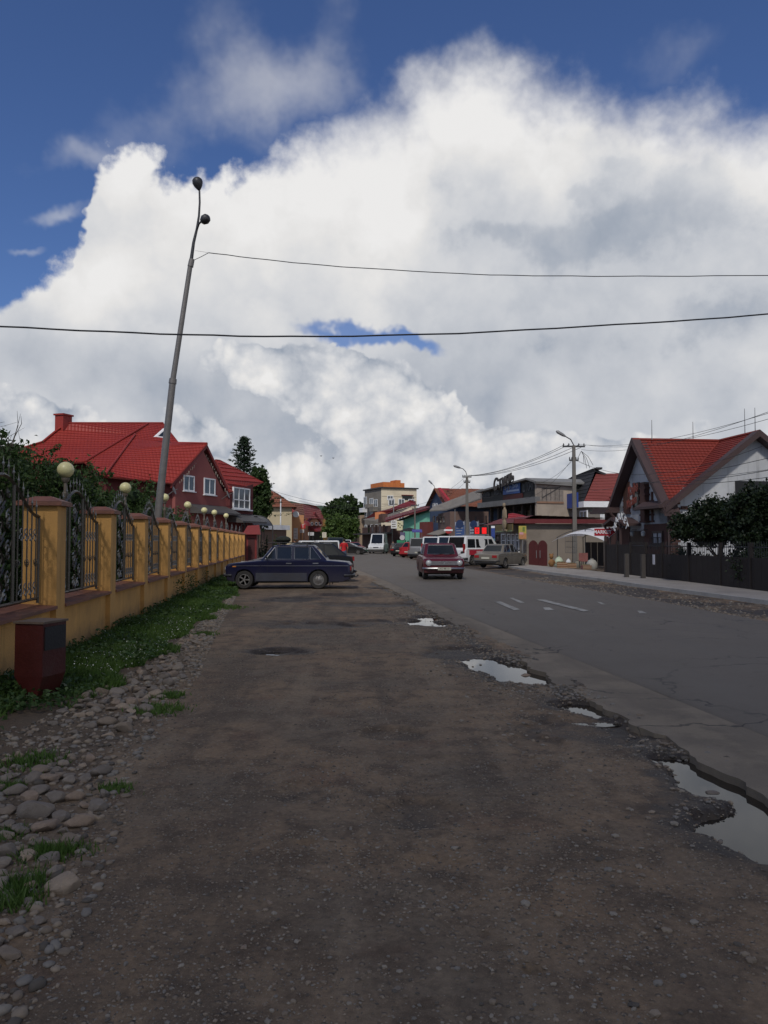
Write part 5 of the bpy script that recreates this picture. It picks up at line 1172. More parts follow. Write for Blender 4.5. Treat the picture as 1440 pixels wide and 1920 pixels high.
def shed():
    "the open-fronted covered market between the hall and the blue gable"
    S = Site('covered_market', 'open-fronted covered market with grey corrugated lean-to roof and dark interior', 'market hall', (6.2, 86), (9.9, 71.5)); W = S.w; f = S.f; V = Vector
    I = S.I; A = lambda *p: I @ P(*p)
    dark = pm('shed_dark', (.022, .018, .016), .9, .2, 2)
    p = [A(805, 957, 85), A(838, 955, 82), A(903, 934, 71.5), A(905, 916, 77), A(870, 928, 83), A(812, 950, 88)]
    m = MB(); m.slab(p, (0, 0, -.12)); m.build('roof', greyroof, S.root)
    m = MB(); m.courses([A(878, 934, 80), A(903, 925, 75), A(903, 905 + 12, 79), A(880, 924, 86)], .5, .12); m.build('roof_ridge', greyroof, S.root)
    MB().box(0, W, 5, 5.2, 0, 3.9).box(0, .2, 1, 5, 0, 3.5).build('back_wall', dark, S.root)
    for k in range(6): x = .4 + k * W / 5.6; MB().tube([(x, 0, 0), (x, 0, 4.0)], .06, 6).build('column', steel, S.root)
    MB().tube([(0.3, .1, 3.0), (W - 1, .1, 3.3)], .05, 5).build('beam', galv, S.root)
    # poster walls
    bl = pm('poster_blue', (.055, .12, .30), .6, .35, 2.2); wh = pm('poster_white', (.50, .52, .56), .6, .3, 3); inkm = pm('poster_ink', (.02, .05, .14), .6, .2)
    for i, (p0, p1, base, lab) in enumerate(((853.5, 871, bl, 'tall blue poster board with white oval on top, left of the lamp post'), (880, 896.5, wh, 'tall white and blue poster board right of the lamp post'))):
        x0, z1 = f(p0, 979, -1.5); x1, _ = f(p1, 979, -1.5); _, z0 = f(p0, 1012, -1.5); a = S.M @ V((x0, -1.5, 0)); w = x1 - x0
        t_ = thing('poster_board', lab, 'sign', a, S.rz, 'poster boards in front of the covered market')
        MB().box(0, w, 0, .08, z0 * 0 + .2, z1).build('board', base, t_); MB().box(0, w, -.012, -.002, z1 - .33, z1 - .01).build('header', wh, t_)
        MB().lathe([(.12 * w, 0), (.40 * w, .004), (.41 * w, .012)], 16, 0, Matrix.Translation((w / 2, -.014, z1 - .22)) @ Matrix.Diagonal((1, 1, .38, 1)) @ Matrix.Rotation(R(90), 4, 'X')).build('oval', inkm, t_)
        for k in range(5): MB().box(w * .12, w * (.85 - .12 * (k % 3)), -.012, -.002, z1 - .65 - k * .26, z1 - .58 - k * .26).build('text_line', wh if i == 0 else inkm, t_)
        MB().tube([(-.05, 0, 0), (-.05, 0, z1 + 1.3 - i)], .03, 5).tube([(w + .05, 0, 0), (w + .05, 0, z1 + .1)], .03, 5).build('frame_post', galv, t_)
    led = pm('red_led', (.9, .01, .01), .5, .05, emis=.42)
    for i, (px, lab) in enumerate(((894.5, 'glowing red exchange sign showing a number, left one of the pair'), (908, 'plain glowing red square sign, right one of the pair'))):
        g = P(px, 995, 69); t_ = thing('illuminated_sign', lab, 'sign', (g.x, 69, 0), R(-15)); z = g.z
        MB().box(-.3, .3, 0, .12, z - .35, z + .38).build('case', black, t_); MB().box(-.2, .2, -.02, -.002, z - .28, z + .28).build('lit_face', led, t_); MB().tube([(0, .06, -.05), (0, .06, z)], .04, 6).build('pole', steel, t_)
        if i == 0: write('0', .5, black, t_, 0, -.025, z, 1, name='digit')
    g = P(924.5, 1004, 60); t_ = thing('hanging_sign', 'narrow blue sign with a white cap and round blue end beside the carved shop', 'sign', (g.x, 60, 0), R(-10))
    z0, z1 = P(924, 1012, 60).z, P(924, 986, 60).z; MB().box(-.14, .14, 0, .06, z0 + .1, z1 - .18).build('panel', pm('sign_blue2', (.03, .06, .24), .5, .2, 4), t_); MB().box(-.14, .14, 0, .06, z1 - .17, z1).build('cap', white_trim, t_)
    MB().lathe([(.2, 0), (.2, .06)], 18, 0, Matrix.Translation((-.03, .06, z0 + .02)) @ Matrix.Rotation(R(90), 4, 'X')).build('disc', pm('disc_blue', (.10, .20, .25), .5, .2), t_); MB().tube([(.2, .03, -.05), (.2, .03, z1 + .2)], .035, 6).tube([(-.14, .03, z1 - .02), (.2, .03, z1 - .02)], .02, 5).build('post', steel, t_)
    g = P(841, 994, 66); t_ = thing('direction_sign', 'round red sign with a white arrow board pointing left, above the parked vans', 'sign', (g.x, 66, 0), R(-5)); z = g.z
    MB().lathe([(.30, 0), (.30, .04)], 24, 0, Matrix.Translation((0, .05, z)) @ Matrix.Rotation(R(90), 4, 'X')).build('disc', pm('sign_red', (.35, .03, .03), .5, .1), t_)
    MB().slab([(-.42, -.02, z + .0), (-.28, -.02, z - .12), (-.28, -.02, z - .07), (.36, -.02, z - .07), (.36, -.02, z + .07), (-.28, -.02, z + .07), (-.28, -.02, z + .12)], (0, .02, 0)).build('arrow', white_trim, t_); MB().tube([(.05, .08, -.05), (.05, .08, z + .3)], .03, 6).build('post', galv, t_)
    # two-storey brown front at the left end of the shed
    S2 = Site('building', 'narrow brown two-storey front with tall windows under the grey lean-to roof', 'building', (6.05, 86.5), (6.75, 79)); bw = pm('brown_pink_render', (.13, .085, .070), .85, .2, 2)
    MB().box(0, S2.w, 0, 4, 0, S2.f(830, 962)[1]).build('wall', bw, S2.root)
    for a in (812, 818.5, 825, 831):
        x0, z1 = S2.f(a, 968); x1, z0 = S2.f(a + 3.4, 980); S2.window(x0, x1, z0, z1, brownmetal, pale_glass, 0, (1, 1), .06); x0, z1 = S2.f(a, 996); x1, z0 = S2.f(a + 3.6, 1015); S2.window(x0, x1, z0, z1, brownmetal, glass, 0, (1, 1), .06)
    x0, z = S2.f(802, 996); MB().hexa([(0, -1.3, 2.35), (S2.w, -1.3, 2.2), (S2.w, 0, 2.6), (0, 0, 2.6)], [(0, -1.3, 2.42), (S2.w, -1.3, 2.27), (S2.w, -.003, 2.9), (0, -.003, 2.9)]).build('awning', greyroof, S2.root)
shed()

def blue_gable():
    S = Site('house', 'tall house with blue boarded gable, red barge boards and long brown roof', 'house', (6.1, 96), (7.55, 88)); W = S.w; f = S.f; I = S.I; A = lambda *p: I @ P(*p); V = Vector
    blue = pm('blue_boards', (.045, .075, .135), .7, .2, 3); zr = f(821, 916)[1]; ze = f(838, 945)[1]
    xa = f(821, 930)[0]; x0 = f(806, 950)[0]; x1 = f(838, 950)[0]
    MB().slab([(x0, 0, 0), (x1, 0, 0), (x1, 0, ze - .2), (xa, 0, zr - .15), (x0, 0, f(806, 943)[1])], (0, 12, 0)).build('gable_wall', blue, S.root)
    m = MB(); m.courses([V((xa, -.5, zr)), V((xa, 11, zr)), V((xa + 9.5, 14, zr - 2.9)), V((x1 + .6, -.5, ze - .25))], .45, .05); m.courses([V((xa, -.5, zr)), V((xa, 11, zr)), V((x0 - .5, 11, f(806, 945)[1] - .3)), V((x0 - .5, -.5, f(806, 945)[1] - .3))], .45, .05)
    # long slope seen from the street
    q = [A(838, 916.5, 92), A(898, 919, 101), A(898, 950, 96), A(838, 952, 88.5)]; m.courses(q, .45, .05); m.build('roof', brownroof, S.root)
    m = MB(); a, b = A(822, 914.5, 90), A(839, 936, 87.4); m.slab([a, b, b - V((0, 0, .75)), a - V((0, 0, .35))], (.0, .3, 0)); m.slab([A(820, 915, 90), A(838, 915.5, 91.6), A(838, 919, 91.6), A(822, 918, 90)], (0, .3, 0)); m.build('barge_board', pm('bright_red_board', (.33, .03, .035), .5, .1), S.root)
    x, z1 = f(829, 940); x2, z0 = f(833, 950); S.window(x, x2 + .3, z0, z1, white_trim, pale_glass, 0, (1, 1), .1); 
    for a in (812, 817): x, z1 = f(a, 944); x2, z0 = f(a + 3.4, 952); S.window(x, x2, z0, z1, white_trim, pale_glass, 0, (1, 1), .08)
blue_gable()

def green_house():
    S = Site('building', 'mint green side wall under a sloping maroon roof edge', 'building', (3.0, 104), (6.2, 98.2)); f = S.f; I = S.I; A = lambda *p: I @ P(*p); V = Vector
    g = pm('mint_render', (.20, .52, .37), .85, .1, .6, .2, 20, grime=.12); x0 = f(756, 990)[0]; x1 = f(808, 990)[0]
    MB().slab([(x0, 0, 0), (x1, 0, 0), (x1, 0, f(808, 957)[1]), (x0, 0, f(756, 975)[1])], (0, 7, 0)).build('wall', g, S.root)
    MB().slab([(x0 - 1.2, -.4, f(748, 976)[1]), (x1 + .1, -.4, f(809, 952)[1]), (x1 + .1, -.4, f(809, 957.5)[1]), (x0 - 1.2, -.4, f(748, 978)[1])], (0, .38, 0)).build('eaves_board', pm('dark_green_board', (.02, .05, .035), .6, .1), S.root)
    m = MB(); q = [A(722, 977, 106), A(808, 952, 97.8), A(808, 945, 101), A(722, 972, 110)]; m.slab(q, (0, 0, -.15)); m.courses([A(722, 976, 106), A(808, 951, 97.8), A(808, 945, 101), A(722, 971, 110)], .4, .04); m.build('roof', maroonroof, S.root)
    a, z = f(793, 985, -1.5); b, _ = f(808, 985, -1.5)
    MB().box(a, b, -2, -.002, 0, f(793, 979, -1.5)[1]).build('annex', pm('annex_brown', (.15, .04, .035), .85, .2), S.root)
    return S
green_house()

def row_houses():
    # dark brown two-storey row between the green wall and the tower
    S = Site('building', 'dark brown two-storey shop row with maroon and grey roofs left of the green wall', 'building', (-3.6, 128), (1.2, 110)); f = S.f; I = S.I; A = lambda *p: I @ P(*p); V = Vector; W = S.w
    bw = pm('dark_brown_brick', (.075, .040, .032), .85, .25, 3); MB().box(0, W, 0, 6, 0, f(735, 985)[1]).build('wall', bw, S.root)
    m = MB(); m.courses([A(680, 975, 127), A(735, 981, 110), A(748, 963, 113), A(775, 948, 116), A(745, 958, 124), A(700, 967, 130)], .5, .04); m.build('roof', greyroof, S.root)
    m = MB(); m.courses([A(684, 973, 125), A(702, 961, 122), A(730, 954, 121), A(770, 938, 120), A(780, 940, 122), A(780, 947, 118), A(745, 956, 118), A(720, 966, 120)], .5, .04); m.build('upper_roof', maroonroof, S.root)
    MB().slab([A(703, 975, 120.5), A(738, 972, 119), A(738, 957, 121), A(703, 961, 121)], (0, .5, 0)).build('orange_wall', pm('orange_brick', (.42, .15, .06), .85, .15, 4), S.root)
    for a in (690, 697, 704, 711, 718): x0, z1 = f(a, 984); x1, z0 = f(a + 4, 1000); S.window(x0, x1, z0, z1, brownmetal, pale_glass if a in (697, 711) else glass, 0, (1, 1), .1)
    m = MB(); m.box(0, W, -1.6, -.01, 2.7, 2.9); m.build('awning', steel, S.root)
    MB().slab([A(709, 980, 112.5), A(719, 978, 111.5), A(716, 963, 111.8), A(710, 965, 112.3)], (0, .8, 0)).build('parapet', bw, S.root)
    # billboard
    g = P(744, 985, 101); t_ = thing('billboard', 'white and cream billboard with dark print on the left of the mint green wall', 'sign', (g.x, 101, 0), R(-12)); w = 22 / FPX * 101 / 2
    z0, z1 = P(744, 993, 101).z, P(744, 976, 101).z; MB().box(-w, 0, 0, .1, z0 + .15, z1).build('left_panel', pm('billboard_white', (.62, .62, .60), .6, .12), t_); MB().box(.002, w, 0, .1, z0 - .1, z1 - .05).build('right_panel', pm('billboard_cream', (.60, .56, .36), .6, .2, 2), t_)
    ink = pm('brown_ink', (.10, .08, .05), .6, .2)
    for k in range(3): MB().box(-w * .85, -w * .2, -.02, -.003, z0 + .35 + k * .3, z0 + .45 + k * .3).build('text_line', ink, t_)
    for (x, z) in ((.2, .5), (.42, .3), (.4, .75), (.65, .55), (.2, .85)): MB().lathe([(.09, 0), (.09, .02)], 8, 0, Matrix.Translation((w * x * 1.2 + .05, -.003, z0 + z)) @ Matrix.Rotation(R(90), 4, 'X')).build('picture_spot', ink, t_)
    MB().tube([(-w * .8, .05, -.05), (-w * .8, .05, z0 + .2)], .05, 5).tube([(w * .8, .05, -.05), (w * .8, .05, z0)], .05, 5).build('post', steel, t_)
    # green kiosk with a round white sign
    g = P(752, 1016, 92); t_ = thing('kiosk', 'small green kiosk with a round white sign above it', 'kiosk', (g.x, 92, 0), R(-8)); MB().box(-.5, .5, 0, 1, -.05, 1.75).build('body', pm('kiosk_green', (.03, .22, .11), .6, .15), t_)
    MB().lathe([(.30, 0), (.30, .05)], 20, 0, Matrix.Translation((.15, -.02, 2.05)) @ Matrix.Rotation(R(90), 4, 'X')).build('round_sign', pm('round_white', (.5, .48, .48), .6, .1), t_); MB().box(-.1, .45, 0, .3, 1.752, 2.7).build('sign_box', pm('dim_violet', (.10, .09, .16), .7, .2), t_)
row_houses()

def tower():
    S = Site('apartment_building', 'pale five-storey block with unfinished orange brick attic, far along the street', 'apartment block', (-3.95, 158), (-.55, 150)); f = S.f; e = S.e; W = S.w; V = Vector
    cream = pm('cream_panel', (.66, .58, .43), .85, .1, .6, .3, 10, grime=.15); gr = pm('shaded_panel', (.20, .18, .15), .85, .15, .8, .3, 10, grime=.3); ob = pm('raw_orange_brick', (.52, .16, .045), .85, .2, 3, .3, 15)  # gr: shade of the street side put into a darker wall colour
    zt = f(711, 916)[1]; D = e(781, 920, W)[0]
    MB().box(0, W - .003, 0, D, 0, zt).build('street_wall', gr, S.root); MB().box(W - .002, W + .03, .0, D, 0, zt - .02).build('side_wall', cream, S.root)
    MB().box(-.3, W + .35, -.3, D + .3, zt + .002, zt + .25).build('roof_slab', steel, S.root)
    z2 = e(712, 903, W)[1]; y1 = e(760, 905, W)[0]; m = MB(); m.box(W - 7, W - .4, .6, y1 * .55, zt + .252, z2).box(W - 4, W - .4, y1 * .555, y1 * .62, zt + .252, z2 - .2).box(W - 3, W - .4, y1 * .625, y1 * .84, zt + .252, z2 + .45).box(W - 3, W - .4, y1 * .845, y1, zt + .252, z2 - .1); m.build('brick_attic', ob, S.root)
    y0, z1 = e(726, 929, W); y2, z0 = e(737, 938, W); S.window(y0, y2, z0, z1, white_trim, pale_glass, 0, (2, 1), .12, side=W + .032)
    y0, z1 = e(754, 929, W); y2, z0 = e(772, 938, W); MB().box(W + .034, W + .06, y0, y2, z0, z1).build('loggia', glass, S.root); MB().box(W + .034, W + .6, y0 - .2, y2 + .2, z1 + .002, z1 + .12).build('loggia_roof', maroonroof, S.root)
    for z in (4, 7, 10):
        for k in range(3):
            y = D * (.2 + .28 * k); S.window(y, y + 1.3, z - 1.4, z, white_trim, pale_glass, 0, (2, 1), .12, side=W + .032)
    m = MB()
    for k in range(5): zz = zt - 1.6 - k * 1.5; m.box(W + .031, W + .045, .1, D - .1, zz, zz + .06)
    m.build('panel_joint', pm('joint_dark', (.16, .13, .1), .9, .1), S.root, kind='stuff')
    for px0, px1, py0, py1 in ((682, 688, 932, 952), (693, 700, 935, 945), (701, 708, 937, 950)):
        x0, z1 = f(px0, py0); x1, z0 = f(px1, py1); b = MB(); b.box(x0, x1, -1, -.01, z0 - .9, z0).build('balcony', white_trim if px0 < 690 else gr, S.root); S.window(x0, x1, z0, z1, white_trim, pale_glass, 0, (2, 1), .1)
    for px, z in ((684, 5), (695, 5), (704, 5), (684, 8), (695, 8)): x0, _ = f(px, 950); S.window(x0, x0 + 1.2, z - 1.4, z, white_trim, glass, 0, (2, 1), .1)
    b = P(671, 1000, 165); t = Site('building', 'narrow pale building end with tall windows, farthest on the right side of the street', 'building', (-6.6, 172), (-5.0, 160)); cr = pm('sandy_render', (.30, .22, .15), .85, .15, 2)
    MB().box(0, t.w, 0, 6, 0, t.f(672, 967)[1]).build('wall', cr, t.root)
    for k in range(4): x = 1.2 + k * 2.7; t.window(x, x + 1.1, 3.4, 5.4, brownmetal, pale_glass, 0, (1, 1), .1); t.window(x, x + 1.1, .9, 2.6, brownmetal, glass, 0, (1, 1), .1)
tower()

# ------------------------------------------------------------------ vehicles
PAINT = {}
def paintm(name, col, metal=0., dirt=.25, rough=.28):
    m = bpy.data.materials.new(name); m.use_nodes = True; t = NT(m.node_tree); b = t.n['Principled BSDF']
    tc = t.new('ShaderNodeTexCoord'); O = tc.outputs['Object']; sp = t.new('ShaderNodeSeparateXYZ'); t.l.new(O, sp.inputs[0])
    n = t.noise(O, 3, 5, .6); low = t.mr(t.m('ADD', sp.outputs[2], t.m('MULTIPLY', t.m('SUBTRACT', n, .5), .5)), .15, .75, dirt * 2.2, dirt * .25)
    c = t.mix(t.m('MINIMUM', low, .9), col, (.060, .050, .040)); t.put(b.inputs['Base Color'], c)
    t.put(b.inputs['Roughness'], t.m('ADD', t.m('MULTIPLY', low, .6), rough, clamp=True)); b.inputs['Metallic'].default_value = metal
    b.inputs['Coat Weight'].default_value = .12; b.inputs['Coat Roughness'].default_value = .15; b.inputs['Specular IOR Level'].default_value = .35
    return m
rimM = pm('wheel_rim', (.20, .19, .18), .5, .2, 6, metal=.5, grime=.4); rimblack = pm('rim_dark', (.05, .048, .045), .6, .2, 6, grime=.4)
lampglass = pm('headlamp_glass', (.42, .43, .42), .15, .1, bump=0, coat=.5); redlamp = pm('tail_lamp', (.25, .012, .012), .25, .2, bump=0, coat=.5); amber = pm('amber_lamp', (.45, .16, .03), .3, .1, bump=0)
platem = pm('number_plate', (.42, .41, .34), .5, .08, bump=0); ink = pm('plate_ink', (.02, .02, .02), .6, .1, bump=0); seat = pm('car_interior', (.02, .018, .017), .9, .2)
WH = {}
def wheel_meshes(r, w, kind):
    k = (round(r, 3), round(w, 3), kind)
    if k in WH: return WH[k]
    X = Matrix.Rotation(R(90), 4, 'X')
    ty = MB().lathe([(r * .62, -w / 2), (r * .93, -w / 2), (r, -w * .32), (r, w * .32), (r * .93, w / 2), (r * .62, w / 2), (r * .60, 0)], 28, 0, X).mesh('wheel', tyre, 40)
    m = MB()
    if kind == 'spoke':
        m.lathe([(r * .60, w * .2), (r * .64, w * .46), (r * .57, w * .48), (r * .55, w * .2)], 24, 0, X); m.lathe([(r * .14, w * .2), (r * .13, w * .42)], 10, 0, X)
        for i in range(5):
            a = i * math.tau / 5; q = lambda rr, da, y: (rr * math.cos(a + da), -y, rr * math.sin(a + da))
            m.hexa([q(r * .12, -.5, w * .3), q(r * .12, .5, w * .3), q(r * .57, .17, w * .3), q(r * .57, -.17, w * .3)], [q(r * .12, -.5, w * .42), q(r * .12, .5, w * .42), q(r * .57, .13, w * .44), q(r * .57, -.13, w * .44)])
        m.lathe([(r * .60, w * .0), (r * .60, w * .1)], 20, 1, X)
    else:
        m.lathe([(r * .62, w * .1), (r * .62, w * .42), (r * .55, w * .44), (r * .50, w * .30), (r * .30, w * .34), (r * .20, w * .46), (r * .05, w * .48)], 24, 0, X)
        for i in range(8):
            a = i * math.tau / 8; m.lathe([(r * .045, w * .335), (r * .04, w * .36)], 6, 1, Matrix.Rotation(a, 4, 'Y') @ Matrix.Translation((r * .40, 0, 0)) @ X)
    rim = m.mesh('rim', [rimM, rimblack], 40); WH[k] = (ty, rim); return WH[k]

def make_car(name, label, cat, px, py, heading, sp, group=None, at=None):
    """local +X is the way the car faces, +Y its left side. s runs from the front bumper backwards."""
    L, W, H = sp['L'], sp['W'], sp['H']; pos = at if at is not None else G(px, py)
    t_ = thing(name, label, cat, (pos[0], pos[1], sp.get('z', .02)), R(heading), group); X = lambda s: L / 2 - s
    paint = sp['paint']; r = sp.get('wr', .31); fo, wb = sp['fo'], sp['wb']; ax = (fo, fo + wb); zb = sp.get('zb', .22); ra = r + .055; cz = r + .0
    top = sp['top']; outline = []
    outline += [(0.04, zb + .04)] + list(top) + [(L - .03, zb + .06)]
    def arch(c):
        pts = []; a0 = math.asin(max(-1, min(1, (zb - cz) / ra)))
        for i in range(11): a = a0 + (math.pi - 2 * a0) * i / 10; pts.append((c + ra * math.cos(a), cz + ra * math.sin(a)))
        return pts
    outline += [(L - .25, zb)] + arch(ax[1]) + arch(ax[0]) + [(.22, zb)]
    st = [(-W / 2, .055), (-W / 2 + .045, .016), (-W / 2 + .13, 0), (W / 2 - .13, 0), (W / 2 - .045, .016), (W / 2, .055)]; n = len(outline); v = []; zbelt = sp['belt']
    zmid = zb + (zbelt - zb) * .62
    for y, ins in st:
        for s_, z in outline:
            s2, z2 = s_, z
            if z > zmid: z2 = z - ins * .8
            if s_ < .35: s2 = s_ + ins * (1.6 if s_ < .2 else .6)
            if s_ > L - .35: s2 = s_ - ins * (1.6 if s_ > L - .2 else .6)
            yy = y
            if abs(y) > W / 2 - .01 and (z < zb + .12): yy = y * .97
            v.append((X(s2), yy, z2))
    m = MB(); f = []
    for i in range(len(st) - 1):
        for j in range(n): f.append((i * n + j, (i + 1) * n + j, (i + 1) * n + (j + 1) % n, i * n + (j + 1) % n))
    f += [tuple(range(n)), tuple(range((len(st) - 1) * n + n - 1, (len(st) - 1) * n - 1, -1))]
    m.add(v, f); m.build('body', paint, t_, 32)
    MB().box(X(L - .4), X(.4), -W / 2 + .22, W / 2 - .22, zb - .04, zbelt - .15).build('underbody', black, t_)
    # cabin
    c = sp['cabin']; s0, s1, s2_, s3 = c; yb, yt = W / 2 - .06, W / 2 - sp.get('tumble', .19); zt = H - .035; zb0, zb3 = sp.get('zcowl', zbelt - .02), sp.get('zdeck', zbelt - .02)
    B = [(X(s0), -yb * .93, zb0 - .05), (X(s0), yb * .93, zb0 - .05), (X(s3), yb * .95, zb3 - .05), (X(s3), -yb * .95, zb3 - .05)]
    midb = []; rings = []
    def ring(fr, z, k=0.):   # cross-section of the cabin at height fraction fr
        a = s0 + (s1 - s0) * fr; b = s3 + (s2_ - s3) * fr; y = yb + (yt - yb) * fr; q = []
        for s_, ss in ((a + .0, .88), (a + .07, .97), ((a + b) / 2, 1.0), (b - .08, .97), (b, .90)): q.append((X(s_), -y * ss, z))
        for s_, ss in ((b, .90), (b - .08, .97), ((a + b) / 2, 1.0), (a + .07, .97), (a, .88)): q.append((X(s_), y * ss, z))
        return q
    def zz(fr, s_): return None
    rg = [ring(0, zbelt - .06), ring(1, zt)]
    inner = ring(1, H); cx = sum(p[0] for p in inner) / 10; inner = [(cx + (p[0] - cx) * .90, p[1] * .84, H) for p in inner]
    m = MB(); allv = rg[0] + rg[1] + inner; f = []
    for i in range(2):
        for j in range(10): f.append((i * 10 + j, i * 10 + (j + 1) % 10, (i + 1) * 10 + (j + 1) % 10, (i + 1) * 10 + j))
    f.append(tuple(range(20, 30))); m.add(allv, f); m.build('cabin', sp.get('roofpaint', paint), t_, 35)
    zlo, zhi = zbelt - .06, zt
    def side(s_, z, sg, off=.006):
        fr = (z - zlo) / (zhi - zlo); a = s0 + (s1 - s0) * fr; b = s3 + (s2_ - s3) * fr; y = yb + (yt - yb) * fr; mid = (a + b) / 2
        ks = [(a, .88), (a + .07, .97), (mid, 1.), (b - .08, .97), (b, .90)]; ss = np.interp(s_, [k[0] for k in ks], [k[1] for k in ks])
        return Vector((X(s_), sg * (y * ss + off), z))
    for sg in (-1, 1):
        for k, poly in enumerate(sp['windows']):
            m = MB(); q = [side(a, b, sg) for a, b in poly]; m.slab(q, (0, -sg * .004, 0)); g = m.build('side_window', carglass, t_)
            if sp.get('trim') is not None:
                m = MB(); m.tube([side(a, b, sg, .012) for a, b in poly + poly[:1]], .009, 4); m.build('window_trim', sp['trim'], g)
    def endp(front, yfr, z, off=.006):
        fr = (z - zlo) / (zhi - zlo); s_ = (s0 + (s1 - s0) * fr) if front else (s3 + (s2_ - s3) * fr); y = (yb + (yt - yb) * fr) * (.86 if front else .88)
        return Vector((X(s_) + (off if front else -off), y * yfr, z + off * .4))
    for front, nm in ((True, 'windscreen'), (False, 'rear_window')):
        if not front and sp.get('norear'): continue
        zl = zbelt + .05 if front else sp.get('zrear', zbelt + .06); zh = zt - .05
        q = [endp(front, -.92, zl), endp(front, .92, zl), endp(front, .92, zh), endp(front, -.92, zh)]
        m = MB(); m.slab(q, (-.004 if front else .004, 0, 0)); g = m.build(nm, carglass, t_)
        if sp.get('trim') is not None:
            m = MB(); m.tube([p + Vector((.006 if front else -.006, 0, 0)) for p in q + q[:1]], .008, 4); m.build('window_trim', sp['trim'], g)
    # wheels
    ww = .19; ty, rim = wheel_meshes(r, ww, 'spoke' if sp.get('spoke') in (True, 'both') else 'disc'); ty2, rim2 = wheel_meshes(r, ww, 'spoke' if sp.get('spoke') == 'both' else 'disc')
    for i, a in enumerate(ax):
        for sg in (-1, 1):
            o = link(ty, 'wheel', t_, loc=(X(a), sg * (W / 2 - ww / 2 - .02), r)); 
            if sg > 0: o.rotation_euler = (0, 0, math.pi)
            link(rim if i == 0 else rim2, 'rim', o)
    # bumpers, lamps, grille, plates, mirrors, handles
    bm_ = sp.get('bumper', chrome); zbm = sp.get('zbump', .43)
    for fr in (1, 0):
        xx = X(0) if fr else X(L); sg = 1 if fr else -1
        m = MB(); m.tube([(xx - sg * .22, -W / 2 - .005, zbm), (xx - sg * .02, -W / 2 + .04, zbm), (xx + sg * .06, -W / 2 + .16, zbm), (xx + sg * .08, 0, zbm), (xx + sg * .06, W / 2 - .16, zbm), (xx - sg * .02, W / 2 - .04, zbm), (xx - sg * .22, W / 2 + .005, zbm)], sp.get('bsize', .05), 6)
        m.build('front_bumper' if fr else 'rear_bumper', bm_, t_, 50)
        if sp.get('plate', True):
            pz = zbm - .01 if fr else sp.get('rplatez', zbm + .17); px_ = xx + sg * (.135 if fr else .02)
            pl = MB().box(px_ - .008, px_ + .008, -.26, .26, pz - .056, pz + .056).build('number_plate', platem, t_)
            if sp.get('ptext'):
                w_ = write(sp['ptext'], .095, ink, pl, 0, 0, 0, 1.0, name='plate_lettering', depth=.001); w_.matrix_local = Matrix.Translation((px_ + sg * .011, 0, pz)) @ Matrix.Rotation(R(90) * sg, 4, 'Z') @ Matrix.Rotation(R(90), 4, 'X')
    hz = sp.get('hz', .66)
    for sg in (-1, 1):
        if sp.get('lamps', 'round') == 'round':
            MB().lathe([(.095, -.04), (.092, 0), (.07, .025), (.01, .035)], 18, 0, Matrix.Translation((X(-.035), sg * (W / 2 - .20), hz)) @ Matrix.Rotation(R(90), 4, 'Y')).build('headlamp', lampglass, t_, 50)
            MB().lathe([(.115, -.06), (.118, .008), (.096, .010)], 18, 0, Matrix.Translation((X(-.035), sg * (W / 2 - .20), hz)) @ Matrix.Rotation(R(90), 4, 'Y')).build('headlamp_ring', chrome, t_, 50)
        elif sp['lamps'] == 'twin':
            for yy in (.17, .36): MB().lathe([(.075, -.04), (.072, 0), (.01, .02)], 14, 0, Matrix.Translation((X(-.02), sg * (W / 2 - yy), hz)) @ Matrix.Rotation(R(90), 4, 'Y')).build('headlamp', lampglass, t_, 50)
        else:
            y0, y1 = sg * (W / 2 - .09), sg * (W / 2 - .42); MB().hexa([(X(.05), y0, hz - .09), (X(-.045), y1, hz - .08), (X(-.02), y1, hz + .09), (X(.12), y0, hz + .10)], [(X(.16), y0, hz - .09), (X(.1), y1, hz - .08), (X(.12), y1, hz + .09), (X(.30), y0, hz + .10)]).build('headlamp', lampglass, t_)
        tw, th, tz = sp.get('tail', (.26, .15, .68)); ty0 = W / 2 - .07
        MB().box(X(L) - .012, X(L) + .10, *sorted((sg * ty0, sg * (ty0 - tw))), tz - th / 2, tz + th / 2).build('tail_lamp', redlamp, t_)
        if sp.get('sidelamp'): MB().box(X(.36), X(.24), *sorted((sg * (W / 2 - .03), sg * (W / 2 + .008))), .71, .745).build('side_lamp', amber, t_)
        ms = sp['cabin'][0] + .25; MB().tube([(X(ms), sg * (W / 2 - .08), zbelt + .03), (X(ms), sg * (W / 2 + .06), zbelt + .08)], .012, 5).ball((X(ms), sg * (W / 2 + .08), zbelt + .12), (.03, .075, .055), 10, 6).build('wing_mirror', sp.get('mirror', black), t_, 50)
        for hs in sp.get('handles', ()): MB().box(X(hs + .09), X(hs - .09), *sorted((sg * (W / 2 - .006), sg * (W / 2 + .02))), zbelt - .115, zbelt - .085).build('door_handle', sp.get('handle', chrome), t_)
        for ds in sp.get('doors', ()): MB().box(X(ds) - .005, X(ds) + .005, *sorted((sg * (W / 2 - .02), sg * (W / 2 + .0015))), zb + .08, zbelt - .05).build('door_gap', black, t_)
        if sp.get('stripe'): MB().box(X(L - .08), X(.28), *sorted((sg * (W / 2 - .01), sg * (W / 2 + .006))), sp['stripe'], sp['stripe'] + .012).build('side_moulding', chrome, t_)
        if sp.get('sill'): MB().box(X(ax[1] - ra - .03), X(ax[0] + ra + .03), *sorted((sg * (W / 2 - .03), sg * (W / 2 + .004))), zb + .02, sp['sill']).build('sill_panel', sp.get('sillpaint', black), t_)
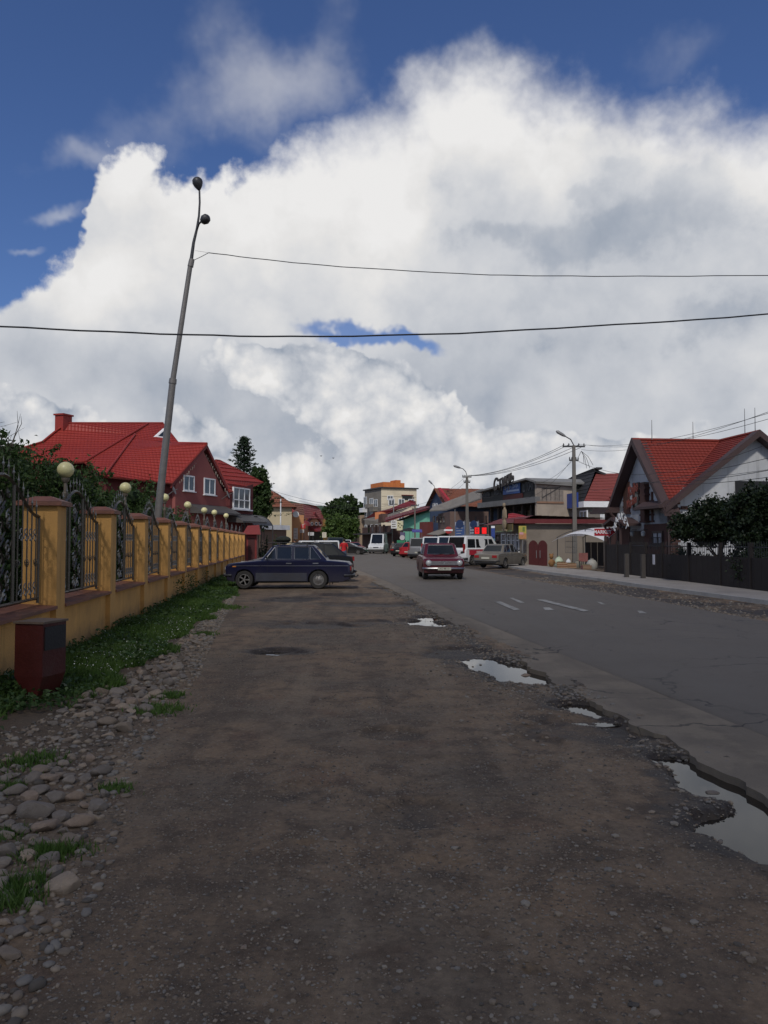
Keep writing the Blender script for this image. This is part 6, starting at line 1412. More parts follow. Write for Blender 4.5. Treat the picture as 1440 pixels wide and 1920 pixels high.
    if sp.get('grille'):
        y, z0, z1, gm = sp['grille']; g = MB().box(X(.02), X(-.030), -y, y, z0, z1).build('grille', gm, t_)
        m = MB()
        for k in range(5): z = z0 + (z1 - z0) * (k + .5) / 5; m.box(X(-.0301), X(-.038), -y, y, z - .006, z + .006)
        m.build('grille_bar', chrome, g, kind='stuff'); MB().box(X(-.031), X(-.05), -.025, .025, (z0 + z1) / 2 - .045, (z0 + z1) / 2 + .045).build('badge', chrome, g)
    MB().tube([(X(s0 + .02), -.35, zbelt + .02), (X(s0 + .08), .12, zbelt + .07)], .008, 4).tube([(X(s0 + .02), .12, zbelt + .02), (X(s0 + .08), .52, zbelt + .07)], .008, 4).build('wiper', black, t_, kind='stuff')
    return t_, side, X

def zhiguli(paint, **k):
    L = 4.10
    sp = dict(L=L, W=1.61, H=1.43, fo=.62, wb=2.42, wr=.295, belt=.93, zb=.235, zcowl=.92,
              top=[(.0, .45), (-.02, .72), (.06, .80), (.20, .835), (1.0, .91), (1.2, .93), (3.15, .935), (3.6, .905), (4.0, .865), (4.09, .78), (4.10, .5)],
              cabin=(1.10, 1.53, 2.87, 3.36), paint=paint, trim=chrome, stripe=.745, sidelamp=True, handles=(2.08, 2.95), doors=(1.38, 2.22, 3.02),
              windows=[[(1.30, .965), (1.62, .965), (1.62, 1.355), (1.60, 1.355)], [(1.67, .965), (2.15, .965), (2.15, 1.36), (1.67, 1.36)], [(2.25, .965), (2.72, .965), (2.72, 1.36), (2.25, 1.36)], [(2.76, .965), (3.12, .965), (2.82, 1.355), (2.76, 1.355)]],
              hz=.66, tail=(.20, .14, .67), zbump=.44, bsize=.038)
    sp.update(k); return sp
navy = paintm('navy_paint', (.006, .007, .030), dirt=.14); maroon = paintm('maroon_paint', (.085, .010, .016), dirt=.16); tan = paintm('grey_beige_paint', (.15, .135, .11), dirt=.25)
blackp = paintm('black_paint', (.010, .010, .011), dirt=.12); whitep = paintm('white_paint', (.62, .63, .63), dirt=.10); redp = paintm('red_paint', (.35, .015, .018), dirt=.08); silver = paintm('silver_paint', (.25, .25, .25), .4, dirt=.1); greenp = paintm('dark_green_paint', (.03, .04, .035), dirt=.15); darkredp = paintm('dark_red_paint', (.16, .012, .014), dirt=.15)

def cars():
    t_, side, X = make_car('sedan_car', 'dirty dark blue boxy sedan with roof rack, parked side-on at the end of the fence', 'car', 0, 0, 180,
                           zhiguli(navy, lamps='twin', spoke=True, sill=.52, sillpaint=pm('dark_sill', (.035, .037, .05), .7, .3, 3, grime=.4), grille=(.42, .56, .74, black), bumper=steel, roofpaint=navy), at=(-3.13, 26.05))
    rk = MB()
    for s in (1.75, 2.65):
        rk.tube([(X(s), -.62, 1.36), (X(s), -.60, 1.48), (X(s), .60, 1.48), (X(s), .62, 1.36)], .018, 5)
    for y in (-.55, -.2, .2, .55): rk.tube([(X(1.35), y, 1.50), (X(3.1), y, 1.50)], .016, 5)
    rk.tube([(X(1.35), -.55, 1.50), (X(1.35), .55, 1.50)], .016, 5).tube([(X(3.1), -.55, 1.5), (X(3.1), .55, 1.5)], .016, 5); rk.build('roof_rack', black, t_)
    tb = MB(); tb.tube([(X(4.12), .2, .40), (X(4.28), .2, .38)], .03, 6).ball((X(4.30), .2, .41), .035, 8, 6).box(X(4.16), X(4.10), -.5, .5, .34, .39); tb.build('tow_bar', steel, t_)
    for sg in (-1, 1): MB().box(X(3.42), X(3.40), sg * .62, sg * .78, .08, .26).build('mud_flap', black, t_)
    w = P(530, 1014, 25.9); o = MB().ball((0, 0, 0), (.26, .26, .13), 12, 8).build('roof_bundle', pm('dark_bundle', (.02, .022, .016), .9, .4, 8, .6, 20), None, 40)
    o['label'] = 'dark rounded bundle lying on the roof rack of the blue sedan'; o['category'] = 'bundle'; o.location = (w.x, 26.05, 1.62)
    # maroon sedan coming towards the camera
    make_car('sedan_car', 'maroon boxy sedan with round headlamps driving towards the camera', 'car', 0, 0, -88.5,
             zhiguli(maroon, grille=(.56, .57, .73, pm('grille_grey', (.16, .13, .13), .4, .2, metal=.5)), ptext='АО 88-13', z=.07, roofpaint=maroon), at=(2.30, 32.4))
    make_car('sedan_car', 'grey-beige boxy sedan parked beyond the dirt strip, seen from behind', 'car', 0, 0, 55, zhiguli(tan, lamps='twin', spoke='both', bumper=steel, ptext=None, z=-.01, tail=(.3, .15, .70)), at=(7.15, 47.3))
    # dark hatchback behind the blue car
    hatch = dict(L=4.25, W=1.74, H=1.50, fo=.85, wb=2.6, wr=.32, belt=.98, zb=.2, top=[(.0, .45), (.02, .62), (.25, .78), (1.0, .97), (1.2, .99), (3.9, 1.02), (4.2, .98), (4.25, .6)], cabin=(1.0, 1.95, 3.45, 4.1), paint=blackp, lamps='slant', hz=.68, tail=(.3, .17, .88), bumper=blackp, bsize=.07, zbump=.4, handles=(2.1, 3.0), handle=black,
                 windows=[[(1.55, 1.02), (2.2, 1.02), (2.2, 1.42), (2.0, 1.42)], [(2.28, 1.02), (3.05, 1.02), (3.05, 1.42), (2.28, 1.42)], [(3.12, 1.02), (3.65, 1.03), (3.35, 1.41), (3.12, 1.42)]])
    make_car('hatchback_car', 'black hatchback with red tail lamp, parked just behind the blue sedan', 'car', 0, 0, 192, hatch, at=(-3.4, 30.3))
    van = dict(L=4.7, W=1.9, H=1.88, fo=.9, wb=3.0, wr=.34, belt=1.08, zb=.22, top=[(.0, .5), (.02, .75), (.3, .95), (.95, 1.08), (1.1, 1.1), (4.6, 1.1), (4.69, 1.0), (4.7, .5)], cabin=(.95, 1.75, 4.45, 4.62), tumble=.14, paint=whitep, lamps='slant', hz=.78, tail=(.13, .6, 1.1), bumper=black, bsize=.08, zbump=.42, handles=(2.0,), handle=black, mirror=whitep,
               windows=[[(1.5, 1.14), (2.2, 1.14), (2.2, 1.72), (1.85, 1.72)], [(2.3, 1.14), (3.5, 1.14), (3.5, 1.72), (2.3, 1.72)], [(3.6, 1.14), (4.35, 1.14), (4.3, 1.72), (3.6, 1.72)]])
    make_car('white_car', 'white estate car behind the black hatchback, its dark rear window towards us', 'car', 0, 0, 100, dict(van, W=1.75, H=1.62, belt=.98, windows=[]), at=(-3.95, 52), group='vehicles parked behind the blue sedan')
    make_car('white_car', 'white estate car partly hidden left behind another white one', 'car', 0, 0, 100, dict(van, W=1.75, H=1.62, belt=.98, windows=[]), at=(-5.9, 60), group='vehicles parked behind the blue sedan')
    make_car('off_road_car', 'dark grey-green off-road car with upright windscreen, beyond the white cars', 'car', 0, 0, -84, dict(van, W=1.9, H=1.95, belt=1.15, paint=greenp, mirror=black), at=(-4.9, 78))
    make_car('hatchback_car', 'black car crossing behind the man in the red shirt', 'car', 0, 0, -14, dict(hatch, H=1.42, bumper=black, spoke='both'), at=(-4.1, 92))
    make_car('hatchback_car', 'dark red car behind the black one, left of the white van', 'car', 0, 0, -60, dict(hatch, paint=darkredp, bumper=black), at=(-4.3, 112))
    make_car('delivery_van', 'small white van far down the street under the trees', 'van', 0, 0, -80, dict(van, H=1.9), at=(-6.7, 136))
    # tall white van driving towards us
    tall = dict(L=5.4, W=1.98, H=2.55, fo=.95, wb=3.4, wr=.35, belt=1.25, zb=.25, top=[(.0, .5), (.0, .85), (.12, 1.02), (.75, 1.22), (1.0, 1.28), (5.3, 1.3), (5.4, 1.1), (5.4, .5)], cabin=(.85, 1.75, 5.2, 5.35), tumble=.16, paint=whitep, lamps='slant', hz=.82, tail=(.13, .5, 1.0), bumper=pm('grey_bumper', (.09, .088, .085), .7, .2), bsize=.12, zbump=.48, mirror=black, handles=(2.0,), handle=black,
                windows=[[(1.35, 1.32), (2.15, 1.32), (2.15, 1.95), (1.6, 1.95)]], grille=(.34, .74, .86, black))
    t_, side, X = make_car('delivery_van', 'tall white delivery van coming down the middle of the far street', 'van', 0, 0, -97, dict(tall, z=.05), at=(-.72, 101))
    # right hand row
    make_car('saloon_car', 'black saloon parked on the right, seen from behind, beside the green kiosk', 'car', 0, 0, 72, dict(zhiguli(blackp, lamps='slant', tail=(.3, .16, .72), sidelamp=False, stripe=None, bumper=blackp, ptext=None), L=4.1, W=1.75), at=(2.1, 82), group='cars parked on the right side')
    make_car('hatchback_car', 'silver car wedged between the black saloon and the red car', 'car', 0, 0, 70, dict(hatch, paint=silver, bumper=black), at=(3.3, 85), group='cars parked on the right side')
    make_car('hatchback_car', 'bright red car parked left behind the maroon sedan', 'car', 0, 0, 62, dict(hatch, paint=redp, bumper=redp, tail=(.2, .3, .85)), at=(3.2, 76.5), group='cars parked on the right side')
    make_car('delivery_van', 'dark windowed grey van directly behind the roof of the maroon sedan', 'van', 0, 0, 70, dict(van, paint=silver), at=(3.75, 70), group='vans behind the maroon sedan')
    make_car('delivery_van', 'white van with a light panel in its rear window, between grey van and marked van', 'van', 0, 0, 80, dict(van, H=1.95), at=(4.25, 64), group='vans behind the maroon sedan')
    make_car('delivery_van', 'white van with roof rack right behind the maroon sedan', 'van', 0, 0, 82, dict(van, H=1.95), at=(4.95, 58), group='vans behind the maroon sedan')
    t_, side, X = make_car('marked_van', 'white van with red stripes and lettering along its side, parked right', 'van', 0, 0, 42, dict(van, H=1.93, L=4.7, spoke='both', sill=.55, sillpaint=pm('van_sill', (.12, .115, .11), .8, .2)), at=(6.45, 53.2))
    rs = pm('van_red', (.36, .02, .035), .5, .15); 
    for sg in (-1,):
        MB().box(X(4.3), X(1.6), -.965, -.955, .66, .98).build('red_panel', rs, t_); w = write('ШВИДКА', .24, whitep, t_, X(3.0), -.968, .82, 1.1, name='side_lettering'); MB().box(X(4.4), X(.9), -.962, -.953, 1.0, 1.03).build('red_line', rs, t_)
    MB().box(X(3.4), X(2.2), -.5, .5, 1.935, 2.0).tube([(X(1.9), -.6, 1.9), (X(1.9), -.6, 2.02), (X(1.9), .6, 2.02), (X(1.9), .6, 1.9)], .02, 5).build('roof_fitting', galv, t_)
cars()

# ------------------------------------------------------------------ people
skin = pm('skin', (.33, .19, .13), .6, .08, bump=0); hairm = pm('dark_hair', (.02, .015, .012), .7, .2)
def person(label, x, y, h, face, shirt, trousers, arms=((.10, .0), (-.05, .0)), stride=.12, group=None, z=.0, hair=True):
    "one continuous body grown over a skeleton; materials change at cuffs, waist and neck"
    k = h / 1.75; bm = bpy.data.meshes.new('body')
    # x right, y forward
    V = [(0, 0, .95), (0, .01, 1.12), (0, .0, 1.32), (0, 0, 1.43), (0, .01, 1.50), (0, .015, 1.60), (0, .01, 1.69),
         (.10, 0, .90), (.11, stride * .5, .50), (.115, stride - .06, .10), (.12, stride + .10, .04), (-.10, 0, .90), (-.11, -stride * .35 + .05, .50), (-.115, -stride - .08, .10), (-.12, -stride + .07, .04),
         (.18, 0, 1.40), (.24, arms[0][1] - .03, 1.14), (.25, arms[0][0] + .06, .90), (.25, arms[0][0] + .09, .80), (-.18, 0, 1.40), (-.24, arms[1][1] - .03, 1.14), (-.25, arms[1][0] + .06, .90), (-.25, arms[1][0] + .09, .80)]
    E = [(0, 1), (1, 2), (2, 3), (3, 4), (4, 5), (5, 6), (0, 7), (7, 8), (8, 9), (9, 10), (0, 11), (11, 12), (12, 13), (13, 14), (3, 15), (15, 16), (16, 17), (17, 18), (3, 19), (19, 20), (20, 21), (21, 22)]
    Rr = [(.155, .11), (.14, .10), (.165, .11), (.10, .08), (.055, .055), (.085, .10), (.06, .07), (.10, .10), (.065, .065), (.045, .05), (.045, .03), (.10, .10), (.065, .065), (.045, .05), (.045, .03), (.065, .065), (.045, .045), (.035, .035), (.045, .025), (.065, .065), (.045, .045), (.035, .035), (.045, .025)]
    bm.from_pydata([tuple(c * k for c in v) for v in V], E, []); o = bpy.data.objects.new('body', bm); COL.objects.link(o)
    sk = o.modifiers.new('skin', 'SKIN'); sk.use_smooth_shade = True
    for i, d in enumerate(bm.skin_vertices[0].data): d.radius = (Rr[i][0] * k, Rr[i][1] * k); d.use_root = (i == 0)
    o.modifiers.new('sub', 'SUBSURF').levels = 1
    dg = bpy.context.evaluated_depsgraph_get(); me = bpy.data.meshes.new_from_object(o.evaluated_get(dg), depsgraph=dg); bpy.data.objects.remove(o)
    me.materials.clear()
    for mt in (trousers, shirt, skin, black): me.materials.append(mt)
    for p in me.polygons:
        c = p.center / k; a = 0 if c.z < .98 else 1 if c.z < 1.46 else 2
        if abs(c.x) > .19 and c.z < 1.22: a = 2
        if c.z < .10 and abs(c.x) < .19: a = 3
        p.material_index = a
    root = thing('person', label, 'person', (x, y, z), R(face), group); link(me, 'body', root)
    MB().ball((0, -.012 * k, 1.645 * k), (.092 * k, .105 * k, .085 * k), 12, 8).build('hair', hairm if hair else shirt, root, 60)
    MB().ball((0, .118 * k, 1.60 * k), (.014 * k, .022 * k, .022 * k), 6, 5).ball((.035 * k, .098 * k, 1.625 * k), .010 * k, 6, 5, 1).ball((-.035 * k, .098 * k, 1.625 * k), .010 * k, 6, 5, 1).build('face', [skin, ink], root, 60, kind='stuff')
def people():
    c = lambda n, col: pm('cloth_' + n, col, .9, .15, 6)
    red, den, dark, grey, white, pink, blue, pale = c('red', (.42, .015, .018)), c('denim', (.07, .09, .13)), c('dark', (.018, .018, .02)), c('grey', (.10, .10, .10)), c('white', (.5, .5, .48)), c('pink', (.42, .15, .17)), c('blue', (.04, .06, .15)), c('pale', (.3, .27, .22))
    person('man in bright red shirt and jeans walking beside the parked cars', P(645, 1030, 49).x, 49, 1.78, 20, red, den)
    person('person in pink top beside the blue sign and the marked van', P(922, 1025, 57).x, 57, 1.62, 100, pink, dark)
    person('person in pale trousers standing right of the tall white van', P(737, 1030, 90).x, 90, 1.7, 160, grey, pale)
    person('person in dark clothes left of the two under the dark umbrella', P(765, 1010, 88).x, 88, 1.72, 40, dark, dark)
    person('person in white top under the dark umbrella', P(769, 1010, 89.5).x, 89.5, 1.66, 200, white, dark)
    person('person in blue jacket by the annex wall right of the umbrella', P(788, 1010, 87).x, 87, 1.74, -20, blue, dark)
    person('person in pink top far down the street, in front of the white van', P(661, 1012, 118).x, 118, 1.65, 10, pink, red)
    person('biker in black jacket and helmet beside the motorcycle, left of the white cars', P(553, 1012, 62).x, 62, 1.75, 120, dark, dark)
    person('biker in white jacket between two dark clad bikers', P(563, 1012, 64).x, 64, 1.72, 200, white, grey)
    person('biker in grey jacket nearest the parked white cars', P(572, 1012, 63).x, 63, 1.74, 80, grey, dark)
    # dark umbrella
    g = P(768, 997, 87.5); t_ = thing('umbrella', 'dark market umbrella over the people left of the lamp post', 'umbrella', (g.x, 87.5, 0)); z = g.z + .2
    MB().lathe([(1.25, z - .15), (.7, z + .08), (.03, z + .28)], 8).build('canopy', dark, t_); MB().tube([(0, 0, 0), (0, 0, z + .25)], .025, 6).build('pole', galv, t_)
    g = P(782, 995, 86); t_ = thing('awning', 'small violet-blue awning beside the concrete lamp post', 'awning', (g.x, 86, 0)); z = g.z; MB().hexa([(-.55, -.5, z - .2), (.55, -.5, z - .2), (.55, .5, z), (-.55, .5, z)], [(-.55, -.5, z - .1), (.55, -.5, z - .1), (.55, .5, z + .15), (-.55, .5, z + .15)]).build('cover', c('violet', (.07, .07, .26)), t_)
    MB().tube([(-.5, -.45, 0), (-.5, -.45, z - .15)], .02, 5).tube([(.5, -.45, 0), (.5, -.45, z - .15)], .02, 5).build('legs', galv, t_)
people()

# ------------------------------------------------------------------ poles with lamps and wires
def concrete_pole(px, d, top_py, label, lamp, w=.15, arms=((0, 1.0),), kind='street_lamp'):
    b = P(px, 1016, d); z = P(px, top_py, d).z; t_ = thing(kind, label, 'utility pole' if kind != 'street_lamp' else 'street lamp', (b.x, d, 0))
    MB().hexa([(-w, -w * .8, -.1), (w, -w * .8, -.1), (w, w * .8, -.1), (-w, w * .8, -.1)], [(-w * .62, -w * .5, z), (w * .62, -w * .5, z), (w * .62, w * .5, z), (-w * .62, w * .5, z)]).build('pole', pm('old_pole_concrete', (.135, .125, .112), .85, .2, 1.5, .3, 30, grime=.3) if w > .1 else galv, t_)
    m = MB()
    for dz, hw in arms:
        m.box(-hw, hw, -.05, .05, z - .12 - dz, z - .02 - dz)
        for x in (-hw * .92, -hw * .45, hw * .45, hw * .92): m.lathe([(.03, z - .02 - dz), (.045, z + .05 - dz), (.02, z + .14 - dz)], 6, 0, Matrix.Translation((x, 0, 0)))
    if arms: m.build('cross_arm', steel, t_, kind='stuff')
    if lamp:
        pts = [Vector((P(a, q, d).x - b.x, 0, P(a, q, d).z)) for a, q in lamp]; MB().tube(pts, .035, 6).build('lamp_arm', steel, t_, 50)
        e = pts[-1]; dr = (pts[-1] - pts[-2]).normalized(); MB().tube([e - dr * .1, e + dr * .1, e + dr * .5, e + dr * .62], [.05, .10, .11, .04], 8).build('lamp_head', galv, t_, 50)
    return t_
def poles():
    concrete_pole(1077.5, 50, 835, 'concrete pole with cross arm and street lamp behind the white stall canopy', [(1076, 835), (1070, 824), (1058, 817)], .15, ((0, .72), (.9, .3)))
    concrete_pole(876, 72, 893, 'concrete pole with bent street lamp in front of the blue posters', [(876, 893), (873, 884), (868, 879), (862, 877)], .17, ((0, .42), (.5, .3)))
    concrete_pole(816, 98, 915, 'thin pole with curved street lamp in front of the blue gable', [(816, 918), (814, 911), (810, 907)], .09, ())
    concrete_pole(778, 97, 947, 'wooden pole with cross arm in front of the mint green wall', None, .13, ((0, .5), (.45, .35)), 'utility_pole')
    concrete_pole(738, 118, 945, 'dark pole with cross arms before the pale apartment block', None, .10, ((0, .55),), 'utility_pole')
    # steel mast on the left
    b = P(526, 1010, 82); t_ = thing('chimney_pipe', 'pale vertical pipe standing before the cream wall on the left', 'pipe', (b.x, 82, 0)); z = P(526, 935, 82).z; MB().tube([(0, 0, 0), (0, 0, z)], [.09, .06], 8).build('pipe', white_trim, t_)
    # wires
    g1 = 'wires along the right side of the street'
    LB = iter(['outermost left wire from the concrete pole to the pole by the posters', 'second wire from the left between the two concrete poles', 'third wire from the left between the two concrete poles', 'rightmost of four wires between the two concrete poles',
        'top wire from the concrete pole over the white house roof', 'second wire from the top over the white house roof', 'third wire, rising steepest over the tiled roof', 'long sagging wire from below the cross arm across the tiled roof', 'lowest wire from the pole, crossing the brown rake boards',
        'upper thin wire before the white gable wall', 'middle thin wire before the white gable wall', 'lower thin wire before the white gable wall',
        'upper service wire from the poster pole to the pole by the green wall', 'lower service wire from the poster pole to the pole by the green wall', 'short service wire from the poster pole down to the hall corner', 'service wire from the concrete pole to the hall roof', 'service wire from the concrete pole down over the blue banner',
        'topmost faint wire over the far street, ending by the brown roof', 'second faint wire over the far street above the hill', 'faint wire from the pole before the apartment block', 'lowest faint wire crossing before the street-end trees'])
    def w(a, b, sag, r=.016, group=g1, label=None):
        A, B = P(*a), P(*b); pts = [A.lerp(B, i / 14) - Vector((0, 0, sag * 4 * (i / 14) * (1 - i / 14))) for i in range(15)]
        o = MB().tube(pts, r, 4).build('power_line', cableM); o['label'] = next(LB); o['category'] = 'cable'; o['group'] = group
    T1 = [(1058, 834, 50), (1068, 833, 50), (1087, 833, 50), (1098, 835, 50)]
    for i, (p, q) in enumerate(zip(T1, [(868, 892, 72), (872, 892, 72), (880, 892, 72), (884, 892, 72)])): w(p, q, .5)
    for a, b, s in (((1087, 833, 50), (1500, 756, 22), .5), ((1098, 834, 50), (1500, 768, 22), .5), ((1090, 843, 50), (1520, 742, 21), .6), ((1080, 862, 50), (1500, 808, 22), 1.1), ((1080, 864, 50), (1480, 874, 24), .7)): w(a, b, s, .008)
    for a, b, s in (((1110, 920, 50), (1500, 845, 20), .15), ((1200, 905, 30), (1500, 870, 20), .15), ((1240, 908, 29), (1500, 886, 20), .1)): w(a, b, s, .009, 'thin wires crossing in front of the white house', 'thin wire crossing in front of the white house wall')
    for a, b, s in (((872, 895, 72), (778, 947, 97), .5), ((880, 897, 72), (778, 950, 97), .8), ((876, 905, 72), (926, 930, 62), .6), ((1075, 862, 50), (1010, 905, 62), .3), ((1075, 858, 50), (985, 935, 60), .5)): w(a, b, s, .012, 'service wires to the shops', 'thin service wire running down to the shops')
    for a, b, s in (((778, 948, 97), (505, 918, 82), 1.0), ((778, 950, 97), (540, 935, 90), .8), ((738, 946, 118), (560, 938, 110), .8), ((700, 965, 130), (560, 968, 100), .5)): w(a, b, s, .014, 'far wires over the street', 'faint wire crossing high over the far street')
    m = MB(); c = P(1090, 846, 50)
    for i, (px, py) in enumerate(((1100, 878), (1106, 878), (1095, 868), (1084, 858), (1112, 872))): e = P(px, py, 50.5 + i * .6); m.tube([c, (c + e) / 2 + Vector((.05, 0, .12)), e], .016, 4)
    o = m.build('wire_tangle', cableM, kind='stuff'); o['label'] = 'tangle of drop wires hanging right of the concrete pole head'; o['category'] = 'cable'
    # two birds? small dark dots high over the street
    for px, py, lab in ((602, 855, 'left of two tiny birds flying against the grey cloud'), (625, 859, 'right of two tiny birds flying against the grey cloud')):
        c = P(px, py, 60); o = MB().tube([c + Vector((-.09, 0, .02)), c, c + Vector((.09, 0, .02))], [.012, .035, .012], 5).tube([c + Vector((0, -.08, 0)), c + Vector((0, .08, 0))], [.02, .03], 5).build('bird', black); o['label'] = lab; o['category'] = 'bird'
poles()

# ------------------------------------------------------------------ market stall under the white canopy
def stall():
    d = 47.5; a = P(1044, 1016, d); b = P(1156, 1016, 43.2); t_ = thing('stall_canopy', 'white arched fabric canopy on thin steel frame over the pavement stall', 'canopy', (a.x, a.y, .08), math.atan2(b.y - a.y, b.x - a.x)); I = (Matrix.Translation((a.x, a.y, .08)) @ Matrix.Rotation(math.atan2(b.y - a.y, b.x - a.x), 4, 'Z')).inverted(); W = (b - a).length
    fab = leafmat('canopy_fabric', (.80, .80, .82), (.72, .72, .74), .7, .25); n = 16
    zt = (I @ P(1088, 993, 46)).z; ze = (I @ P(1150, 1014, 43.5)).z
    def arc(x): f = x / W; return ze - .05 + (zt - ze + .12) * math.sin(math.pi * min(1, max(0, f * .86 + .10))) ** .8
    m = MB(); v = []
    for i in range(n + 1):
        x = W * i / n
        for y, dz in ((-.45, -.32), (.25, -.10), (1.1, .04), (2.2, .06)): v.append((x, y, arc(x) + dz))
    m.add(v, [(i * 4 + j, (i + 1) * 4 + j, (i + 1) * 4 + j + 1, i * 4 + j + 1) for i in range(n) for j in range(3)]); m.build('fabric', fab, t_, 60)
    m = MB()
    for y in (0, 2.1): m.tube([(W * i / 10, y, arc(W * i / 10) - .06) for i in range(11)], .02, 5)
    m.build('frame_arch', steel, t_, kind='stuff')
    for x in (.05, W * .5, W - .1):
        for y in (0, 2.1): MB().tube([(x, y, -.05), (x, y, arc(x) - .05)], .025, 6).build('post', steel, t_)
    br = pm('stall_brown', (.035, .028, .024), .8, .3); m = MB()
    for k in range(9): m.box(.1 + k * W / 9, .1 + (k + .9) * W / 9, 2.2, 2.23, 0, 1.45)
    m.build('back_screen', br, t_, kind='stuff')
    m = MB(); [m.tube([(.1 + k * .16, .6, .8), (.1 + k * .16, .6, 1.9)], .012, 4) for k in range(7)]; [m.tube([(.1, .6, z), (1.06, .6, z)], .012, 4) for z in (.8, 1.15, 1.5, 1.9)]; m.build('display_grid', galv, t_, kind='stuff')
    # goods on the pavement: (name, label, cat, px, py of base, w, h, colour, kind)
    def item(name, label, px, py, w, h, col, kind, cat=None):
        g = G(px, py, .085); o = Vector((g.x, g.y, .085)); mt = pm('goods_%d_%d' % (px, py), col, .8, .3, 5, .3, 25); t2 = thing(name, label, cat or name.replace('_', ' '), o, R(px % 17 - 8))
        if kind == 'box':
            MB().hexa([(-w / 2, 0, 0), (w / 2, 0, 0), (w / 2, w * .7, 0), (-w / 2, w * .7, 0)], [(-w * .54, -.02, h), (w * .54, -.02, h), (w * .54, w * .74, h), (-w * .54, w * .74, h)]).build('box_body', mt, t2)
            m = MB(); [m.box(-w * .54, w * .54, -.03, -.021, h * (k + .5) / 3 - .02, h * (k + .5) / 3 + .02) for k in range(3)]; m.build('slats', pm('pale_slat', (.34, .24, .15), .8, .2), t2, kind='stuff')
            rg = random.Random(px); m = MB(); [m.ball((rg.uniform(-.4, .4) * w, rg.uniform(.1, .6) * w, h), (.07, .07, .06), 6, 5) for _ in range(9)]; m.build('produce', pm('produce', (.12, .10, .05), .7, .5, 9), t2, kind='stuff')
        elif kind == 'sack':
            MB().lathe([(w * .42, 0), (w * .5, h * .2), (w * .48, h * .55), (w * .3, h * .82), (w * .12, h * .9), (w * .16, h)], 9).build('cloth', mt, t2, 60)
        elif kind == 'figure':
            MB().ball((0, 0, h * .3), (w * .42, w * .36, h * .30), 10, 8).ball((0, 0, h * .78), (w * .3, w * .28, h * .2), 10, 8).ball((-w * .22, 0, h * .96), (w * .1, w * .08, h * .07), 6, 5).ball((w * .22, 0, h * .96), (w * .1, w * .08, h * .07), 6, 5).tube([(-w * .3, -.05, h * .5), (-w * .5, -.1, h * .25)], w * .1, 6).tube([(w * .3, -.05, h * .5), (w * .5, -.1, h * .25)], w * .1, 6).build('plush_body', mt, t2, 60)
        elif kind == 'chair':
            MB().box(-w / 2, w / 2, 0, w, h * .45, h * .5).build('seat', mt, t2); MB().box(-w / 2, w / 2, w - .04, w, h * .502, h).build('backrest', mt, t2)
            for x in (-w * .45, w * .45):
                for y in (.03, w - .05): MB().box(x - .02, x + .02, y, y + .03, 0, h * .449).build('leg', steel, t2)
    item('plush_bear', 'tan plush bear sitting at the left end of the pavement stall', 1034, 1063, .42, .78, (.20, .10, .035), 'figure', 'toy')
    item('sack', 'pale green bundle standing behind the left crate', 1048, 1062, .55, .62, (.40, .46, .34), 'sack'); item('crate', 'orange-brown crate of produce, left of the two at the stall', 1054, 1065.5, .52, .32, (.20, .09, .045), 'box')
    item('crate', 'orange crate of produce, right of the two at the stall', 1072, 1065.5, .48, .26, (.22, .085, .035), 'box'); item('sack', 'small white bag lying on the right crate', 1066, 1063, .34, .5, (.5, .5, .5), 'sack')
    item('sack', 'grey sack right beside the orange crate', 1083, 1064, .4, .42, (.16, .15, .12), 'sack'); item('folding_chair', 'chair with pink cover under the white canopy', 1099, 1066, .5, .85, (.22, .085, .075), 'chair', 'chair')
    item('sack', 'crumpled pale plastic bag right of the pink chair', 1110, 1067, .62, .58, (.30, .29, .26), 'sack'); item('crate', 'pink crate under the chair at the stall', 1101, 1068, .45, .22, (.22, .09, .08), 'box')
    # the MARKET arrow
    ps = P(1145, 1075, 39.2); t2 = thing('arrow_sign', 'red arrow board with white word MARKET pointing right', 'sign', (ps.x, 39.2, .08), R(-6)); z0, z1 = P(1130, 1004.5, 39.2).z - .08, P(1130, 991, 39.2).z - .08; zc = (z0 + z1) / 2; hx = lambda px: P(px, 998, 39.2).x - ps.x; ah = .27
    pts = lambda e: [(hx(1115) - e, z0 - e), (hx(1141), z0 - e), (hx(1141), zc - ah - e), (hx(1153.5) + e, zc), (hx(1141), zc + ah + e), (hx(1141), z1 + e), (hx(1115) - e, z1 + e)]
    MB().slab([(x, -.02, z) for x, z in pts(.025)], (0, .03, 0)).build('white_border', white_trim, t2); MB().slab([(x, -.03, z) for x, z in pts(0)], (0, .0095, 0)).build('red_face', pm('arrow_red', (.34, .012, .02), .5, .08), t2)
    write('MARKET', .25, white_trim, t2, (hx(1115) + hx(1143)) / 2 + .02, -.034, zc, .95, name='lettering', depth=.003, bold=.004); MB().tube([(0, .05, -.1), (0, .05, zc)], .03, 6).build('post', steel, t2)
stall()

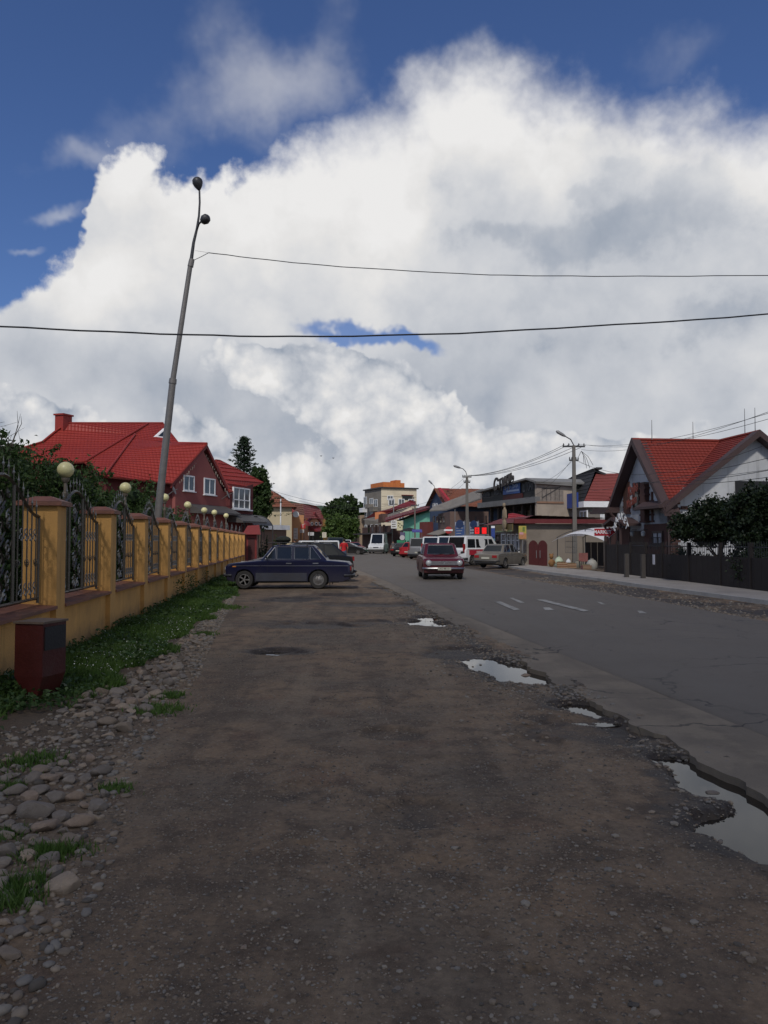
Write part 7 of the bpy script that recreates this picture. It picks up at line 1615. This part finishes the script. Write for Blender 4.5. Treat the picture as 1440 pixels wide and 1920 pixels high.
# ------------------------------------------------------------------ trees and bushes
magn = leafmat('magnolia_leaves', (.010, .018, .008), (.022, .036, .012), .5, .12); broad = leafmat('broad_leaves', (.045, .085, .018), (.10, .155, .036)); spruce = leafmat('spruce_needles', (.010, .024, .012), (.026, .046, .020), .6, .1); dkbroad = leafmat('dark_broad_leaves', (.024, .050, .014), (.058, .092, .028))
def vegetation():
    g = G(1349, 1070, 0); base = P(1347, 1000, 28.3); bx = base.x
    def at(px, py, d): p = P(px, py, d); return (p.x, p.y, p.z)
    def rel(lst, bx, by): return [(x - bx, y - by, z, rx, ry, rz) for (x, y, z), rx, ry, rz in lst]
    L1 = rel([(at(1300, 985, 28.3), .75, .9, .55), (at(1345, 968, 28.3), 1.0, 1.0, .62), (at(1330, 1000, 28.5), .85, .9, .4), (at(1375, 985, 28.6), .9, .9, .6), (at(1285, 1000, 28.2), .45, .6, .35), (at(1390, 960, 28.4), .7, .9, .5)], bx, 28.3)
    tree('tree', 'dark broad-leaved small tree with forked trunk in front of the white house wall', 'tree', (bx, 28.3, 0), 1.1, .07, L1, 17000, .13, magn, 3, 6)
    b2 = P(1440, 1000, 26)
    L2 = rel([(at(1420, 960, 26), .9, .9, .75), (at(1460, 950, 26), 1.0, 1.0, .8), (at(1400, 995, 26), .7, .8, .5), (at(1450, 1010, 26), 1.1, .9, .6), (at(1395, 940, 26.2), .5, .6, .4)], b2.x, 26)
    tree('tree', 'large dark broad-leaved tree at the right picture edge behind the fence', 'tree', (b2.x, 26, 0), 1.0, .09, L2, 17000, .13, magn, 5, 5)
    for i, (px, py, d, r, h, lab) in enumerate(((1282, 1040, 30.6, .6, 1.35, 'round dark clipped bush behind the fence at the white house corner'), (1322, 1040, 29.6, .45, 1.15, 'small dark bush behind the fence, left of the forked trunk'), (1385, 1040, 28, .8, 1.4, 'dark bush behind the fence, right of the forked trunk'), (1430, 1040, 24.8, .9, 1.5, 'dark bush behind the fence at the right picture edge'))):
        p = P(px, py, d); t_ = thing('bush', lab, 'bush', (p.x, p.y, 0)); cl = [(0, 0, h * .45, r, r, h * .5), (.2, 0, h * .3, r, r, h * .3)]; v, q = leaves(4500, clumps(cl), .09, 0, 70 + i, .6); link(quads_mesh('foliage', v, q, magn), 'foliage', t_); MB().tube([(0, 0, -.05), (0, 0, h * .6)], .04, 5).build('stem', bark, t_)
    # tall spruce and the leafy tree beside it
    sp = P(457, 1016, 78); H = P(457, 818, 78).z; t_ = thing('spruce_tree', 'tall dark spruce rising behind the wing of the red house', 'tree', (sp.x, 78, 0)); MB().tube([(0, 0, -.1), (0, 0, H)], [.22, .03], 7).build('trunk', bark, t_)
    rg = np.random.RandomState(4); pts = []
    for i in range(120):
        z = H * (.30 + .69 * (i / 120) ** .9); ln = (H - z) * .46 + .3; ln *= rg.uniform(.45, 1.2); a = i * 2.4 + rg.uniform(-.3, .3); n = 60; tt = rg.uniform(.1, 1, n); up = .12 * tt ** 2 * ln + .1 * ln
        s_ = rg.normal(size=(n, 3)) * (.09 + .12 * (1 - tt))[:, None]; pts.append(np.stack([np.cos(a) * ln * tt, np.sin(a) * ln * tt, z + up - .22 * tt * ln * .3], 1) + s_ * [1, 1, .5])
    pts = np.concatenate(pts); v, q = leaves(len(pts), lambda r_, k: pts, .24, .2, 12, .4); link(quads_mesh('crown', v, q, spruce), 'crown', t_)
    def rt(px, d, label, cl, n, leaf, mat, seed, th=2.0, r=.2, group=None):
        b = P(px, 1016, d); return tree('tree', label, 'tree', (b.x, d, 0), th, r, rel([(at(a, c, d), w / FPX * d, w / FPX * d, h / FPX * d) for a, c, w, h in cl], b.x, d), n, leaf, mat, seed, 5, group=group)
    rt(487, 72, 'leafy green tree between the spruce and the cream building', [(484, 905, 20, 22), (492, 925, 18, 22), (490, 950, 18, 20), (480, 970, 20, 18), (488, 885, 12, 10)], 11000, .28, dkbroad, 6)
    gr = 'trees closing the end of the street'
    rt(655, 165, 'tallest dark tree at the end of the street, beside the pale apartment block', [(655, 940, 16, 14), (650, 960, 22, 18), (668, 955, 12, 16), (640, 975, 18, 16), (660, 985, 22, 18)], 10000, .5, dkbroad, 7, 4, .3, gr)
    rt(628, 170, 'dark tree with pointed tops left of the tallest street-end tree', [(622, 955, 14, 14), (632, 950, 10, 14), (615, 970, 14, 16), (628, 985, 18, 18)], 9000, .5, dkbroad, 8, 4, .3, gr)
    rt(645, 140, 'lighter green round tree in front of the dark street-end trees', [(642, 985, 26, 20), (625, 990, 18, 16), (660, 992, 18, 18), (640, 1002, 28, 12)], 10000, .42, broad, 9, 2, .25, gr)
    rt(608, 150, 'green tree right of the pink building', [(608, 975, 12, 14), (612, 990, 12, 16), (604, 1000, 8, 10)], 5000, .42, broad, 10, 2, .2, gr)
    rt(684, 185, 'dark tree peeping out left of the apartment block', [(678, 960, 8, 16), (676, 985, 8, 18)], 4000, .5, dkbroad, 13, 3, .2, gr)
    for i, (px, d, h, w, lab) in enumerate(((490, 58, 1.55, .24, 'small dark cone-shaped cypress, nearest in the red house yard'), (499, 60, 2.1, .27, 'taller dark spiral cypress beside the small cone'), (516, 66, 2.1, .26, 'bright green columnar thuja before the brown wall'), (534, 68, 1.9, .42, 'dark double thuja at the right end of the brown wall'))):
        p = P(px, 1016, d); t_ = thing('cypress', lab, 'shrub', (p.x, d, 0)); cl = [(0.04 * math.sin(f * 9), .04 * math.cos(f * 9), h * f, w * (1.1 - f) + .05, w * (1.1 - f) + .05, h * .12) for f in np.linspace(.1, .92, 7)]
        v, q = leaves(2500, clumps(cl), .09, 0, 90 + i, .5); link(quads_mesh('foliage', v, q, broad if i == 2 else spruce), 'foliage', t_); MB().tube([(0, 0, 0), (0, 0, h * .6)], .04, 5).build('stem', bark, t_)
    # bare twigs over the hedge at the far left edge
    p = P(8, 860, 11.5); t_ = thing('bare_shrub', 'leafless twigs sticking out above the hedge at the left picture edge', 'shrub', (p.x, 11.5, 0)); rg = random.Random(3); m = MB()
    for k in range(15):
        a = rg.uniform(-.16, .22); z0 = 2.2; h = rg.uniform(2.85, 3.35); m.tube([(0, 0, z0), (a * .4, rg.uniform(-.2, .2), (z0 + h) / 2), (a, rg.uniform(-.3, .3), h), (a * 1.3 + .05, rg.uniform(-.3, .3), h + rg.uniform(.05, .2))], [.012, .008, .005, .002], 4)
    m.tube([(0, 0, 0), (0, 0, 2.25)], .03, 5); m.build('twigs', bark, t_, kind='stuff')
vegetation()

# ------------------------------------------------------------------ left side beyond the red house
def far_left():
    # low brown building with white band and grey arched canopy
    S = Site('building', 'long low brown building with white band, behind the small cypresses', 'building', (-13.6, 74), (-10.2, 80)); f = S.f; V = Vector
    br = pm('pink_brown_render', (.17, .115, .09), .85, .12, 1); x0 = f(470, 1000)[0]; x1 = f(537, 1000)[0]; za = f(500, 993)[1]; zb = f(500, 984)[1]
    MB().box(x0 - 3, x1, 0, 4, 0, za).build('wall', br, S.root); MB().box(x0 - 3, x1 + .2, -.3, 4.2, za + .002, zb).build('white_band', white_trim, S.root)
    for px in (484, 498): a, z1 = f(px, 986, -.31); b, z0 = f(px + 5, 990, -.31); MB().box(a, b, -.33, -.302, z0, z1).build('band_window', glass, S.root)
    lawn = MB().add([(P(480, 1030, 60).x, 60, .03), (P(545, 1030, 72).x, 72, .03), (P(540, 1030, 79).x, 79, .03), (P(455, 1030, 66).x, 66, .03)], [(0, 1, 2, 3)]).build('lawn', pm('lawn_green', (.055, .095, .022), .9, .4, 3, .6, 30), kind='structure')
    lawn2 = MB().add([(-9.5, 48, .012), (-5.9, 48, .012), (-7.5, 80, .012), (-12, 72, .012)], [(0, 1, 2, 3)]).build('paved_yard', pm('pink_paving', (.30, .20, .155), .85, .15, 2), kind='structure')
    # arched polycarbonate canopy
    a = P(458, 985, 57); b = P(512, 985, 60); t_ = thing('arched_canopy', 'grey arched polycarbonate canopy beside the wing window of the red house', 'canopy', (a.x, 57, 0), math.atan2(3, b.x - a.x)); W = (b - a).length; z0 = P(460, 985, 57).z; z1 = P(485, 966, 58).z; n = 12; m = MB(); v = []
    for i in range(n + 1):
        an = math.pi * (.12 + .76 * i / n); x = W / 2 - W / 2 * math.cos(an) / math.cos(math.pi * .12); z = z0 + (z1 - z0) * (math.sin(an) - math.sin(math.pi * .12)) / (1 - math.sin(math.pi * .12)); v += [(x, 0, z), (x, 3.2, z + .2)]
    m.add(v, [(2 * i, 2 * i + 2, 2 * i + 3, 2 * i + 1) for i in range(n)]); m.build('sheet', leafmat('grey_polycarbonate', (.36, .36, .35), (.30, .30, .29), .4, .6), t_, 60)
    MB().tube([(.05, 0, 0), (.05, 0, z0)], .04, 6).tube([(W - .05, 0, 0), (W - .05, 0, z0)], .04, 6).tube([(v[2 * i][0], 0, v[2 * i][2] - .04) for i in range(n + 1)], .03, 5).build('frame', steel, t_, kind='stuff')
    # cream house with brown hipped roof
    S = Site('house', 'cream windowless house wall under a big brown hipped roof, left side of the street', 'house', (-15.6, 91.3), (-10.9, 92)); f = S.f; cr = pm('cream_render', (.46, .39, .26), .85, .08, .7, grime=.08); x1 = f(547, 1000)[0]; zt = f(530, 951)[1]
    MB().box(-3, x1, 0, 9, 0, zt).build('wall', cr, S.root); I = S.I; A = lambda *p: I @ P(*p)
    m = MB(); m.courses([A(552, 953, 91.5), A(500, 950, 98), A(480, 905, 103), A(505, 917, 99)], .5, .05); m.courses([A(552, 953, 91.5), A(505, 917, 99), A(520, 925, 105), A(556, 950, 100)], .5, .05)
    m.courses([V((x1 + .6, -.5, zt)), V((-2.5, -.5, zt)), V((-2.5, 4.5, zt + 3.2)), V((x1 - 4, 4.5, zt + 3.2))], .5, .05); m.courses([V((x1 + .6, -.5, zt)), V((x1 - 4, 4.5, zt + 3.2)), V((x1 + .6, 9.5, zt))], .5, .05); m.build('roof', brownroof, S.root)
    MB().box(x1 + .003, x1 + .02, .0, 9, 0, zt).build('street_side', pm('orange_brown_render', (.30, .14, .075), .85, .12), S.root)
    # orange-brown middle house and dish
    S = Site('building', 'orange-brown shop building with steep dark roof and satellite dish', 'building', (-11.95, 99.4), (-10.2, 100)); S2 = S; A = lambda *p: S.I @ P(*p); MB().box(0, S.w - .3, -.5, 6, 0, A(565, 968, 104).z).build('wall', pm('orange_render', (.50, .25, .12), .85, .1), S.root)
    m = MB(); m.courses([A(549, 955, 101), A(572, 975, 104), A(568, 945, 110), A(548, 943, 108)], .5, .05); m.build('roof', brownroof, S.root)
    c = A(554.5, 964.5, 98); MB().lathe([(.05, -.1), (.3, -.05), (.42, .06)], 16, 0, Matrix.Translation(c) @ Matrix.Rotation(R(75), 4, 'X')).tube([c, c + Vector((0, 1, -.2))], .03, 5).build('satellite_dish', pm('dish_white', (.6, .6, .58), .5, .05), S.root)
    # pink house with gable
    S = Site('building', 'salmon pink two-storey building with red roof, small gable and maroon awning', 'building', (-16.8, 138), (-10.9, 150)); f = S.f; A = lambda *p: S.I @ P(*p); W = S.w; pk = pm('salmon_render', (.52, .27, .17), .85, .08, .6)
    zt = f(590, 972)[1]; MB().box(-1, W, 0, 8, 0, zt).build('wall', pk, S.root)
    m = MB(); m.courses([A(566, 971, 136), A(608, 973, 149), A(600, 955, 152), A(592, 948, 148), A(568, 945, 140)], .5, .05); m.courses([A(547, 972, 134), A(567, 972, 136), A(568, 945, 140), A(545, 948, 140)], .5, .05); m.build('roof', roofmat('dull_red_tile', (.26, .06, .05), .25, .6, .03, .25), S.root)
    p0, p1, p2 = f(577, 978, -.4), f(589, 962, -.4), f(600, 978, -.4); MB().slab([(p0[0], -.4, p0[1] - .6), (p2[0], -.4, p2[1] - .6), (p2[0], -.4, p2[1]), (p1[0], -.4, p1[1]), (p0[0], -.4, p0[1])], (0, .39, 0)).build('gable', pk, S.root)
    m = MB(); m.slab([(p1[0], -.7, p1[1] + .2), (p0[0] - .3, -.7, p0[1] - .1), (p0[0] - .3, -.7, p0[1] - .5), (p1[0], -.7, p1[1] - .25)], (0, 2, 0)); m.slab([(p1[0], -.7, p1[1] + .2), (p2[0] + .3, -.7, p2[1] - .1), (p2[0] + .3, -.7, p2[1] - .5), (p1[0], -.7, p1[1] - .25)], (0, 2, 0)); m.build('gable_roof', maroonroof, S.root)
    for px in (579, 587, 594): a, z1 = f(px, 979); b, z0 = f(px + 4, 985); S.window(a, b, z0, z1, white_trim, glass, -.42 if px < 598 else 0, (1, 1), .12)
    a, z = f(578, 991); b, _ = f(611, 991); MB().hexa([(a, -2, z - .6), (b, -2, z - .6), (b, 0, z - .3), (a, 0, z - .3)], [(a, -2, z - .4), (b, -2, z - .4), (b, -.003, z + .5), (a, -.003, z + .5)]).build('awning', maroonroof, S.root)
    a, z1 = f(580, 994); b, _ = f(605, 994); MB().box(a, b, -.05, -.003, .1, z1 - .3).build('shop_front', glass, S.root); a, _ = f(605, 990); MB().box(a, W + .03, -.06, -.004, 0, zt - .2).build('yellow_bay', pm('yellow_render', (.55, .33, .10), .85, .1), S.root)
    write('КАФЕ', .7, white_trim, S.root, f(588, 996)[0], -.08, f(588, 995)[1], 1, name='lettering')
    # signs in front
    for px, py0, py1, w, d, col, lab, txt in ((554, 990, 1011, 8, 96, (.52, .50, .48), 'tall white poster panel left of the small shop signs', None), (568, 983, 991, 9, 98, (.42, .03, .03), 'red square sign with white T above the white one', 'Т'), (566, 993, 999, 8, 98, (.52, .52, .52), 'small white sign below the red one', None), (583, 998, 1004, 11, 118, (.5, .5, .48), 'white flat sign beneath the maroon awning', None), (608, 998, 1008, 8, 130, (.55, .5, .38), 'pale yellow panel at the right end of the pink building', None)):
        g = P(px, 1016, d); t_ = thing('shop_sign', lab, 'sign', (g.x, d, 0), R(-6)); z0, z1 = P(px, py1, d).z, P(px, py0, d).z; hw = w / 2 / FPX * d; mt = pm('sign_%d' % px, col, .6, .12, 2); MB().box(-hw, hw, 0, .08, z0, z1).build('panel', mt, t_); MB().tube([(-hw * .7, .04, -.05), (-hw * .7, .04, z0 + .1)], .03, 5).tube([(hw * .7, .04, -.05), (hw * .7, .04, z0 + .1)], .03, 5).build('posts', steel, t_, kind='stuff')
        if txt: write(txt, .55, white_trim, t_, 0, -.01, (z0 + z1) / 2, 1)
        else: 
            m = MB(); [m.box(-hw * .7, hw * .5, -.01, -.002, z0 + (z1 - z0) * k, z0 + (z1 - z0) * k + .05) for k in (.25, .5, .75)]; m.build('print', pm('sign_print', (.25, .2, .2), .6, .1), t_, kind='stuff')
    # small round cap over an entrance
    g = P(572, 985, 103); t_ = thing('entrance_canopy', 'small dark maroon domed canopy over a doorway', 'canopy', (g.x, 103, 0)); z = g.z; MB().lathe([(.8, z - .1), (.78, z + .15), (.5, z + .5), (.05, z + .62)], 12).build('dome', maroonroof, t_, 60); MB().tube([(-.6, 0, 0), (-.6, 0, z - .1)], .05, 6).tube([(.6, 0, 0), (.6, 0, z - .1)], .05, 6).build('posts', steel, t_, kind='stuff')
    # motorcycle among the bikers
    g = P(560, 1025, 60); t_ = thing('motorcycle', 'parked motorcycle with round headlamp among the bikers', 'motorcycle', (g.x, 60, 0), R(60))
    wl = MB().lathe([(.20, -.05), (.31, -.05), (.33, 0), (.31, .05), (.20, .05)], 18, 0, Matrix.Rotation(R(90), 4, 'X')).mesh('wheel', tyre, 50)
    for x in (-.7, .7): link(wl, 'wheel', t_, loc=(x, 0, .33))
    MB().ball((-.05, 0, .78), (.32, .13, .14), 10, 7).build('fuel_tank', redp, t_, 60); MB().ball((-.45, 0, .80), (.3, .13, .07), 10, 6).build('seat', black, t_, 60); MB().box(-.2, .25, -.15, .15, .3, .62).build('engine', steel, t_); MB().tube([(.7, .06, .33), (.5, .06, .95), (.42, .3, 1.05)], .022, 6).tube([(.7, -.06, .33), (.5, -.06, .95), (.42, -.3, 1.05)], .022, 6).build('fork', chrome, t_); MB().ball((.58, 0, .88), (.09, .1, .1), 10, 7).build('headlamp', lampglass, t_, 60)
    # wooded hills
    hm = leafmat('hill_forest', (.022, .045, .022), (.045, .075, .032), .9, 0)
    def ridge(name, lab, d, pts, depth, mat):
        rg = np.random.RandomState(9); xs = np.linspace(pts[0][0], pts[-1][0], 220); hz = np.interp(xs, [p[0] for p in pts], [p[1] for p in pts]); v = []; 
        for k, f_ in enumerate((0, .35, .7, 1.0, 1.3)):
            for i, px in enumerate(xs): p = P(px, hz[i] + (1016 - hz[i]) * 0, d); z = max(p.z * (f_ if f_ <= 1 else .6), 0) * 1.0 + (fbm(np.array([px * .09 + k * 7]), np.array([k * 3.]), 1, 4)[0] - .5) * d * .006 * (f_ > 0); v.append((p.x * (d + (f_ - 1) * depth) / d, d + (f_ - 1) * depth, z - (2 if f_ == 0 else 0)))
        n = len(xs); f = [(k * n + i, k * n + i + 1, (k + 1) * n + i + 1, (k + 1) * n + i) for k in range(4) for i in range(n - 1)]; MB().add(v, f).build(name, mat, kind='structure', smooth=60)
    ridge('hill', '', 900, [(-900, 965), (-300, 950), (200, 948), (440, 938), (540, 941), (580, 946), (620, 951), (680, 957), (760, 975), (900, 985), (1200, 975), (1700, 960), (2400, 980)], 300, hm)
    # belt of distant trees and gardens closing the gaps behind the houses
    rg = np.random.RandomState(21); pts = []
    for k in range(900):
        px = rg.uniform(-500, 2000); d = rg.uniform(190, 330)
        if 560 < px < 700 and d < 230: continue
        c = P(px, 1016, d); h = rg.uniform(3, 7.5); pts.append(np.array([c.x, d, h * .55]) + rg.normal(size=(45, 3)) * [h * .35, h * .35, h * .25])
    pts = np.concatenate(pts); v, q = leaves(len(pts), lambda r_, k: pts, 1.5, 0, 3, .7); link(quads_mesh('distant_trees', v, q, dkbroad), 'distant_trees', kind='stuff')
far_left()

def added_shade_cloud():
    "an unseen cloud added behind the camera to shade the near ground"
    rg = random.Random(8); h = 260; k = h / math.tan(R(SUN_EL)); off = Vector((math.sin(R(SUN_AZ)) * k, math.cos(R(SUN_AZ)) * k, h))
    bm = bmesh.new()
    for i in range(60):
        x = rg.uniform(-190, 190); y = rg.uniform(-150, 18) ; r_ = rg.uniform(26, 46); y = min(y, -9 + max(0, min(34, x * 1.4)) - r_ * .95)
        M = Matrix.Translation(off + Vector((x, y, rg.uniform(0, 22)))) @ Matrix.Diagonal((r_, r_, r_ * .6, 1)); bmesh.ops.create_icosphere(bm, subdivisions=3, radius=1, matrix=M)
    for v in bm.verts: v.co += (v.co - off).normalized() * (mnoise.noise(v.co * .05) * 7 + mnoise.noise(v.co * .16) * 3)
    me = bpy.data.meshes.new('cloud'); bm.to_mesh(me); bm.free(); me.materials.append(pm('cloud_white', (.85, .86, .88), .95, .03, bump=0, spec=0)); me.polygons.foreach_set('use_smooth', [True] * len(me.polygons))
    link(me, 'cloud', kind='structure')  # out of view, put in for the shadow it throws on the foreground
added_shade_cloud()
